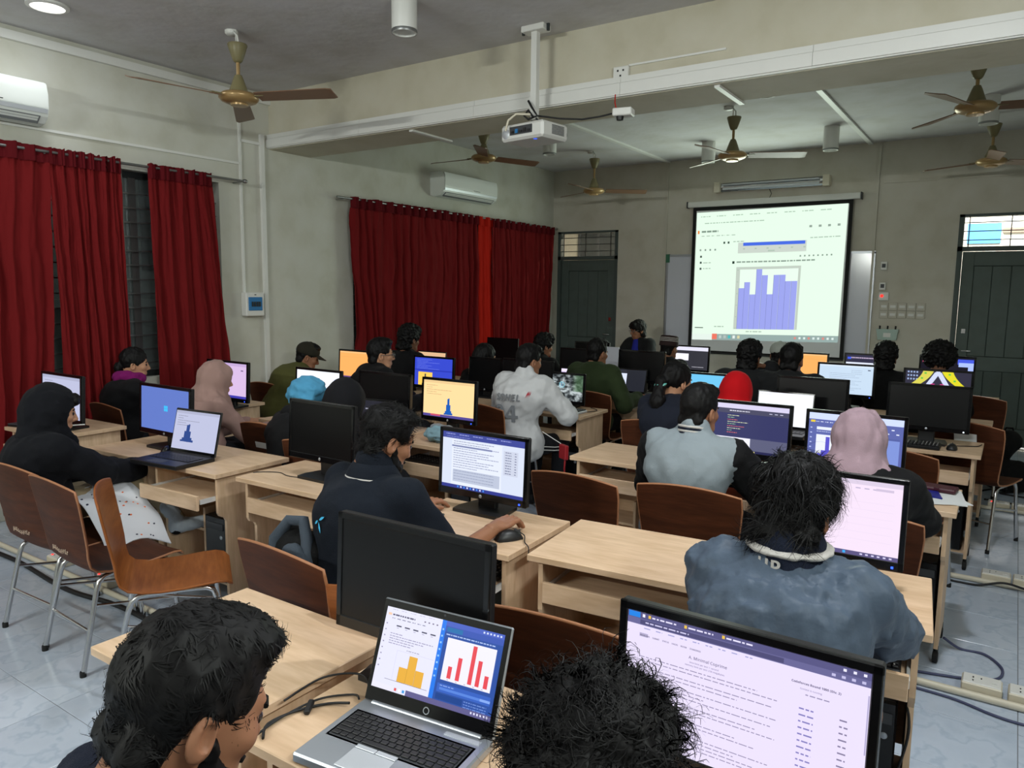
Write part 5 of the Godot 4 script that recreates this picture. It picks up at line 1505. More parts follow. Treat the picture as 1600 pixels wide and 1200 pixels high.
func devices() -> void:
	monitor("big bright monitor with a problem page at the bottom right", -0.364, 1.108, -1.27, 0.466, "near", 0, 0.3, "")
	monitor("large black switched-off monitor behind the silver laptop", -1.153, 1.142, -1.28, 0.465, "", 2, 0.295, "")
	laptop("silver laptop with orange and red bar charts", -1.0, -1.165, 0.338, 6.5, "laptop_near", 112, true, true)
	monitor("monitor with a pale worksheet in front of the polo man", -1.847, 1.102, -2.52, 0.465, "worksheet")
	monitor("monitor with a nearly blank pink-white page before the windbreaker man", -0.474, 1.114, -2.62, 0.47, "pinkish", 2, 0.3)
	monitor("black switched-off monitor on the desk left of the polo man", -2.83, 1.142, -2.5, 0.467, "", 0, 0.3, "")
	monitor("monitor showing a light blue start logo on plain blue", -4.128, 1.124, -2.46, 0.523, "win_blue", 0, 0.3, "")
	laptop("dark laptop with a navy histogram in front of the hooded person", -3.772, -2.40, 0.37, 6, "hist_light", 104)
	monitor("grey page monitor behind the black hood at the left edge", -5.24, 1.121, -2.4, 0.538, "hist_light", 0, 0.32, "")
	monitor("monitor with a pink-violet page behind the beige headscarf", -5.177, 1.126, -3.62, 0.528, "pink_doc", 0, 0.32)
	monitor("white page monitor behind the blue beanie", -4.232, 1.116, -3.72, 0.488, "white_blue")
	monitor("black switched-off monitor in front of the big man in black", -3.537, 1.141, -3.69, 0.481, "", 0, 0.29, "")
	laptop("small dark laptop behind the black veil", -3.5, -3.56, 0.3, 8, "small_text", 100)
	monitor("cream monitor with a blue histogram", -3.087, 1.117, -3.83, 0.461, "hist_cream")
	monitor("amber monitor beside the man in the cap", -5.2, 1.125, -5.05, 0.471, "amber", 0, 0, "")
	monitor("blue monitor with a yellow chart", -4.325, 1.108, -5.15, 0.471, "blue_hist", 0, 0, "")
	monitor("dark grey switched-off monitor behind the white shirt man's head", -3.42, 1.124, -5.3, 0.52, "", 0, 0.31, "")
	monitor("black monitor half hidden left of the grey switched-off one", -3.9, 1.11, -5.36, 0.36, "", 0, 0.3, "")
	monitor("monitor with a grey mountain wallpaper right of the white shirt man", -3.061, 1.04, -5.3, 0.408, "mountain", 0, 0.26, "")
	monitor("black switched-off monitor against the scarlet curtain strip", -5.27, 1.123, -7.6, 0.464, "", 0, 0, "led_white")
	laptop("far laptop with a beige page against the far red curtain", -5.25, -6.2, 0.4, 0, "beige_page", 98)
	monitor("black monitor left of the green-jacket man's head", -3.40, 1.166, -6.24, 0.48, "", 0, 0.3, "")
	laptop("laptop with a white and violet strip left of the green jacket", -3.37, -6.06, 0.33, 0, "bar_purple", 96)
	monitor("black switched-off monitor in front of the standing lecturer", -2.875, 1.163, -6.43, 0.47, "", 0, 0.3, "")
	laptop("laptop showing a small blue histogram beside the green jacket", -2.95, -6.3, 0.345, 4, "hist_far", 106)
	monitor("black monitor in front of the corner door", -4.177, 1.112, -7.9, 0.464, "", 0, 0, "")
	monitor("dark monitor with a white window right of the striped cap", -3.045, 1.114, -8.1, 0.482, "dark_white", 0, 0, "")
	monitor("amber monitor behind the man's head under the projection", -1.8, 1.098, -8.2, 0.45, "amber", 0, 0, "")
	monitor("dark monitor with a bright strip in the last row", -1.2, 1.117, -8.2, 0.45, "strip", 0, 0, "")
	monitor("dark monitor with a blue corner behind the curly head, last row", -0.515, 1.136, -8.2, 0.47, "blue_dark", 0, 0, "")
	monitor("pale document monitor in the fifth row", -1.155, 1.129, -6.75, 0.455, "doc_pale")
	monitor("monitor with yellow arcs and a white arrow shape", -0.465, 1.141, -6.55, 0.475, "arrows", 0, 0, "")
	monitor("large dark monitor left of the pale document", -1.16, 1.12, -5.52, 0.485, "", 0, 0.31, "")
	laptop("laptop with a blank white page below the large dark monitor", -1.288, -5.3, 0.385, 0, "white_page", 99)
	monitor("large black switched-off monitor at right, fourth row", -0.429, 1.135, -5.45, 0.48, "", 0, 0.3, "led_white")
	monitor("monitor with a sky and town photo left of the red headscarf", -1.863, 1.101, -5.5, 0.479, "sky_photo", 0, 0, "")
	monitor("monitor with dark code beside the varsity-jacket man", -1.19, 1.116, -4.05, 0.501, "code", 0, 0.31, "")
	monitor("violet notebook monitor behind the lilac headscarf", -0.634, 1.11, -4.05, 0.475, "notebook_violet", 0, 0.3)
	# keyboards and mice
	keyboard("black keyboard in the windbreaker man's pulled-out tray", Vector3(-0.42, 0.6135, -2.35), 5.3)
	keyboard("black keyboard in the tray below the cream histogram monitor", Vector3(-2.95, 0.6135, -3.56), 0)
	keyboard("pale backlit keyboard under the mountain wallpaper monitor", Vector3(-2.98, 0.7505, -5.1), 0, "silver_light", 0.44)
	keyboard("black keyboard in the tray of the polo man's desk", Vector3(-1.76, 0.6135, -2.27), 2.3)
	keyboard("black keyboard in front of the black monitor at right, fourth row", Vector3(-0.55, 0.7505, -5.3), 0)
	mouse("black mouse beside the switched-off monitor left of the polo man", Vector3(-2.73, 0.7505, -2.47), 40)
	mouse("black mouse under the polo man's right hand", Vector3(-1.555, 0.7505, -2.30), -30)
	mouse("shiny dark mouse in front of the blue start-logo monitor", Vector3(-4.03, 0.7505, -2.42), 20, "black_gloss")
	mouse("black mouse on the white shirt man's desk", Vector3(-2.84, 0.7505, -5.03), 10)
	mouse("black mouse on the fourth-row desk at right", Vector3(-0.27, 0.7505, -5.33), 0)
	# towers
	tower("black computer tower under the dark laptop's desk", -3.5, -2.5, 2)
	tower("black computer tower under the polo man's desk", -1.6, -2.4, 2)
	tower("black computer tower under the white shirt man's desk", -2.85, -5.22, 1)
	tower("black computer tower under the windbreaker man's desk", -0.30, -2.56, 5)
	tower("black computer tower under the desk with papers", -0.29, -4.0, 0)
	tower("black computer tower under the cream histogram monitor", -2.77, -3.72, 0)
	tower("black computer tower under the fourth-row desk at right", -0.26, -5.48, 0)

# ---------------------------------------------------------------- people: smooth bodies from distance fields
# a primitive is [kind, a, b, ra, rb, k, sign]: kind 0 tapered capsule a-b; kind 1 ellipsoid with centre a and radii b
# sign 1 adds with blend k, -1 carves away
func cap(a: Vector3, b: Vector3, ra: float, rb: float, k := 0.03, sg := 1) -> Array:
	return [0, a, b, ra, rb, k, sg]

func ell(c: Vector3, r: Vector3, k := 0.03, sg := 1) -> Array:
	return [1, c, r, 0.0, 0.0, k, sg]

func prim_d(q: Array, p: Vector3) -> float:
	if q[0] == 0:
		var a: Vector3 = q[1]
		var ab: Vector3 = q[2] - a
		var h := clampf((p - a).dot(ab) / maxf(ab.length_squared(), 1e-9), 0.0, 1.0)
		return (p - a - ab * h).length() - lerpf(q[3], q[4], h)
	var r: Vector3 = q[2]
	var d: Vector3 = p - q[1]
	var k0 := (d / r).length()
	var k1 := (d / (r * r)).length()
	return k0 * (k0 - 1.0) / maxf(k1, 1e-6)

func field_at(prims: Array, p: Vector3) -> float:
	var f := 1.0
	for q in prims:
		var d := prim_d(q, p)
		var k: float = q[5]
		if q[6] > 0:
			var h := maxf(k - absf(f - d), 0.0) / k
			f = minf(f, d) - h * h * k * 0.25
		else:
			var h := maxf(k - absf(f + d), 0.0) / k
			f = maxf(f, -d) + h * h * k * 0.25
	return f

func nets(prims: Array, c: float, amp := 0.0, freq := 20.0, stretch := Vector3.ONE, seed_ := 1, clip: Array = []) -> ArrayMesh:
	# surface nets over the joined primitives; amp and freq wrinkle it; clip: planes [normal, d], keeps normal . p < d
	var lo := Vector3(1e9, 1e9, 1e9)
	var hi := -lo
	for q in prims:
		if q[6] < 0: continue
		var e: Vector3
		if q[0] == 0:
			var rr := maxf(q[3], q[4])
			e = Vector3(rr, rr, rr)
			lo = lo.min(q[1] - e).min(q[2] - e)
			hi = hi.max(q[1] + e).max(q[2] + e)
		else:
			lo = lo.min(q[1] - q[2])
			hi = hi.max(q[1] + q[2])
	var pad := c * 2.5 + amp * 1.6
	lo -= Vector3(pad, pad, pad)
	hi += Vector3(pad, pad, pad)
	var nx := int(ceil((hi.x - lo.x) / c)) + 1
	var ny := int(ceil((hi.y - lo.y) / c)) + 1
	var nz := int(ceil((hi.z - lo.z) / c)) + 1
	var F := PackedFloat32Array()
	F.resize(nx * ny * nz)
	F.fill(1.0)
	var sy := nx
	var sz := nx * ny
	for q in prims:
		var k: float = q[5]
		var m := k + c * 3.0 + amp * 4.0
		var a: Vector3
		var b: Vector3
		var kind: int = q[0]
		var pa: Vector3 = q[1]
		var pb: Vector3 = q[2]
		var ra: float = q[3]
		var rb: float = q[4]
		var add: bool = q[6] > 0
		if kind == 0:
			var rr := maxf(ra, rb) + m
			a = pa.min(pb) - Vector3(rr, rr, rr)
			b = pa.max(pb) + Vector3(rr, rr, rr)
		else:
			a = pa - pb - Vector3(m, m, m)
			b = pa + pb + Vector3(m, m, m)
		var x0 := maxi(0, int(floor((a.x - lo.x) / c)))
		var y0 := maxi(0, int(floor((a.y - lo.y) / c)))
		var z0 := maxi(0, int(floor((a.z - lo.z) / c)))
		var x1 := mini(nx - 1, int(ceil((b.x - lo.x) / c)))
		var y1 := mini(ny - 1, int(ceil((b.y - lo.y) / c)))
		var z1 := mini(nz - 1, int(ceil((b.z - lo.z) / c)))
		var ab := pb - pa
		var il := 1.0 / maxf(ab.length_squared(), 1e-9)
		var r2 := pb * pb
		for z in range(z0, z1 + 1):
			for y in range(y0, y1 + 1):
				var row := z * sz + y * sy
				var p := Vector3(lo.x + x0 * c, lo.y + y * c, lo.z + z * c) - pa
				for x in range(x0, x1 + 1):
					var d: float
					if kind == 0:
						var h := clampf(p.dot(ab) * il, 0.0, 1.0)
						d = (p - ab * h).length() - ra - (rb - ra) * h
					else:
						var k0 := (p / pb).length()
						d = k0 * (k0 - 1.0) / maxf((p / r2).length(), 1e-6)
					var v := F[row + x]
					if add:
						var h2 := maxf(k - absf(v - d), 0.0) / k
						F[row + x] = minf(v, d) - h2 * h2 * k * 0.25
					else:
						var h3 := maxf(k - absf(v + d), 0.0) / k
						F[row + x] = maxf(v, -d) + h3 * h3 * k * 0.25
					p.x += c
	if amp > 0.0:
		var n := noise(seed_, freq, 3)
		var lim := amp * 4.0 + c * 3.0
		for z in nz:
			for y in ny:
				var row := z * sz + y * sy
				for x in nx:
					var v := F[row + x]
					if v < lim and v > -lim:
						F[row + x] = v + amp * n.get_noise_3d((lo.x + x * c) * stretch.x, (lo.y + y * c) * stretch.y, (lo.z + z * c) * stretch.z) * 1.6
	for cl in clip:
		var cn: Vector3 = cl[0]
		var cd: float = cl[1]
		for z in nz:
			for y in ny:
				var row := z * sz + y * sy
				var base := cn.y * (lo.y + y * c) + cn.z * (lo.z + z * c) - cd
				for x in nx:
					var d := base + cn.x * (lo.x + x * c)
					if d > F[row + x]: F[row + x] = d
	# one vertex in each cell the surface crosses
	var id := PackedInt32Array()
	id.resize(F.size())
	id.fill(-1)
	var V := PackedVector3Array()
	var far := c * 2.2 + amp * 2.5
	var offs := PackedInt32Array([0, 1, sy, sy + 1, sz, sz + 1, sz + sy, sz + sy + 1])
	for z in nz - 1:
		for y in ny - 1:
			var row := z * sz + y * sy
			for x in nx - 1:
				var o := row + x
				var f0 := F[o]
				if f0 > far or f0 < -far: continue
				var mask := 0
				for k in 8:
					if F[o + offs[k]] < 0.0: mask |= 1 << k
				if mask == 0 or mask == 255: continue
				var s := Vector3.ZERO
				var cnt := 0
				for k in 8:
					for ax in 3:
						var bit := 1 << ax
						if k & bit: continue
						var k2 := k | bit
						if ((mask >> k) & 1) == ((mask >> k2) & 1): continue
						var fa := F[o + offs[k]]
						var fb := F[o + offs[k2]]
						var t := fa / (fa - fb)
						var e := Vector3(k & 1, (k >> 1) & 1, k >> 2)
						e[ax] += t
						s += e
						cnt += 1
				id[o] = V.size()
				V.append(lo + (Vector3(x, y, z) + s / cnt) * c)
	var I := PackedInt32Array()
	var st := [1, sy, sz]
	for z in range(1, nz - 1):
		for y in range(1, ny - 1):
			var row := z * sz + y * sy
			for x in range(1, nx - 1):
				var o := row + x
				if id[o] < 0: continue
				var ins := F[o] < 0.0
				for ax in 3:
					var s0: int = st[ax]
					if (F[o + s0] < 0.0) == ins: continue
					var su: int = st[(ax + 1) % 3]
					var sv: int = st[(ax + 2) % 3]
					var q0 := id[o]
					var q1 := id[o - su]
					var q2 := id[o - su - sv]
					var q3 := id[o - sv]
					if q1 < 0 or q2 < 0 or q3 < 0: continue
					if ins:
						I.append_array(PackedInt32Array([q0, q2, q1, q0, q3, q2]))
					else:
						I.append_array(PackedInt32Array([q0, q1, q2, q0, q2, q3]))
	# normals from the faces
	var N := PackedVector3Array()
	N.resize(V.size())
	for k in I.size() / 3:
		var i0 := I[k * 3]
		var i1 := I[k * 3 + 1]
		var i2 := I[k * 3 + 2]
		var nn := (V[i2] - V[i0]).cross(V[i1] - V[i0])
		N[i0] += nn
		N[i1] += nn
		N[i2] += nn
	for k in N.size(): N[k] = N[k].normalized()
	var T := PackedVector2Array()
	T.resize(V.size())
	var arr := []
	arr.resize(Mesh.ARRAY_MAX)
	arr[Mesh.ARRAY_VERTEX] = V
	arr[Mesh.ARRAY_NORMAL] = N
	arr[Mesh.ARRAY_TEX_UV] = T
	arr[Mesh.ARRAY_INDEX] = I
	var me := ArrayMesh.new()
	if I.size() > 0:
		me.add_surface_from_arrays(Mesh.PRIMITIVE_TRIANGLES, arr)
	return me

# head: origin in the middle of the skull, face towards -z
var head_prims: Array
var head_mesh: ArrayMesh
var hand_rest: ArrayMesh
var hand_grip: ArrayMesh
var eye_mesh: ArrayMesh
var hair_kinds := {}

func make_head_parts() -> void:
	var h := []
	h.append(ell(Vector3(0, 0.028, 0.012), Vector3(0.075, 0.092, 0.094), 0.02))
	h.append(ell(Vector3(0, -0.03, -0.028), Vector3(0.062, 0.075, 0.062), 0.035))
	h.append(cap(Vector3(-0.03, -0.082, -0.05), Vector3(0.03, -0.082, -0.05), 0.027, 0.027, 0.03))
	h.append(ell(Vector3(0, -0.1, -0.068), Vector3(0.02, 0.014, 0.016), 0.015))
	h.append(cap(Vector3(-0.036, 0.022, -0.073), Vector3(0.036, 0.022, -0.073), 0.012, 0.012, 0.018))
	h.append(cap(Vector3(0, 0.008, -0.088), Vector3(0, -0.03, -0.106), 0.008, 0.011, 0.012))
	h.append(cap(Vector3(-0.013, -0.036, -0.093), Vector3(0.013, -0.036, -0.093), 0.008, 0.008, 0.008))
	h.append(cap(Vector3(-0.018, -0.064, -0.086), Vector3(0.018, -0.064, -0.086), 0.006, 0.006, 0.006))
	h.append(cap(Vector3(-0.015, -0.074, -0.084), Vector3(0.015, -0.074, -0.084), 0.007, 0.007, 0.006))
	for s in [-1, 1]:
		h.append(ell(Vector3(0.045 * s, -0.02, -0.062), Vector3(0.02, 0.02, 0.02), 0.02))
		h.append(ell(Vector3(0.032 * s, 0.003, -0.092), Vector3(0.016, 0.011, 0.012), 0.008, -1))
		h.append(ell(Vector3(0.079 * s, -0.012, 0.012), Vector3(0.009, 0.031, 0.019), 0.006))
		h.append(ell(Vector3(0.083 * s, -0.008, 0.008), Vector3(0.007, 0.018, 0.01), 0.004, -1))
	h.append(cap(Vector3(0, -0.05, 0.022), Vector3(0, -0.165, 0.045), 0.054, 0.056, 0.03))
	head_prims = h
	head_mesh = nets(h, 0.0045)
	eye_mesh = nets([ell(Vector3(0.032, 0.002, -0.079), Vector3(0.013, 0.012, 0.012), 0.001), ell(Vector3(-0.032, 0.002, -0.079), Vector3(0.013, 0.012, 0.012), 0.001)], 0.004)
	# hands: wrist at the origin, fingers towards -z, palm down, thumb on the +x side of the left hand
	for grip in 2:
		var q := []
		q.append(ell(Vector3(0, 0.0, -0.05), Vector3(0.041, 0.016, 0.05), 0.012))
		q.append(cap(Vector3(0, 0, 0.03), Vector3(0, 0, -0.02), 0.026, 0.024, 0.02))
		q.append(cap(Vector3(0.022, -0.004, -0.02), Vector3(0.036, -0.006, -0.055), 0.017, 0.013, 0.014))
		var ln := [0.07, 0.08, 0.074, 0.058]
		for f in 4:
			var x := 0.028 - f * 0.0195
			var k0 := Vector3(x, 0.004, -0.088 + absf(f - 1.2) * 0.004)
			var spread := (1.3 - f) * 0.05
			var drop := 0.35 if grip == 1 else 0.22
			var l: float = ln[f]
			var k1 := k0 + Vector3(spread * l * 0.5, -drop * l * 0.25 + (0.004 if grip == 1 else 0.0), -l * 0.46)
			var k2 := k1 + Vector3(spread * l * 0.2, -drop * l * 0.9, -l * 0.3)
			var k3 := k2 + Vector3(0, -drop * l * 0.9, -l * 0.2)
			q.append(cap(k0 + Vector3(0, -0.002, 0.03), k0, 0.0105, 0.0102, 0.008))
			q.append(cap(k0, k1, 0.0098, 0.009, 0.004))
			q.append(cap(k1, k2, 0.0088, 0.008, 0.003))
			q.append(cap(k2, k3, 0.0079, 0.0072, 0.003))
		q.append(cap(Vector3(0.034, -0.005, -0.048), Vector3(0.052, -0.012, -0.074), 0.0125, 0.0105, 0.006))
		q.append(cap(Vector3(0.052, -0.012, -0.074), Vector3(0.055, -0.018, -0.1), 0.01, 0.0085, 0.003))
		var m := nets(q, 0.0038)
		if grip == 1: hand_grip = m
		else: hand_rest = m

func strands(g: G, base: ArrayMesh, count: int, len0: float, curl: float, seed_: int, center: Vector3, rad: Vector3, lift: float, width := 0.0011, comb := Vector3(0, -0.6, 0.35)) -> void:
	var ba := base.surface_get_arrays(0)
	var bv: PackedVector3Array = ba[Mesh.ARRAY_VERTEX]
	var bn: PackedVector3Array = ba[Mesh.ARRAY_NORMAL]
	var rg := RandomNumberGenerator.new()
	rg.seed = seed_
	var n := noise(seed_, 14.0, 2)
	var made := 0
	var tries := 0
	while made < count and tries < count * 6:
		tries += 1
		var pick := rg.randi() % bv.size()
		var nrm := bn[pick]
		if nrm.dot((bv[pick] - center).normalized()) < 0.35: continue
		if bv[pick].z < -0.05 and bv[pick].y < 0.06: continue
		var root := bv[pick] + Vector3(rg.randf_range(-1, 1), rg.randf_range(-1, 1), rg.randf_range(-1, 1)) * 0.003
		made += 1
		var dir := comb + Vector3(n.get_noise_3dv(root), n.get_noise_3dv(root + Vector3(5, 0, 0)), n.get_noise_3dv(root + Vector3(0, 7, 0))) * 1.4 + Vector3(rg.randf_range(-1, 1), rg.randf_range(-1, 1), rg.randf_range(-1, 1)) * 0.15
		dir = ((dir - nrm * dir.dot(nrm)).normalized() + nrm * lift * rg.randf_range(0.2, 1.5)).normalized()
		var side := dir.cross(nrm)
		side = side.normalized() if side.length() > 0.01 else Vector3.RIGHT
		var l := len0 * rg.randf_range(0.55, 1.15)
		var p := root - nrm * 0.002
		var ph := n.get_noise_3dv(root * 1.5 + Vector3(3, 3, 3)) * 9.0 + rg.randf() * 1.2
		var prev := -1
		var segs := 6
		for s in segs + 1:
			var t := float(s) / segs
			var w := width * (1.0 - 0.75 * t)
			var nn := nrm
			var a := g.p(p - side * w, nn)
			g.p(p + side * w, nn)
			if prev >= 0:
				g.tri(prev, prev + 1, a + 1)
				g.tri(prev, a + 1, a)
			prev = a
			var cv := side.cross(dir) * sin(ph + t * 6.0) + side * cos(ph + t * 6.0)
			dir = (dir + cv * curl + Vector3(0, -0.05, 0) - nrm * 0.16).normalized()
			p += dir * (l / segs)
			# keep outside of the head
			var rel := (p - center) / rad
			if rel.length() < 1.01: p = center + rel.normalized() * rad * 1.012

func hair(kind: String) -> ArrayMesh:
	if hair_kinds.has(kind): return hair_kinds[kind]
	var sk := Vector3(0, 0.03, 0.014)
	var q := []
	var m: ArrayMesh
	match kind:
		"short", "fade", "short_far":
			q = [ell(sk + Vector3(0, 0.008, 0), Vector3(0.082, 0.1, 0.1), 0.02), ell(Vector3(0, 0.102, -0.04), Vector3(0.064, 0.03, 0.05), 0.03), cap(Vector3(-0.038, -0.05, 0.062), Vector3(0.038, -0.05, 0.062), 0.03, 0.03, 0.03)]
			q += [ell(Vector3(0, -0.03, -0.105), Vector3(0.085, 0.09, 0.075), 0.02, -1), ell(Vector3(0.086, -0.03, 0.0), Vector3(0.03, 0.045, 0.035), 0.012, -1), ell(Vector3(-0.086, -0.03, 0.0), Vector3(0.03, 0.045, 0.035), 0.012, -1)]
			m = nets(q, 0.0065, 0.004, 38.0, Vector3(1, 0.6, 1), 3)
		"curly", "mop":
			q = [ell(sk + Vector3(0, 0.015, 0), Vector3(0.096, 0.108, 0.112), 0.02), ell(Vector3(0, 0.1, -0.055), Vector3(0.075, 0.045, 0.06), 0.04), cap(Vector3(-0.042, -0.07, 0.068), Vector3(0.042, -0.07, 0.068), 0.04, 0.04, 0.04)]
			q += [ell(Vector3(0, -0.045, -0.115), Vector3(0.085, 0.085, 0.075), 0.02, -1), ell(Vector3(0.1, -0.04, 0.0), Vector3(0.03, 0.035, 0.03), 0.012, -1), ell(Vector3(-0.1, -0.04, 0.0), Vector3(0.03, 0.035, 0.03), 0.012, -1)]
			m = nets(q, 0.0065, 0.011, 26.0, Vector3.ONE, 8)
		"afro":
			q = [ell(sk + Vector3(0, 0.02, 0.0), Vector3(0.128, 0.125, 0.13), 0.02), ell(Vector3(0, -0.05, -0.13), Vector3(0.085, 0.085, 0.08), 0.02, -1)]
			m = nets(q, 0.008, 0.02, 34.0, Vector3.ONE, 18)
		"long":
			q = [ell(sk + Vector3(0, 0.01, 0), Vector3(0.09, 0.103, 0.106), 0.02), cap(Vector3(0, -0.02, 0.07), Vector3(0, -0.2, 0.1), 0.062, 0.04, 0.05)]
			q += [ell(Vector3(0, -0.05, -0.115), Vector3(0.075, 0.1, 0.085), 0.02, -1)]
			m = nets(q, 0.0075, 0.006, 40.0, Vector3(1, 0.25, 1), 28)
		"ponytail":
			q = [ell(sk + Vector3(0, 0.01, 0), Vector3(0.088, 0.102, 0.104), 0.02), ell(Vector3(0, 0.0, 0.122), Vector3(0.03, 0.03, 0.03), 0.02), cap(Vector3(0, -0.01, 0.13), Vector3(0.02, -0.13, 0.16), 0.034, 0.045, 0.03), cap(Vector3(0.02, -0.13, 0.16), Vector3(0.03, -0.28, 0.14), 0.045, 0.016, 0.03)]
			q += [ell(Vector3(0, -0.04, -0.11), Vector3(0.078, 0.095, 0.08), 0.02, -1)]
			m = nets(q, 0.0075, 0.006, 40.0, Vector3(1, 0.25, 1), 38)
		"bun":
			q = [ell(sk + Vector3(0, 0.01, 0), Vector3(0.086, 0.102, 0.102), 0.02), ell(Vector3(0, -0.03, 0.115), Vector3(0.04, 0.045, 0.035), 0.015)]
			q += [ell(Vector3(0, -0.04, -0.108), Vector3(0.08, 0.095, 0.078), 0.02, -1), ell(Vector3(0.088, -0.035, 0.0), Vector3(0.03, 0.04, 0.03), 0.012, -1), ell(Vector3(-0.088, -0.035, 0.0), Vector3(0.03, 0.04, 0.03), 0.012, -1)]
			m = nets(q, 0.0075, 0.006, 40.0, Vector3(1, 0.4, 1), 48)
		"bowl":
			q = [ell(sk + Vector3(0, 0.01, 0), Vector3(0.094, 0.104, 0.108), 0.02), cap(Vector3(-0.06, -0.06, 0.04), Vector3(0.06, -0.06, 0.04), 0.04, 0.04, 0.03), ell(Vector3(0, 0.07, -0.075), Vector3(0.07, 0.045, 0.03), 0.03)]
			q += [ell(Vector3(0, -0.055, -0.11), Vector3(0.068, 0.09, 0.075), 0.015, -1)]
			m = nets(q, 0.007, 0.007, 40.0, Vector3(1, 0.4, 1), 58)
	hair_kinds[kind] = m
	return m

func beard_mesh() -> ArrayMesh:
	if not hair_kinds.has("beard"):
		var q := [cap(Vector3(-0.036, -0.084, -0.048), Vector3(0.036, -0.084, -0.048), 0.031, 0.031, 0.02), ell(Vector3(0, -0.105, -0.068), Vector3(0.03, 0.02, 0.022), 0.015), cap(Vector3(-0.064, -0.02, -0.008), Vector3(-0.05, -0.07, -0.03), 0.012, 0.02, 0.02), cap(Vector3(0.064, -0.02, -0.008), Vector3(0.05, -0.07, -0.03), 0.012, 0.02, 0.02), cap(Vector3(-0.024, -0.058, -0.088), Vector3(0.024, -0.058, -0.088), 0.008, 0.008, 0.008)]
		q += [cap(Vector3(-0.014, -0.068, -0.095), Vector3(0.014, -0.068, -0.095), 0.009, 0.009, 0.004, -1), ell(Vector3(0, -0.02, -0.085), Vector3(0.05, 0.034, 0.03), 0.01, -1)]
		hair_kinds["beard"] = nets(q, 0.0055, 0.004, 60.0, Vector3.ONE, 5)
	return hair_kinds["beard"]

func elbow(s: Vector3, w: Vector3, a: float, b: float, hint: Vector3) -> Vector3:
	var d := w - s
	var l := clampf(d.length(), 0.05, (a + b) * 0.999)
	var u := d.normalized()
	var x := (a * a - b * b + l * l) / (2.0 * l)
	var h := sqrt(maxf(0.0, a * a - x * x))
	var side := (hint - u * hint.dot(u)).normalized()
	return s + u * x + side * h

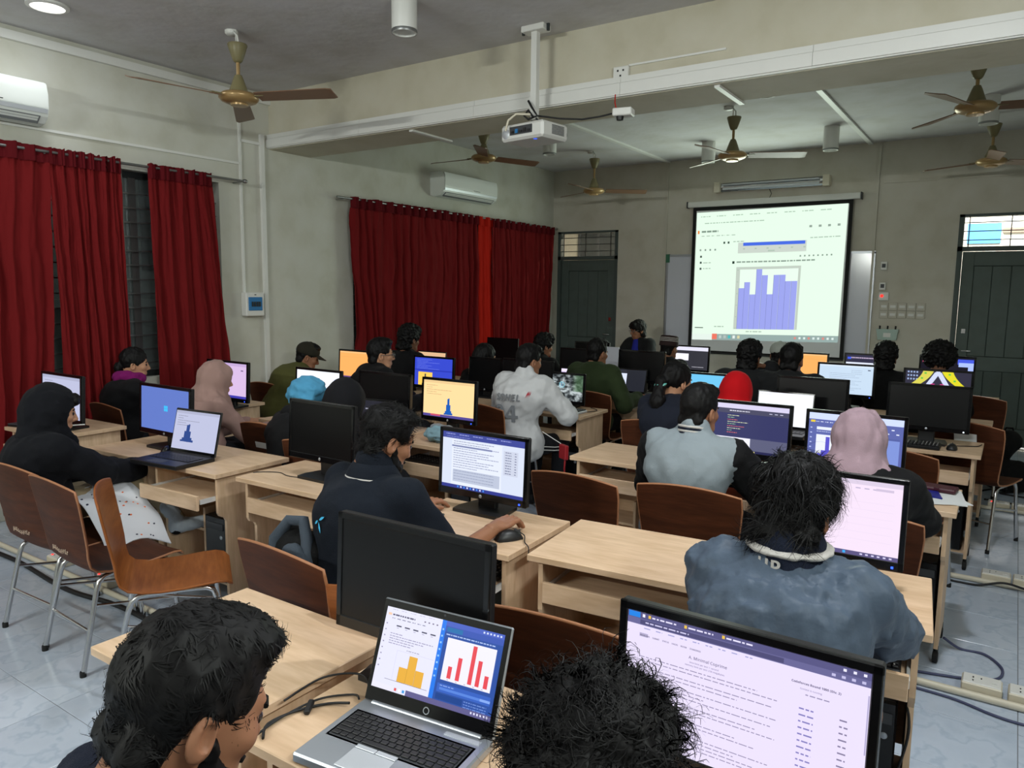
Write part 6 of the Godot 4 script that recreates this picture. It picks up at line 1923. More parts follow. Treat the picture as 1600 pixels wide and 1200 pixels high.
# o: options. top: world place of the crown; yaw: where they face; lean: forward lean of the trunk in degrees
func person(label: String, top: Vector3, yaw: float, o: Dictionary) -> Node3D:
	var lean := deg_to_rad(o.get("lean", 8.0))
	var sl: float = deg_to_rad(o.get("side", 0.0))
	var hp: float = o.get("nod", 8.0)
	var hy: float = o.get("turn", 0.0)
	var hr: float = o.get("roll", 0.0)
	var wide: float = o.get("wide", 1.0)
	var stand: bool = o.get("stand", false)
	var fat: float = o.get("loose", 0.012)
	var c: float = o.get("cell", 0.018)
	var hs: float = o.get("head", 1.0)
	# build with the hip over the origin, then shift so that the crown is where it should be
	var hip_y := 0.90 if stand else 0.53
	var trunk: float = o.get("trunk", 0.0)
	var want := top.y
	var crown := 0.125 * hs
	var up := Vector3(sin(sl), cos(lean) * cos(sl), -sin(lean)).normalized()
	if trunk == 0.0:
		trunk = clampf((want - hip_y - crown - 0.125 * cos(lean) - 0.01) / cos(lean), 0.34, 0.6)
	var H := Vector3(0, hip_y, 0)
	var hunch: float = o.get("hunch", 0.03)
	var fwd := Vector3(0, 0, -1)
	var chest := H + up * trunk * 0.68 + Vector3(0, 0, hunch)
	var neck := H + up * trunk + fwd * hunch * 0.5
	var headc := neck + (up + fwd * 0.24).normalized() * 0.122
	var hb := Basis.from_euler(Vector3(deg_to_rad(-hp), deg_to_rad(hy), deg_to_rad(hr))) * Basis.IDENTITY.scaled(Vector3(hs, hs, hs))
	var crown_at := headc + hb * Vector3(0, 0.12, 0.0)
	var turn := Basis(Vector3.UP, deg_to_rad(yaw))
	var shift := top - turn * crown_at
	var hip_shift := shift.y
	var p := thing("person", label, "person", Vector3(shift.x, 0, shift.z), yaw)
	# any height left over goes into seat height
	var dy := hip_shift
	H.y += dy; chest.y += dy; neck.y += dy; headc.y += dy
	var sw := 0.165 * wide
	var inv := turn.inverse()
	var to_local := func(w: Vector3) -> Vector3: return inv * (w - Vector3(shift.x, 0, shift.z))
	var shL := neck + Vector3(-sw, -0.05, 0.012) - up * 0.01
	var shR := neck + Vector3(sw, -0.05, 0.012) - up * 0.01
	var wl: Vector3 = to_local.call(o.hl) if o.has("hl") else Vector3(-0.13, 0.775 if not stand else 1.0, H.z - 0.42)
	var wr: Vector3 = to_local.call(o.hr) if o.has("hr") else Vector3(0.13, 0.775 if not stand else 1.0, H.z - 0.42)
	for k in 2:
		var s0 := shL if k == 0 else shR
		var w0 := wl if k == 0 else wr
		if (w0 - s0).length() > 0.53: w0 = s0 + (w0 - s0).normalized() * 0.53
		if k == 0: wl = w0
		else: wr = w0
	var el := elbow(shL, wl, 0.29, 0.255, o.get("el", Vector3(-0.6, -1, 0.4)))
	var er := elbow(shR, wr, 0.29, 0.255, o.get("er", Vector3(0.6, -1, 0.4)))
	# ---- clothes
	var cloth: Material = o.cloth
	var sh := []
	var f := fat
	sh.append(cap(H + Vector3(-0.075 * wide, 0.02, 0.0), H + Vector3(0.075 * wide, 0.02, 0.0), 0.118 + f, 0.118 + f, 0.05))
	sh.append(cap(H + up * 0.06, chest, 0.115 * wide + f, 0.12 * wide + f, 0.06))
	sh.append(cap(chest + Vector3(-0.075 * wide, 0.0, 0), chest + Vector3(0.075 * wide, 0.0, 0), 0.105 + f, 0.105 + f, 0.06))
	sh.append(cap(shL.lerp(shR, 0.12) + Vector3(0, -0.01, 0), shR.lerp(shL, 0.12) + Vector3(0, -0.01, 0), 0.062 + f, 0.062 + f, 0.06))
	sh.append(cap(neck + Vector3(0, -0.03, 0.0), neck + Vector3(0, -0.06, 0.01), 0.075 + f * 0.5, 0.09 + f, 0.05))
	var short_sleeve: bool = o.get("short_sleeve", false)
	for k in 2:
		var s0 := shL if k == 0 else shR
		var e0 := el if k == 0 else er
		var w0 := wl if k == 0 else wr
		if short_sleeve:
			sh.append(cap(s0, s0.lerp(e0, 0.82), 0.058 + f, 0.056 + f, 0.035))
		else:
			sh.append(cap(s0, e0, 0.056 + f, 0.046 + f, 0.035))
			sh.append(cap(e0, e0.lerp(w0, 0.94), 0.046 + f, 0.036 + f * 0.8, 0.02))
	if o.has("collar"):
		sh.append(cap(neck + Vector3(0, -0.02, 0.004), neck + Vector3(0, 0.03 + o.collar, 0.006), 0.066 + f * 0.4, 0.064 + f * 0.4, 0.02))
	if o.get("hood_down", false):
		sh.append(ell(neck + Vector3(0, -0.02, 0.075), Vector3(0.09, 0.05, 0.05), 0.04))
	for q in o.get("more", []): sh.append(q)
	var s_mesh := nets(sh, c, o.get("wrinkle", 0.008), o.get("wf", 9.0), o.get("wst", Vector3(1, 0.8, 1)), o.get("seed", 7))
	# ---- skin: neck, arms and hands in one mesh with the head
	var skin: Material = o.get("skin", M.skin_a)
	var sb := []
	sb.append(cap(neck + Vector3(0, -0.12, 0.02), headc + hb * Vector3(0, -0.07, 0.025), 0.06, 0.052, 0.03))
	sb.append(cap(shL, shR, 0.045, 0.045, 0.03))
	for k in 2:
		var s0 := shL if k == 0 else shR
		var e0 := el if k == 0 else er
		var w0 := wl if k == 0 else wr
		sb.append(cap(s0, e0, 0.046, 0.038, 0.02))
		sb.append(cap(e0, w0, 0.038, 0.026, 0.02))
	var g := G.new()
	g.merge(nets(sb, maxf(c * 0.7, 0.009)), Transform3D.IDENTITY)
	g.merge(head_mesh, Transform3D(hb, headc))
	for k in 2:
		var e0 := el if k == 0 else er
		var w0 := wl if k == 0 else wr
		var dirv := (w0 - e0).normalized()
		dirv.y *= 0.35
		dirv = dirv.normalized()
		var hbas := Basis.looking_at(dirv, Vector3.UP)
		if o.has("hroll"): hbas = hbas * Basis(Vector3.BACK, deg_to_rad(o.hroll))
		var grip: bool = o.get("grip", false) and k == 1
		if k == 1: hbas = hbas * Basis.from_scale(Vector3(-1, 1, 1))
		g.merge(hand_grip if grip else hand_rest, Transform3D(hbas, w0))
	var body := part(p, "body", g.mesh(), skin)
	part(p, "top" if not o.has("top_name") else o.top_name, s_mesh, cloth, Transform3D.IDENTITY, o.get("top_label", ""))
	part(body, "eyes", eye_mesh, M.eye, Transform3D(hb, headc))
	# ---- legs
	var kn: Array = o.get("knees", [])
	var lg := []
	for s in [-1, 1]:
		var h0 := H + Vector3(0.085 * s, -0.01, 0)
		var k0 := H + Vector3(0.11 * s, -0.02, -0.42)
		var a0 := Vector3(k0.x, 0.09, k0.z + 0.05)
		if stand:
			k0 = H + Vector3(0.09 * s, -0.43, -0.02)
			a0 = Vector3(0.09 * s, 0.09, 0)
		if kn.size() == 4:
			k0 = to_local.call(kn[0 if s < 0 else 2])
			a0 = to_local.call(kn[1 if s < 0 else 3])
		lg.append(cap(h0, k0, 0.094, 0.066, 0.04))
		lg.append(cap(k0, a0, 0.062, 0.045, 0.03))
		if not o.get("no_feet", false):
			var toe := a0 + Vector3(0, -0.035, -0.13)
			part(p, "shoe", nets([cap(a0 + Vector3(0, -0.045, 0.02), toe, 0.04, 0.034, 0.02), cap(a0, a0 + Vector3(0, -0.03, 0), 0.042, 0.042, 0.02)], 0.016), M.shoe)
	lg.append(cap(H + Vector3(-0.08, 0, 0), H + Vector3(0.08, 0, 0), 0.112, 0.112, 0.04))
	part(p, "trousers", nets(lg, maxf(c, 0.016), 0.006, 8.0, Vector3.ONE, 3), o.get("trousers", M.trousers_dark))
	# ---- hair or headgear
	var hx := Transform3D(hb, headc)
	if o.has("hair"):
		var hm := hair(o.hair)
		if o.has("strand"):
			var gg := G.new().merge(hm, Transform3D.IDENTITY)
			strands(gg, hm, o.strand[0], o.strand[1], o.strand[2], o.get("seed", 7), Vector3(0, 0.035, 0.014), Vector3(0.078, 0.094, 0.096), o.strand[3], 0.0011, o.strand[4])
			hm = gg.mesh()
		part(p, "hair", hm, o.get("hair_mat", M.hair), hx)
	if o.get("beard", false): part(p, "beard", beard_mesh(), M.hair, hx)
	if o.get("brows", true) and not o.get("plain", false):
		part(body, "eyebrows", G.new().tube([Vector3(-0.05, 0.022, -0.08), Vector3(-0.033, 0.028, -0.0865), Vector3(-0.014, 0.024, -0.086)], 0.004, 6).tube([Vector3(0.05, 0.022, -0.08), Vector3(0.033, 0.028, -0.0865), Vector3(0.014, 0.024, -0.086)], 0.004, 6).mesh(), M.hair, hx)
	if o.get("glasses", false):
		var gl := part(p, "glasses", G.new().tube(ring_pts(Vector3(-0.034, 0.0, -0.101), 0.024, 0.019), 0.0018, 6).tube(ring_pts(Vector3(0.034, 0.0, -0.101), 0.024, 0.019), 0.0018, 6).tube([Vector3(-0.011, 0.003, -0.103), Vector3(0.011, 0.003, -0.103)], 0.0018, 6).tube([Vector3(-0.058, 0.004, -0.1), Vector3(-0.076, 0.004, -0.05), Vector3(-0.082, 0.0, 0.012)], 0.002, 6).tube([Vector3(0.058, 0.004, -0.1), Vector3(0.076, 0.004, -0.05), Vector3(0.082, 0.0, 0.012)], 0.002, 6).mesh(), M.steel, hx)
	p.set_meta("prims", sh)
	p.set_meta("headx", hx)
	p.set_meta("neck", neck)
	p.set_meta("joints", [H, chest, shL, shR, el, er, wl, wr])
	return p

func ring_pts(c: Vector3, rx: float, ry: float) -> Array:
	var a := []
	for k in 17: a.append(c + Vector3(cos(TAU * k / 16) * rx, sin(TAU * k / 16) * ry, 0))
	return a

func veil(p: Node3D, called: String, mtl: Material, cell: float, back: float, spread: float, front_open := true, amp := 0.007, seed_ := 4, inflate := 0.0) -> void:
	# a scarf round head and shoulders; back: how far it falls behind
	var hx: Transform3D = p.get_meta("headx")
	var neck: Vector3 = p.get_meta("neck")
	var j: Array = p.get_meta("joints")
	var hc := hx.origin
	var q := [ell(hx * Vector3(0, 0.028, 0.016), Vector3(0.096 + inflate, 0.112 + inflate, 0.118 + inflate), 0.03)]
	q.append(cap(hx * Vector3(0, -0.03, 0.03), neck + Vector3(0, 0.0, 0.02), 0.09 + inflate, 0.098 + inflate, 0.06))
	q.append(cap(neck + Vector3(-spread, -0.07, 0.02), neck + Vector3(spread, -0.07, 0.02), 0.085, 0.085, 0.08))
	q.append(cap(neck + Vector3(0, -0.04, 0.04), neck + Vector3(0, -0.1 - back, 0.1), 0.11, 0.13, 0.07))
	q.append(cap(neck + Vector3(0, -0.04, -0.04), neck + Vector3(0, -0.14, -0.08), 0.08, 0.09, 0.06))
	if front_open:
		q.append(ell(hx * Vector3(0, -0.03, -0.125), Vector3(0.062, 0.085, 0.07), 0.02, -1))
	part(p, called, nets(q, cell, amp, 9.0, Vector3(1.6, 0.5, 1.6), seed_), mtl)

func drape_print(p: Node3D, called: String, src: ArrayMesh, at: Vector3, mtl: Material, lift := 0.004) -> void:
	# flat print pressed onto the back (+z side) of the clothes
	var prims: Array = p.get_meta("prims")
	var g := G.new()
	for s in src.get_surface_count():
		var a := src.surface_get_arrays(s)
		var vv: PackedVector3Array = a[Mesh.ARRAY_VERTEX]
		var f := g.v.size()
		for q in vv:
			var w := at + Vector3(q.x, q.y, 0)
			var z := at.z + 0.3
			for k in 40:
				var d := field_at(prims, Vector3(w.x, w.y, z))
				if d < 0.001: break
				z -= d * 0.9
			g.p(Vector3(w.x, w.y, z + lift), Vector3(0, 0.1, 1).normalized())
		var ii = a[Mesh.ARRAY_INDEX]
		if ii == null or ii.size() == 0: ii = PackedInt32Array(range(vv.size()))
		for k in ii.size() / 3:
			g.tri(f + ii[k * 3], f + ii[k * 3 + 1], f + ii[k * 3 + 2])
	part(p, called, g.mesh(), mtl)

func letters(s: String, h: float, bold := true) -> ArrayMesh:
	# flat letters, finely cut so that they can follow a curved back
	var t := TextMesh.new()
	t.text = s
	t.font = fontb if bold else font
	t.font_size = 32
	t.pixel_size = h / 24.0
	t.depth = 0.0
	var a := t.get_mesh_arrays()
	var m := ArrayMesh.new()
	m.add_surface_from_arrays(Mesh.PRIMITIVE_TRIANGLES, a)
	return m

func flat_poly(polys: Array) -> ArrayMesh:
	var g := G.new()
	for poly in polys:
		var idx := Geometry2D.triangulate_polygon(poly)
		var f := g.v.size()
		for q in poly: g.p(Vector3(q.x, q.y, 0), Vector3.BACK)
		for k in idx.size() / 3: g.tri(f + idx[k * 3], f + idx[k * 3 + 1], f + idx[k * 3 + 2])
	return g.mesh()

func people() -> void:
	var m := mat("skin_a", c8(150, 104, 78), 0.55, 0, 0.4); m.subsurf_scatter_enabled = true; m.subsurf_scatter_strength = 0.08
	m = mat("skin_b", c8(186, 138, 108), 0.55, 0, 0.4); m.subsurf_scatter_enabled = true; m.subsurf_scatter_strength = 0.08
	m = mat("skin_c", c8(124, 84, 62), 0.55, 0, 0.4)
	mat("eye", c8(40, 32, 30), 0.15)
	mat("hair", c8(13, 12, 13), 0.58, 0, 0.32)
	mat("hair_grey", c8(28, 28, 31), 0.4, 0, 0.55)
	mat("shoe", c8(30, 29, 30), 0.6)
	fabric("trousers_dark", c8(28, 29, 34)); fabric("trousers_khaki", c8(150, 134, 106))
	fabric("navy", c8(20, 26, 42)); fabric("black_cloth", c8(18, 18, 20)); fabric("hoodie_black", c8(16, 17, 22), 0.9); fabric("charcoal", c8(32, 33, 35))
	fabric("polo_black", c8(16, 22, 32), 0.85); fabric("olive", c8(84, 84, 44)); fabric("green_jacket", c8(46, 58, 34)); fabric("white_shirt", c8(202, 203, 205), 0.8, 0.15)
	fabric("varsity_grey", c8(136, 146, 152), 0.85); fabric("windbreaker", c8(72, 84, 100), 0.5, 0.1, 0.3); fabric("beige_scarf", c8(158, 128, 120)); fabric("red_scarf", c8(190, 12, 22)); fabric("lilac_scarf", c8(158, 134, 144))
	fabric("blue_beanie", c8(78, 148, 186)); fabric("black_veil", c8(20, 20, 24)); fabric("purple_scarf", c8(120, 22, 96)); fabric("denim", c8(30, 34, 46)); fabric("royal", c8(40, 46, 150)); fabric("cap_green", c8(44, 42, 34)); fabric("cap_white", c8(168, 174, 168)); fabric("kufi_brown", c8(52, 38, 38)); fabric("stripe_white", c8(190, 186, 182)); fabric("sock", c8(170, 178, 186)); fabric("tunic", c8(206, 208, 214))
	mat("print_grey", c8(138, 142, 148), 0.7); mat("print_cyan", c8(70, 190, 240), 0.6); mat("print_hood", c8(118, 120, 130), 0.7); mat("print_red", c8(186, 40, 60), 0.7); mat("print_orange", c8(224, 110, 60), 0.7); mat("print_navy", c8(34, 38, 60), 0.7)
	make_head_parts()
	var p: Node3D
	# ---------------- nearest
	p = person("bearded man with short black hair at the bottom left, looking down", Vector3(-0.93, 1.222, -0.63), -4, {cloth = M.navy, skin = M.skin_a, hair = "short", beard = true, lean = 14, nod = 24, turn = -8, cell = 0.012, seed = 11, head = 1.08, hood_down = true, loose = 0.014, strand = [9000, 0.03, 0.22, 0.22, Vector3(0, -0.1, -0.5)], hl = Vector3(-1.2, 0.6, -0.8), hr = Vector3(-0.95, 0.6, -0.82)})
	p = person("person with tousled curly black hair at the bottom centre, seen from behind", Vector3(-0.39, 1.2, -0.80), 6, {cloth = M.black_cloth, hair = "curly", lean = 16, nod = 26, cell = 0.014, seed = 21, head = 1.02, strand = [9000, 0.055, 0.62, 0.5, Vector3(0, -0.2, 0.1)], hl = Vector3(-0.55, 0.65, -1.0), hr = Vector3(-0.25, 0.65, -1.0)})
	# ---------------- second row
	p = person("man in a grey-blue windbreaker bending over his keyboard, messy black hair", Vector3(-0.425, 1.255, -2.0), 2, {cloth = M.windbreaker, hair = "mop", lean = 17, nod = 26, turn = -6, cell = 0.0105, seed = 31, loose = 0.026, wide = 1.06, wrinkle = 0.013, wf = 11.0, wst = Vector3(1.3, 0.75, 1.3), collar = 0.0, strand = [8000, 0.075, 0.2, 0.3, Vector3(0, -0.6, 0.15)], hl = Vector3(-0.62, 0.66, -2.34), hr = Vector3(-0.30, 0.66, -2.42), el = Vector3(-1.2, -0.6, 0.5), er = Vector3(1.6, -0.5, 0.35), trousers = M.trousers_dark, grip = false})
	scarf_collar(p)
	p = person("man in a black polo with white-tipped collar and cyan leaf logo, hand on mouse", Vector3(-1.87, 1.262, -2.02), -6, {cloth = M.polo_black, skin = M.skin_a, hair = "short", beard = true, lean = 12, nod = 22, turn = -14, cell = 0.0115, seed = 41, loose = 0.012, wide = 1.08, wrinkle = 0.006, short_sleeve = true, collar = 0.008, head = 1.0, strand = [6000, 0.05, 0.2, 0.35, Vector3(0.1, 0.3, -0.5)], hl = Vector3(-2.08, 0.78, -2.36), hr = Vector3(-1.60, 0.795, -2.27), er = Vector3(0.3, -1, 0.5), grip = true})
	polo_marks(p)
	p = person("hooded girl in a black hoodie, khaki trousers and socks at the left edge", Vector3(-4.09, 1.163, -1.86), -14, {cloth = M.hoodie_black, skin = M.skin_b, lean = 6, nod = 10, turn = -6, cell = 0.013, seed = 51, loose = 0.03, wide = 0.95, wrinkle = 0.01, head = 0.95, trousers = M.trousers_khaki, no_feet = true, hl = Vector3(-4.2, 0.68, -2.22), hr = Vector3(-4.02, 0.68, -2.26), knees = [Vector3(-4.2, 0.56, -2.24), Vector3(-4.18, 0.12, -2.18), Vector3(-4.06, 0.60, -2.30), Vector3(-3.86, 0.37, -2.36)], el = Vector3(-0.8, -1, 0.5), er = Vector3(0.9, -1, 0.6)})
	hooded(p)
	# ---------------- left block, third row
	p = person("girl with black hair in a bun and a purple scarf by the curtain", Vector3(-5.56, 1.225, -3.1), -16, {cloth = M.black_cloth, skin = M.skin_b, hair = "bun", lean = 6, nod = 4, turn = -14, seed = 61, head = 0.95, loose = 0.02, cell = 0.016, hl = Vector3(-5.65, 0.78, -3.55), hr = Vector3(-5.4, 0.78, -3.55)})
	neck_scarf(p, M.purple_scarf)
	p = person("person in a long dusty-pink headscarf before the pink page monitor", Vector3(-4.64, 1.165, -3.18), -14, {cloth = M.beige_scarf, skin = M.skin_b, lean = 8, nod = 6, turn = -8, seed = 71, head = 0.95, plain = true, cell = 0.016, hl = Vector3(-4.75, 0.7, -3.5), hr = Vector3(-4.45, 0.7, -3.5)})
	veil(p, "headscarf", M.beige_scarf, 0.014, 0.34, 0.13, true, 0.009, 5, 0.004)
	p = person("girl wearing a light blue beanie behind the black monitor", Vector3(-3.62, 1.13, -3.14), 0, {cloth = M.black_cloth, skin = M.skin_b, hair = "short", lean = 12, nod = 10, seed = 81, head = 0.95, loose = 0.03, cell = 0.017, hood_down = true, top_name = "coat"})
	beanie(p, M.blue_beanie)
	p = person("person in a long black veil between the blue beanie and the polo man", Vector3(-3.22, 1.155, -3.06), -4, {cloth = M.black_veil, skin = M.skin_b, lean = 8, nod = 6, seed = 91, head = 0.98, plain = true, cell = 0.016})
	veil(p, "veil", M.black_veil, 0.014, 0.34, 0.13, true, 0.006, 8, 0.01)
	# ---------------- third row, right
	p = person("man in a light grey varsity jacket with black sleeves, short black hair", Vector3(-1.215, 1.262, -3.43), -6, {cloth = M.varsity_grey, skin = M.skin_a, hair = "fade", lean = 6, nod = 8, turn = -8, cell = 0.0125, seed = 101, loose = 0.022, wide = 1.12, wrinkle = 0.008, collar = 0.012, sleeves = M.black_cloth, strand = [4000, 0.022, 0.1, 0.15, Vector3(0, 0.1, -0.3)], hl = Vector3(-1.4, 0.78, -3.75), hr = Vector3(-0.95, 0.8, -3.78)})
	sleeves(p, M.black_cloth)
	collar_bands(p, M.navy, M.stripe_white)
	p = person("person in a lilac-grey headscarf in front of the violet notebook monitor", Vector3(-0.515, 1.20, -3.44), 4, {cloth = M.black_cloth, skin = M.skin_b, lean = 6, nod = 4, seed = 111, head = 0.96, plain = true, loose = 0.03, wide = 1.1, cell = 0.014, hl = Vector3(-0.72, 0.78, -3.85), hr = Vector3(-0.36, 0.78, -3.85)})
	veil(p, "headscarf", M.lilac_scarf, 0.0105, 0.08, 0.1, true, 0.010, 12, 0.004)
	# ---------------- fourth row
	p = person("man in an olive jacket and dark cap bent over beside the amber monitor", Vector3(-5.32, 1.195, -4.62), -26, {cloth = M.olive, skin = M.skin_a, hair = "short", lean = 24, nod = 20, turn = -10, seed = 121, loose = 0.035, wide = 1.12, cell = 0.019})
	cap_hat(p, M.cap_green, true)
	p = person("large man in black with glasses in front of the far dark red curtain", Vector3(-4.36, 1.29, -4.52), -24, {cloth = M.black_cloth, skin = M.skin_b, hair = "short", lean = 4, nod = 2, turn = -10, seed = 131, loose = 0.035, wide = 1.2, cell = 0.018, glasses = true, head = 1.06})
	p = person("man's dark head rising behind the large man in black", Vector3(-5.02, 1.335, -5.62), 0, {cloth = M.black_cloth, skin = M.skin_c, hair = "mop", lean = 4, seed = 141, cell = 0.022, head = 1.08})
	p = person("man in a white long-sleeved shirt printed SOHEL", Vector3(-3.02, 1.294, -4.74), -4, {cloth = M.white_shirt, skin = M.skin_a, hair = "fade", lean = 9, nod = 10, turn = -16, seed = 151, loose = 0.028, wide = 1.08, cell = 0.0125, wrinkle = 0.01, wf = 10.0, collar = 0.0, hl = Vector3(-3.2, 0.79, -4.98), hr = Vector3(-2.83, 0.775, -5.0), er = Vector3(1.4, -1.0, 0.5)})
	sohel_marks(p)
	p = person("girl with a low ponytail and a turquoise hair tie", Vector3(-1.84, 1.235, -4.72), -4, {cloth = M.denim, skin = M.skin_b, hair = "ponytail", lean = 8, nod = 6, turn = -22, seed = 161, loose = 0.024, cell = 0.016, head = 1.04})
	hair_tie(p)
	p = person("person in a bright red headscarf", Vector3(-1.46, 1.185, -4.78), 0, {cloth = M.black_cloth, skin = M.skin_b, lean = 8, nod = 6, seed = 171, head = 0.96, plain = true, cell = 0.02})
	veil(p, "headscarf", M.red_scarf, 0.013, 0.12, 0.09, true, 0.003, 14, 0.0)
	# ---------------- fifth row and beyond
	p = person("girl with long dark hair left of the white shirt man, in shadow", Vector3(-4.07, 1.195, -5.62), -8, {cloth = M.black_cloth, skin = M.skin_b, hair = "long", lean = 8, turn = -20, seed = 181, cell = 0.022})
	p = person("man in a dark green jacket with close-cropped hair", Vector3(-3.06, 1.281, -5.92), -4, {cloth = M.green_jacket, skin = M.skin_a, hair = "short", lean = 8, nod = 8, turn = -8, seed = 191, loose = 0.03, wide = 1.1, cell = 0.018, hl = Vector3(-3.2, 0.78, -6.05), hr = Vector3(-2.72, 0.78, -6.05)})
	p = person("curly-haired man behind the white shirt man, before the corner door", Vector3(-4.25, 1.225, -6.95), -10, {cloth = M.black_cloth, skin = M.skin_a, hair = "curly", lean = 6, turn = -16, seed = 201, cell = 0.022})
	p = person("lecturer with bowl-cut hair and glasses facing the class, blue shirt", Vector3(-4.1, 1.33, -9.0), 168, {cloth = M.charcoal, skin = M.skin_a, hair = "bowl", lean = 4, nod = 8, turn = -24, seed = 211, loose = 0.02, cell = 0.02, glasses = true, hl = Vector3(-3.9, 0.8, -8.6), hr = Vector3(-4.3, 0.8, -8.6)})
	shirt_front(p)
	p = person("man in a dark striped knit cap, seen from behind", Vector3(-3.03, 1.235, -7.5), 0, {cloth = M.black_cloth, skin = M.skin_a, hair = "short", lean = 6, turn = -8, seed = 221, cell = 0.022})
	kufi(p)
	p = person("man resting his head on his right hand under the projection", Vector3(-1.75, 1.31, -6.02), 0, {cloth = M.charcoal, skin = M.skin_c, hair = "mop", lean = 8, seed = 231, wide = 1.1, loose = 0.03, cell = 0.019, hr = Vector3(-1.63, 1.12, -6.12), er = Vector3(1, -0.6, -0.5)})
	p = person("person in a pale cap hidden behind the broad man", Vector3(-1.85, 1.235, -7.35), 0, {cloth = M.black_cloth, skin = M.skin_c, hair = "short", lean = 6, seed = 241, cell = 0.022})
	cap_hat(p, M.cap_white, false)
	p = person("broad man in a dark grey shirt beside the amber screen, thinning crown", Vector3(-1.42, 1.315, -6.0), 0, {cloth = M.charcoal, skin = M.skin_c, hair = "fade", lean = 6, seed = 251, wide = 1.25, loose = 0.03, cell = 0.019, head = 1.05})
	p = person("man with thick black hair in front of the monitor with a bright strip", Vector3(-0.93, 1.27, -7.3), 0, {cloth = M.black_cloth, skin = M.skin_c, hair = "mop", lean = 6, seed = 261, cell = 0.022, head = 1.04})
	p = person("person with a wide curly afro in front of the right door", Vector3(-0.52, 1.27, -7.35), 0, {cloth = M.black_cloth, skin = M.skin_c, hair = "afro", lean = 6, seed = 271, cell = 0.022, head = 1.02})

func sleeves(p: Node3D, mtl: Material) -> void:
	var j: Array = p.get_meta("joints")
	var q := []
	for k in 2:
		q.append(cap(j[2 + k] + (j[4 + k] - j[2 + k]) * 0.1, j[4 + k], 0.092, 0.082, 0.02))
		q.append(cap(j[4 + k], j[4 + k].lerp(j[6 + k], 0.95), 0.082, 0.064, 0.02))
	part(p, "sleeves", nets(q, 0.0125, 0.009, 11.0, Vector3.ONE, 9), mtl)

func collar_bands(p: Node3D, a: Material, b: Material) -> void:
	var n: Vector3 = p.get_meta("neck")
	for k in 4:
		part(p, "collar_band", G.new().lathe([Vector2(0.0745 - k * 0.001, 0.0), Vector2(0.079 - k * 0.001, 0.003), Vector2(0.079 - k * 0.001, 0.009), Vector2(0.0745 - k * 0.001, 0.012)], 28, Transform3D(Basis(Vector3.RIGHT, -0.15), n + Vector3(0, 0.006 + k * 0.011, 0.006))).mesh(), a if k % 2 == 0 else b)

func scarf_collar(p: Node3D) -> void:
	# navy and white football scarf inside the collar
	var n: Vector3 = p.get_meta("neck")
	var tilt := Basis(Vector3.RIGHT, -0.3)
	part(p, "scarf", nets([cap(n + Vector3(0, -0.02, 0.012), n + Vector3(0, 0.02, 0.004), 0.1, 0.094, 0.02)], 0.009, 0.003, 16.0, Vector3.ONE, 2), M.navy)
	part(p, "scarf_edge", nets([ell(n + Vector3(0, 0.038, 0.004), Vector3(0.106, 0.017, 0.106), 0.02)], 0.007, 0.004, 14.0, Vector3.ONE, 6), M.stripe_white)
	var lm := letters("UP", 0.034)
	var g := G.new()
	for s in lm.get_surface_count():
		var arr := lm.surface_get_arrays(s)
		var vv: PackedVector3Array = arr[Mesh.ARRAY_VERTEX]
		var f := g.v.size()
		for q in vv:
			var an := q.x / 0.1 - 0.25
			g.p(n + Vector3(sin(an) * 0.106, q.y + 0.012, cos(an) * 0.106 + 0.008), Vector3(sin(an), 0, cos(an)))
		var ii = arr[Mesh.ARRAY_INDEX]
		if ii == null or ii.size() == 0: ii = PackedInt32Array(range(vv.size()))
		for k in ii.size() / 3: g.tri(f + ii[k * 3], f + ii[k * 3 + 1], f + ii[k * 3 + 2])
	part(p, "scarf_lettering", g.mesh(), M.stripe_white)

func polo_marks(p: Node3D) -> void:
	var n: Vector3 = p.get_meta("neck")
	# collar leaf with white tip
	part(p, "collar_tip", G.new().lathe([Vector2(0.098, 0.0), Vector2(0.102, 0.003), Vector2(0.1, 0.007)], 30, Transform3D(Basis.from_euler(Vector3(-0.12, 0, 0)), n + Vector3(0, -0.018, 0.012))).mesh(), M.stripe_white)
	part(p, "collar_leaf", G.new().lathe([Vector2(0.1, 0.006), Vector2(0.092, 0.03), Vector2(0.078, 0.055), Vector2(0.074, 0.056)], 30, Transform3D(Basis.from_euler(Vector3(-0.12, 0, 0)), n + Vector3(0, -0.018, 0.012))).mesh(), M.polo_black)
	var j: Array = p.get_meta("joints")
	for k in 2:
		var s0: Vector3 = j[2 + k]
		var e0: Vector3 = j[4 + k]
		var d := (e0 - s0).normalized()
		var c := s0.lerp(e0, 0.82) + d * 0.052
		var bas := Basis(Quaternion(Vector3.UP, d))
		part(p, "cuff_stripe", G.new().lathe([Vector2(0.045, 0.006), Vector2(0.056, 0.0), Vector2(0.0625, -0.012), Vector2(0.0615, -0.022)], 24, Transform3D(bas, c + d * 0.0)).mesh(), M.stripe_white)
	var leaf := func(an: float, l: float, w: float) -> PackedVector2Array:
		var a := PackedVector2Array()
		for k in 11:
			var t := k / 10.0
			a.append((Vector2(t * l + 0.004, sin(t * PI) * w * (1.15 - 0.4 * t) + 0.006 * t * t)).rotated(an))
		for k in range(9, 0, -1):
			var t := k / 10.0
			a.append((Vector2(t * l + 0.004, -sin(t * PI) * w * 0.55 + 0.006 * t * t)).rotated(an))
		return a
	drape_print(p, "leaf_logo", flat_poly([leaf.call(0.35, 0.034, 0.0065), leaf.call(3.6, 0.03, 0.006), leaf.call(-1.35, 0.042, 0.007)]), n + Vector3(-0.035, -0.135, 0), M.print_cyan, 0.007)

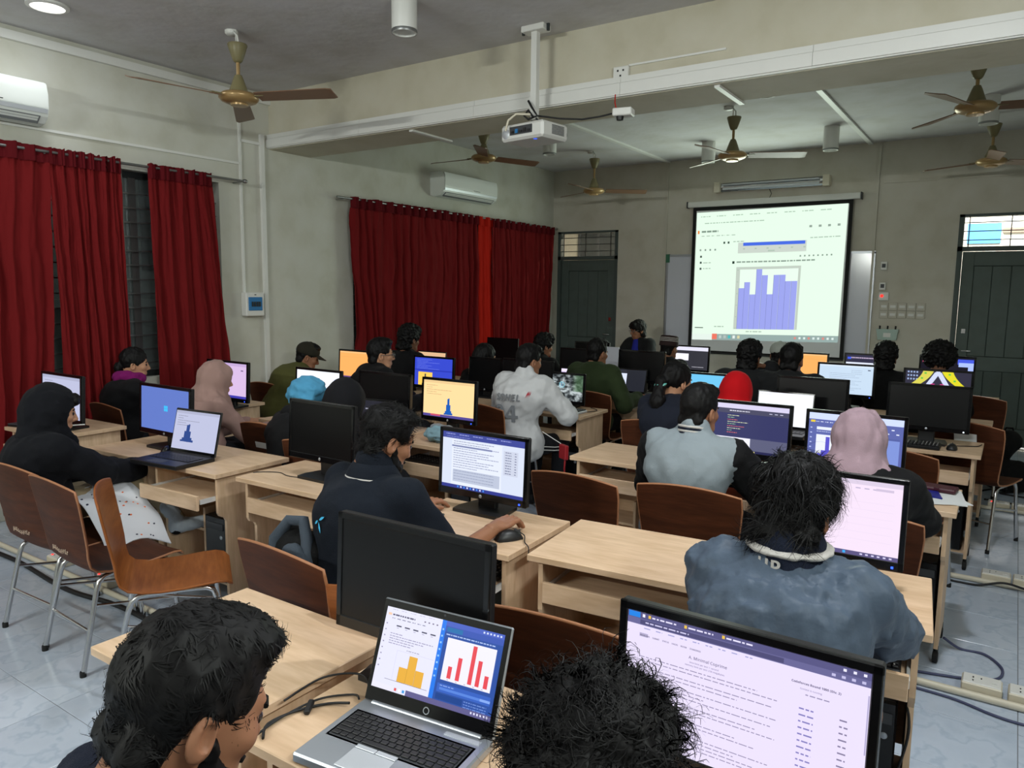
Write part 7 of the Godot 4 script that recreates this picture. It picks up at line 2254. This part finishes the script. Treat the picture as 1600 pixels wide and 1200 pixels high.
func hooded(p: Node3D) -> void:
	var hx: Transform3D = p.get_meta("headx")
	var n: Vector3 = p.get_meta("neck")
	var q := [ell(hx * Vector3(0, 0.022, 0.028), Vector3(0.114, 0.13, 0.13), 0.03), cap(hx * Vector3(0, -0.04, 0.05), n + Vector3(0, -0.01, 0.03), 0.1, 0.115, 0.05), cap(n + Vector3(0, -0.02, -0.03), n + Vector3(0, -0.06, -0.05), 0.09, 0.09, 0.05)]
	q.append(ell(hx * Vector3(0, -0.015, -0.125), Vector3(0.075, 0.105, 0.085), 0.025, -1))
	part(p, "hood", nets(q, 0.0095, 0.007, 13.0, Vector3.ONE, 15), M.hoodie_black)
	part(p, "fringe", nets([ell(hx * Vector3(0, 0.075, -0.075), Vector3(0.062, 0.035, 0.035), 0.02)], 0.0075, 0.007, 40.0, Vector3.ONE, 4), M.hair)
	# white stick of a sweet in the mouth
	part(p, "sweet_stick", G.new().tube([hx * Vector3(0.01, -0.066, -0.09), hx * Vector3(0.012, -0.056, -0.15)], 0.0035, 6).mesh(), M.white_plastic)
	# grey stripe print across the shoulders
	var polys := []
	for k in 2:
		for c in 2:
			var x := -0.1 + c * 0.1
			var y := -k * 0.03
			polys.append(PackedVector2Array([Vector2(x, y), Vector2(x + 0.082, y), Vector2(x + 0.076, y + 0.017), Vector2(x + 0.008, y + 0.017)]))
	drape_print(p, "stripe_print", flat_poly(polys), n + Vector3(0.0, -0.27, 0), M.print_hood, 0.012)
	# patterned white tunic spread on the seat
	var pos := p.position
	var inv0 := Basis(Vector3.UP, p.rotation.y).inverse()
	var tu := func(u: float, v: float) -> Vector3:
		var w := Vector3(lerpf(-4.02, -3.55, u), 0.64 - 0.17 * u - 0.03 * u * u + 0.012 * sin(u * 11.0 + v * 5.0), lerpf(-2.14, -1.82, v) - 0.03 * sin(u * 4.0))
		w.y -= 0.05 * pow(absf(v - 0.5) * 2.0, 2.0) * u
		return inv0 * (w - p.position)
	var tun := part(p, "tunic", G.new().grid(18, 8, tu, 0.005).mesh(), M.tunic)
	var rg := RandomNumberGenerator.new()
	rg.seed = 5
	var g1 := G.new()
	var g2 := G.new()
	for k in 34:
		var c: Vector3 = tu.call(rg.randf_range(0.05, 0.95), rg.randf_range(0.1, 0.95))
		var nn := Vector3(0.25, 1, 0.2).normalized()
		(g1 if k % 2 else g2).lathe([Vector2(0, 0.0045), Vector2(0.006, 0.0035), Vector2(0.007, 0)], 6, Transform3D(Basis(Quaternion(Vector3.UP, nn)), c))
	part(tun, "navy_motif", g1.mesh(), M.print_navy)
	part(tun, "orange_motif", g2.mesh(), M.print_orange)
	# socks
	var inv := Basis(Vector3.UP, p.rotation.y).inverse()
	for k in 2:
		var an: Vector3 = inv * ((Vector3(-4.18, 0.12, -2.18) if k == 0 else Vector3(-3.86, 0.37, -2.36)) - pos)
		var toe: Vector3 = an + inv * (Vector3(0.02, -0.055, -0.16) if k == 0 else Vector3(0.15, 0.02, -0.13))
		var ca: Vector3 = an + (Vector3(0, 0.09, 0.0) if k == 0 else inv * Vector3(-0.05, 0.09, 0.035))
		var sk := part(p, "sock", nets([cap(ca, an, 0.045, 0.04, 0.03), cap(an + Vector3(0, -0.02, 0.02), toe, 0.041, 0.03, 0.03)], 0.008, 0.003, 30.0), M.sock)
		if k == 1:
			part(sk, "heel_patch", nets([ell(an + Vector3(0.0, -0.035, 0.02), Vector3(0.04, 0.03, 0.035), 0.01)], 0.007), M.black_cloth)

func neck_scarf(p: Node3D, mtl: Material) -> void:
	var n: Vector3 = p.get_meta("neck")
	var ring := []
	for k in 17:
		var a := TAU * k / 16
		ring.append(cap(n + Vector3(sin(a) * 0.07, 0.02 + 0.012 * sin(a * 2), cos(a) * 0.07), n + Vector3(sin(a + 0.4) * 0.07, 0.015, cos(a + 0.4) * 0.07), 0.038, 0.038, 0.03))
	part(p, "scarf", nets(ring, 0.01, 0.008, 18.0), mtl)

func beanie(p: Node3D, mtl: Material) -> void:
	var hx: Transform3D = p.get_meta("headx")
	part(p, "beanie", nets([ell(hx * Vector3(0, 0.05, 0.03), Vector3(0.115, 0.092, 0.118), 0.03), cap(hx * Vector3(-0.05, 0.0, 0.09), hx * Vector3(0.07, -0.03, 0.08), 0.045, 0.05, 0.04), ell(hx * Vector3(0, -0.05, -0.1), Vector3(0.09, 0.085, 0.09), 0.02, -1)], 0.009, 0.012, 12.0, Vector3(1, 1.4, 1), 31), mtl)
	part(p, "collar_roll", nets([cap(p.get_meta("neck") + Vector3(-0.05, 0.01, 0.05), p.get_meta("neck") + Vector3(0.05, 0.01, 0.05), 0.075, 0.075, 0.03)], 0.012, 0.006, 12.0), M.black_cloth)

func cap_hat(p: Node3D, mtl: Material, strap: bool) -> void:
	var hx: Transform3D = p.get_meta("headx")
	var c := part(p, "cap", nets([ell(Vector3(0, 0.052, 0.012), Vector3(0.092, 0.085, 0.108), 0.02), ell(Vector3(0, -0.05, 0.0), Vector3(0.2, 0.075, 0.2), 0.006, -1)], 0.008), mtl, hx)
	part(c, "peak", G.new().grid(12, 5, func(u, v):
		var a: float = (u - 0.5) * 2.2
		return Vector3(sin(a) * (0.086 + 0.012 * v), 0.03 - 0.022 * v + 0.012 * cos(a), -cos(a) * 0.07 - 0.03 - 0.07 * v * cos(a)), 0.005).mesh(), mtl)
	part(c, "button", G.new().lathe([Vector2(0, 0.006), Vector2(0.008, 0.004), Vector2(0.009, 0)], 10, xf(Vector3(0, 0.137, 0.012))).mesh(), mtl)
	if strap: part(c, "buckle", bx(G.new(), -0.01, 0.01, 0.03, 0.04, 0.118, 0.124).mesh(), M.silver)

func kufi(p: Node3D) -> void:
	var hx: Transform3D = p.get_meta("headx")
	var prof := []
	for k in 9:
		var t := k / 8.0
		prof.append(Vector2(0.098 - 0.006 * t, -0.005 + 0.095 * t))
	prof.append(Vector2(0.084, 0.102))
	prof.append(Vector2(0.0, 0.108))
	var c := part(p, "knit_cap", G.new().lathe(prof, 32, Transform3D(Basis.from_scale(Vector3(1, 1, 1.12)), Vector3(0, 0.03, 0.012))).mesh(), M.kufi_brown, hx)
	for k in 3:
		part(c, "stripe", G.new().lathe([Vector2(0.0975 - k * 0.0012, 0.0), Vector2(0.0995 - k * 0.0012, 0.003), Vector2(0.097 - k * 0.0012, 0.007)], 32, Transform3D(Basis.from_scale(Vector3(1, 1, 1.12)), Vector3(0, 0.072 + k * 0.016, 0.012))).mesh(), M.stripe_white)

func sohel_marks(p: Node3D) -> void:
	var n: Vector3 = p.get_meta("neck")
	drape_print(p, "name_print", letters("SOHEL", 0.05), n + Vector3(0.02, -0.13, 0), M.print_grey, 0.011)
	drape_print(p, "number_print", letters("24", 0.13), n + Vector3(0.0, -0.25, 0), M.print_grey, 0.011)
	var polys := []
	for k in 3:
		polys.append(PackedVector2Array([Vector2(0.0 + k * 0.008, 0.0), Vector2(0.012 + k * 0.006, 0.03), Vector2(0.008 + k * 0.006, 0.05), Vector2(0.004 + k * 0.008, 0.03)]))
	drape_print(p, "sleeve_print", flat_poly(polys), n + Vector3(0.15, -0.13, 0), M.print_red, 0.011)
	# white side stripes and red pocket of the dark trousers, shown at his right
	part(p, "trouser_stripe", G.new().tube([Vector3(0.185, 0.56, -0.05), Vector3(0.2, 0.53, -0.22), Vector3(0.195, 0.51, -0.4)], 0.004, 6).mesh(), M.white_plastic)
	part(p, "trouser_stripe", G.new().tube([Vector3(0.19, 0.535, -0.05), Vector3(0.203, 0.505, -0.22), Vector3(0.198, 0.485, -0.4)], 0.004, 6).mesh(), M.white_plastic)

func hair_tie(p: Node3D) -> void:
	mat("turquoise", c8(110, 190, 180), 0.4)
	part(p, "hair_tie", G.new().lathe([Vector2(0.0, 0.018), Vector2(0.034, 0.013), Vector2(0.043, 0.0), Vector2(0.034, -0.013), Vector2(0, -0.018)], 16, Transform3D(Basis(Vector3.RIGHT, 0.5), Vector3(0.002, -0.02, 0.133))).mesh(), M.turquoise, p.get_meta("headx"))

func shirt_front(p: Node3D) -> void:
	var n: Vector3 = p.get_meta("neck")
	part(p, "shirt", nets([cap(n + Vector3(0, -0.02, -0.05), n + Vector3(0, -0.3, -0.11), 0.05, 0.06, 0.03)], 0.012), M.royal)

# ---------------------------------------------------------------- loose things, cables, sockets
func cable(label: String, pts: Array, r := 0.003, mtl := "cable_black", called := "cable") -> MeshInstance3D:
	# smooth cord through the points
	var c := Curve3D.new()
	for k in pts.size():
		var a: Vector3 = pts[maxi(k - 1, 0)]
		var b: Vector3 = pts[mini(k + 1, pts.size() - 1)]
		var t := (b - a) / 6.0
		c.add_point(pts[k], -t, t)
	c.bake_interval = 0.02
	var path := []
	for q in c.get_baked_points(): path.append(q)
	return single(called, label, "cable", G.new().tube(path, r, 8).mesh(), M[mtl])

func raceway(label: String, x0: float, x1: float, z: float, boxes: Array, lit := false) -> void:
	var t := thing("floor_trunking", label, "trunking", Vector3(0, 0.0005, z))
	part(t, "pipe", G.new().tube([Vector3(x0, 0.0165, 0), Vector3(x1, 0.0165, 0)], 0.016, 10).mesh(), M.cream_plastic)
	for x in boxes:
		var b := part(t, "socket_box", G.new().bbox(Vector3(x, 0.0275, -0.075), Vector3(0.15, 0.055, 0.1), 0.005).mesh(), M.cream_plastic)
		part(b, "socket_plate", G.new().bbox(Vector3(x, 0.056, -0.075), Vector3(0.14, 0.006, 0.09), 0.002).mesh(), M.white_plastic)
		for q in 3:
			part(b, "pin_hole", bx(G.new(), x - 0.035 + (q % 2) * 0.03, x - 0.03 + (q % 2) * 0.03, 0.0585, 0.0605, -0.09 + (q / 2) * 0.03, -0.08 + (q / 2) * 0.03).mesh(), M.black_plastic)
		part(b, "rocker", bx(G.new(), x + 0.035, x + 0.055, 0.058, 0.063, -0.085, -0.06).mesh(), M.white_plastic)
		if lit: part(b, "red_light", bx(G.new(), x - 0.055, x - 0.045, 0.058, 0.0625, -0.055, -0.047).mesh(), M.led_red)

func details() -> void:
	raceway("cream floor trunking with socket boxes beside the second-row chairs at left", -5.9, -2.3, -2.04, [-4.75, -4.2], true)
	raceway("cream floor trunking with two socket boxes at the bottom right", -2.2, 1.3, -3.58, [0.0, 0.17])
	raceway("cream floor trunking with socket boxes, second from the bottom at right", -2.2, 1.3, -5.12, [0.02, 0.18])
	raceway("cream floor trunking with red-lit sockets, farthest at right", -2.2, 1.3, -6.98, [0.0, 0.16], true)
	cable("thick grey-blue power cord looping on the floor at the bottom right", [Vector3(-0.17, 0.06, -4.02), Vector3(-0.1, 0.008, -4.06), Vector3(0.0, 0.008, -4.06), Vector3(0.07, 0.008, -3.95), Vector3(0.06, 0.008, -3.83), Vector3(-0.02, 0.008, -3.76), Vector3(-0.14, 0.008, -3.72), Vector3(-0.3, 0.008, -3.68)], 0.006, "cable_blue", "power_cord")
	cable("dark cord lying along the lowest floor trunking at right", [Vector3(-0.3, 0.007, -3.53), Vector3(-0.1, 0.007, -3.52), Vector3(0.05, 0.007, -3.47), Vector3(0.17, 0.007, -3.46), Vector3(0.4, 0.007, -3.5)], 0.006, "cable_blue", "power_cord")
	cable("black cords beside the second floor trunking at right", [Vector3(-0.3, 0.007, -5.06), Vector3(-0.08, 0.007, -5.05), Vector3(0.06, 0.04, -5.08), Vector3(0.2, 0.03, -5.06), Vector3(0.5, 0.007, -5.05)], 0.007, "cable_black", "power_cord")
	cable("black cord curling on the far floor at right", [Vector3(-0.2, 0.007, -7.5), Vector3(-0.05, 0.007, -7.75), Vector3(0.06, 0.007, -7.85), Vector3(0.1, 0.007, -7.72), Vector3(0.0, 0.007, -7.62), Vector3(0.1, 0.007, -7.58), Vector3(0.4, 0.007, -7.55)], 0.008, "cable_black", "power_cord")
	cable("black cord along the far floor trunking at right", [Vector3(-0.1, 0.03, -7.2), Vector3(0.0, 0.007, -7.3), Vector3(0.2, 0.007, -7.25), Vector3(0.6, 0.007, -7.3)], 0.008, "cable_black", "power_cord")
	cable("thick cord bundle beside the left floor trunking", [Vector3(-5.6, 0.014, -1.94), Vector3(-5.0, 0.014, -1.97), Vector3(-4.3, 0.014, -1.93), Vector3(-3.8, 0.014, -1.98), Vector3(-3.2, 0.014, -1.95)], 0.013, "cable_black", "power_cord")
	# leads of the silver laptop
	cable("black power lead running left from the silver laptop", [Vector3(-1.19, 0.765, -1.12), Vector3(-1.24, 0.756, -1.1), Vector3(-1.275, 0.756, -1.04), Vector3(-1.285, 0.756, -0.97), Vector3(-1.25, 0.756, -0.93)], 0.0032, "cable_black", "lead")
	cable("second black lead left of the silver laptop", [Vector3(-1.185, 0.765, -1.145), Vector3(-1.22, 0.757, -1.16), Vector3(-1.27, 0.757, -1.1), Vector3(-1.28, 0.757, -1.0), Vector3(-1.27, 0.757, -0.93)], 0.0026, "cable_black", "lead")
	cable("thin lead crossing from the far desk to the silver laptop", [Vector3(-1.175, 0.765, -1.17), Vector3(-1.25, 0.77, -1.22), Vector3(-1.32, 0.768, -1.16), Vector3(-1.33, 0.757, -1.05)], 0.0026, "cable_black", "lead")
	var plug := single("lead_plug", "black plug joint on the lead left of the silver laptop", "plug", G.new().bbox(Vector3.ZERO, Vector3(0.014, 0.012, 0.05), 0.003).mesh(), M.cable_black, Vector3(-1.262, 0.7575, -1.065), 35)
	cable("black lead right of the silver laptop", [Vector3(-0.85, 0.765, -1.19), Vector3(-0.82, 0.757, -1.22), Vector3(-0.78, 0.757, -1.17), Vector3(-0.77, 0.757, -1.08)], 0.003, "cable_black", "lead")
	cable("thin mouse lead across the desk left of the polo man", [Vector3(-2.74, 0.76, -2.51), Vector3(-2.85, 0.754, -2.48), Vector3(-3.0, 0.754, -2.44), Vector3(-3.1, 0.754, -2.46), Vector3(-3.18, 0.754, -2.42), Vector3(-3.21, 0.754, -2.38)], 0.0022, "cable_black", "lead")
	cable("thin mouse lead hanging over the polo man's desk edge", [Vector3(-1.545, 0.775, -2.34), Vector3(-1.51, 0.765, -2.34), Vector3(-1.475, 0.757, -2.29), Vector3(-1.445, 0.75, -2.27), Vector3(-1.44, 0.70, -2.26)], 0.0022, "cable_black", "lead")
	cable("mouse lead on the white shirt man's desk", [Vector3(-2.83, 0.765, -5.08), Vector3(-2.78, 0.755, -5.15), Vector3(-2.74, 0.755, -5.3), Vector3(-2.85, 0.755, -5.4)], 0.003, "cable_black", "lead")
	cable("mouse lead on the fourth-row desk at right", [Vector3(-0.27, 0.765, -5.38), Vector3(-0.2, 0.755, -5.48), Vector3(-0.14, 0.755, -5.52), Vector3(-0.12, 0.755, -5.6)], 0.003, "cable_black", "lead")
	cable("thin black lead hanging under the windbreaker man's desk", [Vector3(-0.2, 0.56, -2.42), Vector3(-0.17, 0.42, -2.4), Vector3(-0.19, 0.28, -2.38), Vector3(-0.22, 0.12, -2.36)], 0.004, "cable_black", "lead")
	# phone on the polo man's desk
	var ph := thing("phone", "black phone at the polo man's elbow", "phone", Vector3(-1.95, 0.7505, -2.31), 25)
	part(ph, "case", G.new().bbox(Vector3(0, 0.005, 0), Vector3(0.075, 0.009, 0.15), 0.003).mesh(), M.black_plastic)
	part(ph, "glass", bx(G.new(), -0.034, 0.034, 0.0095, 0.0102, -0.07, 0.07).mesh(), M.black_gloss)
	# backpack behind the polo man
	fabric("pack_grey", c8(66, 74, 84)); fabric("pack_black", c8(18, 18, 19))
	var bp := thing("backpack", "grey backpack wedged between the polo man and his chair", "bag", Vector3(-2.1, 0.452, -1.76), -6)
	part(bp, "body", nets([cap(Vector3(-0.07, 0.12, 0), Vector3(0.07, 0.12, 0), 0.085, 0.085, 0.04), cap(Vector3(-0.06, 0.3, 0.0), Vector3(0.06, 0.29, 0.0), 0.075, 0.075, 0.05)], 0.011, 0.006, 14.0), M.pack_black)
	part(bp, "strap", G.new().tube([Vector3(-0.09, 0.2, 0.07), Vector3(-0.085, 0.34, 0.06), Vector3(-0.05, 0.405, 0.02), Vector3(0.01, 0.41, 0.0), Vector3(0.07, 0.36, 0.03), Vector3(0.11, 0.27, 0.06), Vector3(0.12, 0.16, 0.07)], 0.022, 8).mesh(), M.pack_grey)
	part(bp, "front_pocket", nets([ell(Vector3(0.05, 0.28, 0.07), Vector3(0.075, 0.075, 0.03), 0.01)], 0.01, 0.004, 16.0), M.pack_grey)
	# black backpack in the aisle at right
	var bk := thing("backpack", "black backpack hanging in the aisle in front of the right door", "bag", Vector3(0.03, 0.0, -7.72), 20)
	part(bk, "body", nets([cap(Vector3(-0.06, 0.15, 0), Vector3(0.08, 0.14, 0), 0.13, 0.14, 0.05), cap(Vector3(-0.05, 0.42, 0.0), Vector3(0.0, 0.45, 0.0), 0.11, 0.1, 0.08)], 0.016, 0.008, 12.0), M.pack_black)
	part(bk, "strap", G.new().tube([Vector3(-0.08, 0.5, 0.05), Vector3(-0.12, 0.4, 0.14), Vector3(-0.1, 0.2, 0.16), Vector3(-0.04, 0.05, 0.14)], 0.015, 8).mesh(), M.pack_black)
	part(bk, "handle", G.new().tube([Vector3(-0.05, 0.52, 0), Vector3(-0.03, 0.57, 0), Vector3(0.02, 0.57, 0), Vector3(0.03, 0.53, 0)], 0.008, 8).mesh(), M.pack_black)
	# papers, notebook and wallet on the right end of the third row
	mat("paper", c8(214, 216, 216), 0.8); mat("maroon", c8(66, 20, 34), 0.45); mat("file_blue", c8(22, 30, 130), 0.4); mat("leaf_green", c8(120, 150, 60), 0.6)
	var pa := thing("paper_sheets", "loose white sheets on the desk behind the lilac headscarf", "paper", Vector3(-0.24, 0.7515, -4.02), 8)
	part(pa, "sheet", G.new().bbox(Vector3(0, 0.001, 0), Vector3(0.21, 0.002, 0.297), 0.0005).mesh(), M.paper)
	part(pa, "sheet", G.new().bbox(Vector3(-0.02, 0.0035, 0.02), Vector3(0.21, 0.002, 0.297), 0.0005, Basis(Vector3.UP, 0.35)).mesh(), M.paper)
	single("blue_file", "blue plastic file lying on the white sheets", "file", G.new().prism(PackedVector2Array([Vector2(-0.09, 0.0), Vector2(0.08, 0.05), Vector2(0.05, -0.09), Vector2(-0.1, -0.08)]), 0.006, Transform3D(Basis(Vector3.RIGHT, PI / 2), Vector3.ZERO)).mesh(), M.file_blue, Vector3(-0.3, 0.76, -3.99), 0)
	var wl := thing("wallet", "dark maroon case on the white sheets", "case", Vector3(-0.25, 0.7565, -4.12), -6)
	part(wl, "cover", G.new().bbox(Vector3(0, 0.011, 0), Vector3(0.16, 0.022, 0.1), 0.006).mesh(), M.maroon)
	part(wl, "clasp", bx(G.new(), -0.012, 0.012, 0.012, 0.023, 0.046, 0.053).mesh(), M.maroon)
	single("green_leaflet", "small green leaflet on the white sheets", "paper", G.new().bbox(Vector3.ZERO, Vector3(0.07, 0.003, 0.05), 0.001).mesh(), M.leaf_green, Vector3(-0.36, 0.7585, -4.12), 30)
	# face masks and cap left on the desk below the cream monitor
	fabric("mask_blue", c8(118, 148, 160)); fabric("mask_grey", c8(120, 124, 130))
	var mk := thing("cloth_pile", "crumpled blue-grey cap and strap on the desk below the cream monitor", "cloth", Vector3(-2.95, 0.7515, -3.6), 10)
	part(mk, "cap_crown", nets([ell(Vector3(-0.03, 0.045, 0), Vector3(0.09, 0.05, 0.08), 0.03), cap(Vector3(0.03, 0.03, 0.03), Vector3(0.12, 0.025, -0.02), 0.03, 0.025, 0.04)], 0.009, 0.012, 20.0), M.mask_blue)
	part(mk, "fold", nets([cap(Vector3(-0.08, 0.08, -0.03), Vector3(0.02, 0.07, -0.05), 0.022, 0.03, 0.03)], 0.008, 0.008, 24.0), M.mask_grey)
	var rp := []
	for k in 25: rp.append(Vector3(0.03 + cos(TAU * k / 24) * 0.045, 0.02 + 0.03 * (0.5 + 0.5 * sin(TAU * k / 24)), 0.085 + sin(TAU * k / 24) * 0.012))
	part(mk, "strap_loop", G.new().tube(rp, 0.005, 8).mesh(), M.mask_blue)
	# closed dark laptop on the desk at the left edge
	var tb := thing("closed_laptop", "closed dark laptop on the desk at the left edge", "laptop", Vector3(-5.48, 0.7505, -2.36), 14)
	part(tb, "base", G.new().bbox(Vector3(0, 0.007, 0), Vector3(0.32, 0.012, 0.22), 0.003).mesh(), M.black_plastic)
	part(tb, "lid", G.new().bbox(Vector3(0, 0.0175, 0), Vector3(0.32, 0.007, 0.22), 0.003).mesh(), M.grey_plastic)
	# red pouch hanging at the empty desk's corner
	mat("pouch_red", c8(150, 18, 30), 0.6)
	var po := thing("red_pouch", "small red pouch hanging by the empty desk's left corner", "pouch", Vector3(-2.5, 0.56, -4.36), -30)
	part(po, "pouch", G.new().bbox(Vector3(0, 0.05, 0), Vector3(0.09, 0.1, 0.03), 0.006).mesh(), M.pouch_red)
	part(po, "tassel", G.new().tube([Vector3(0.02, 0.01, 0), Vector3(0.03, -0.06, 0.01), Vector3(0.02, -0.14, 0)], 0.006, 6).mesh(), M.pouch_red)
	part(po, "cord", G.new().tube([Vector3(-0.04, 0.1, 0), Vector3(-0.2, 0.16, 0.06)], 0.003, 6).mesh(), M.white_plastic)
	# sheet on the aisle chair, grey lecture board beside the lecturer
	single("seat_sheet", "white sheet leaning on the aisle chair at right", "paper", G.new().box(Vector3.ZERO, Vector3(0.14, 0.075, 0.002), Basis(Vector3.RIGHT, 0.2)).mesh(), M.paper, Vector3(-0.22, 0.76, -5.75), -20)
	var lb := thing("lectern_panel", "light grey upright panel left of the lecturer", "panel", Vector3(-3.72, 0.0, -7.45))
	part(lb, "panel", G.new().bbox(Vector3(0, 0.93, 0), Vector3(0.25, 0.34, 0.02), 0.003).mesh(), M.whiteboard)
	for s in [-1, 1]:
		part(lb, "leg", bx(G.new(), 0.11 * s - 0.01, 0.11 * s + 0.01, 0.0, 0.77, -0.01, 0.01).mesh(), M.grey_plastic)
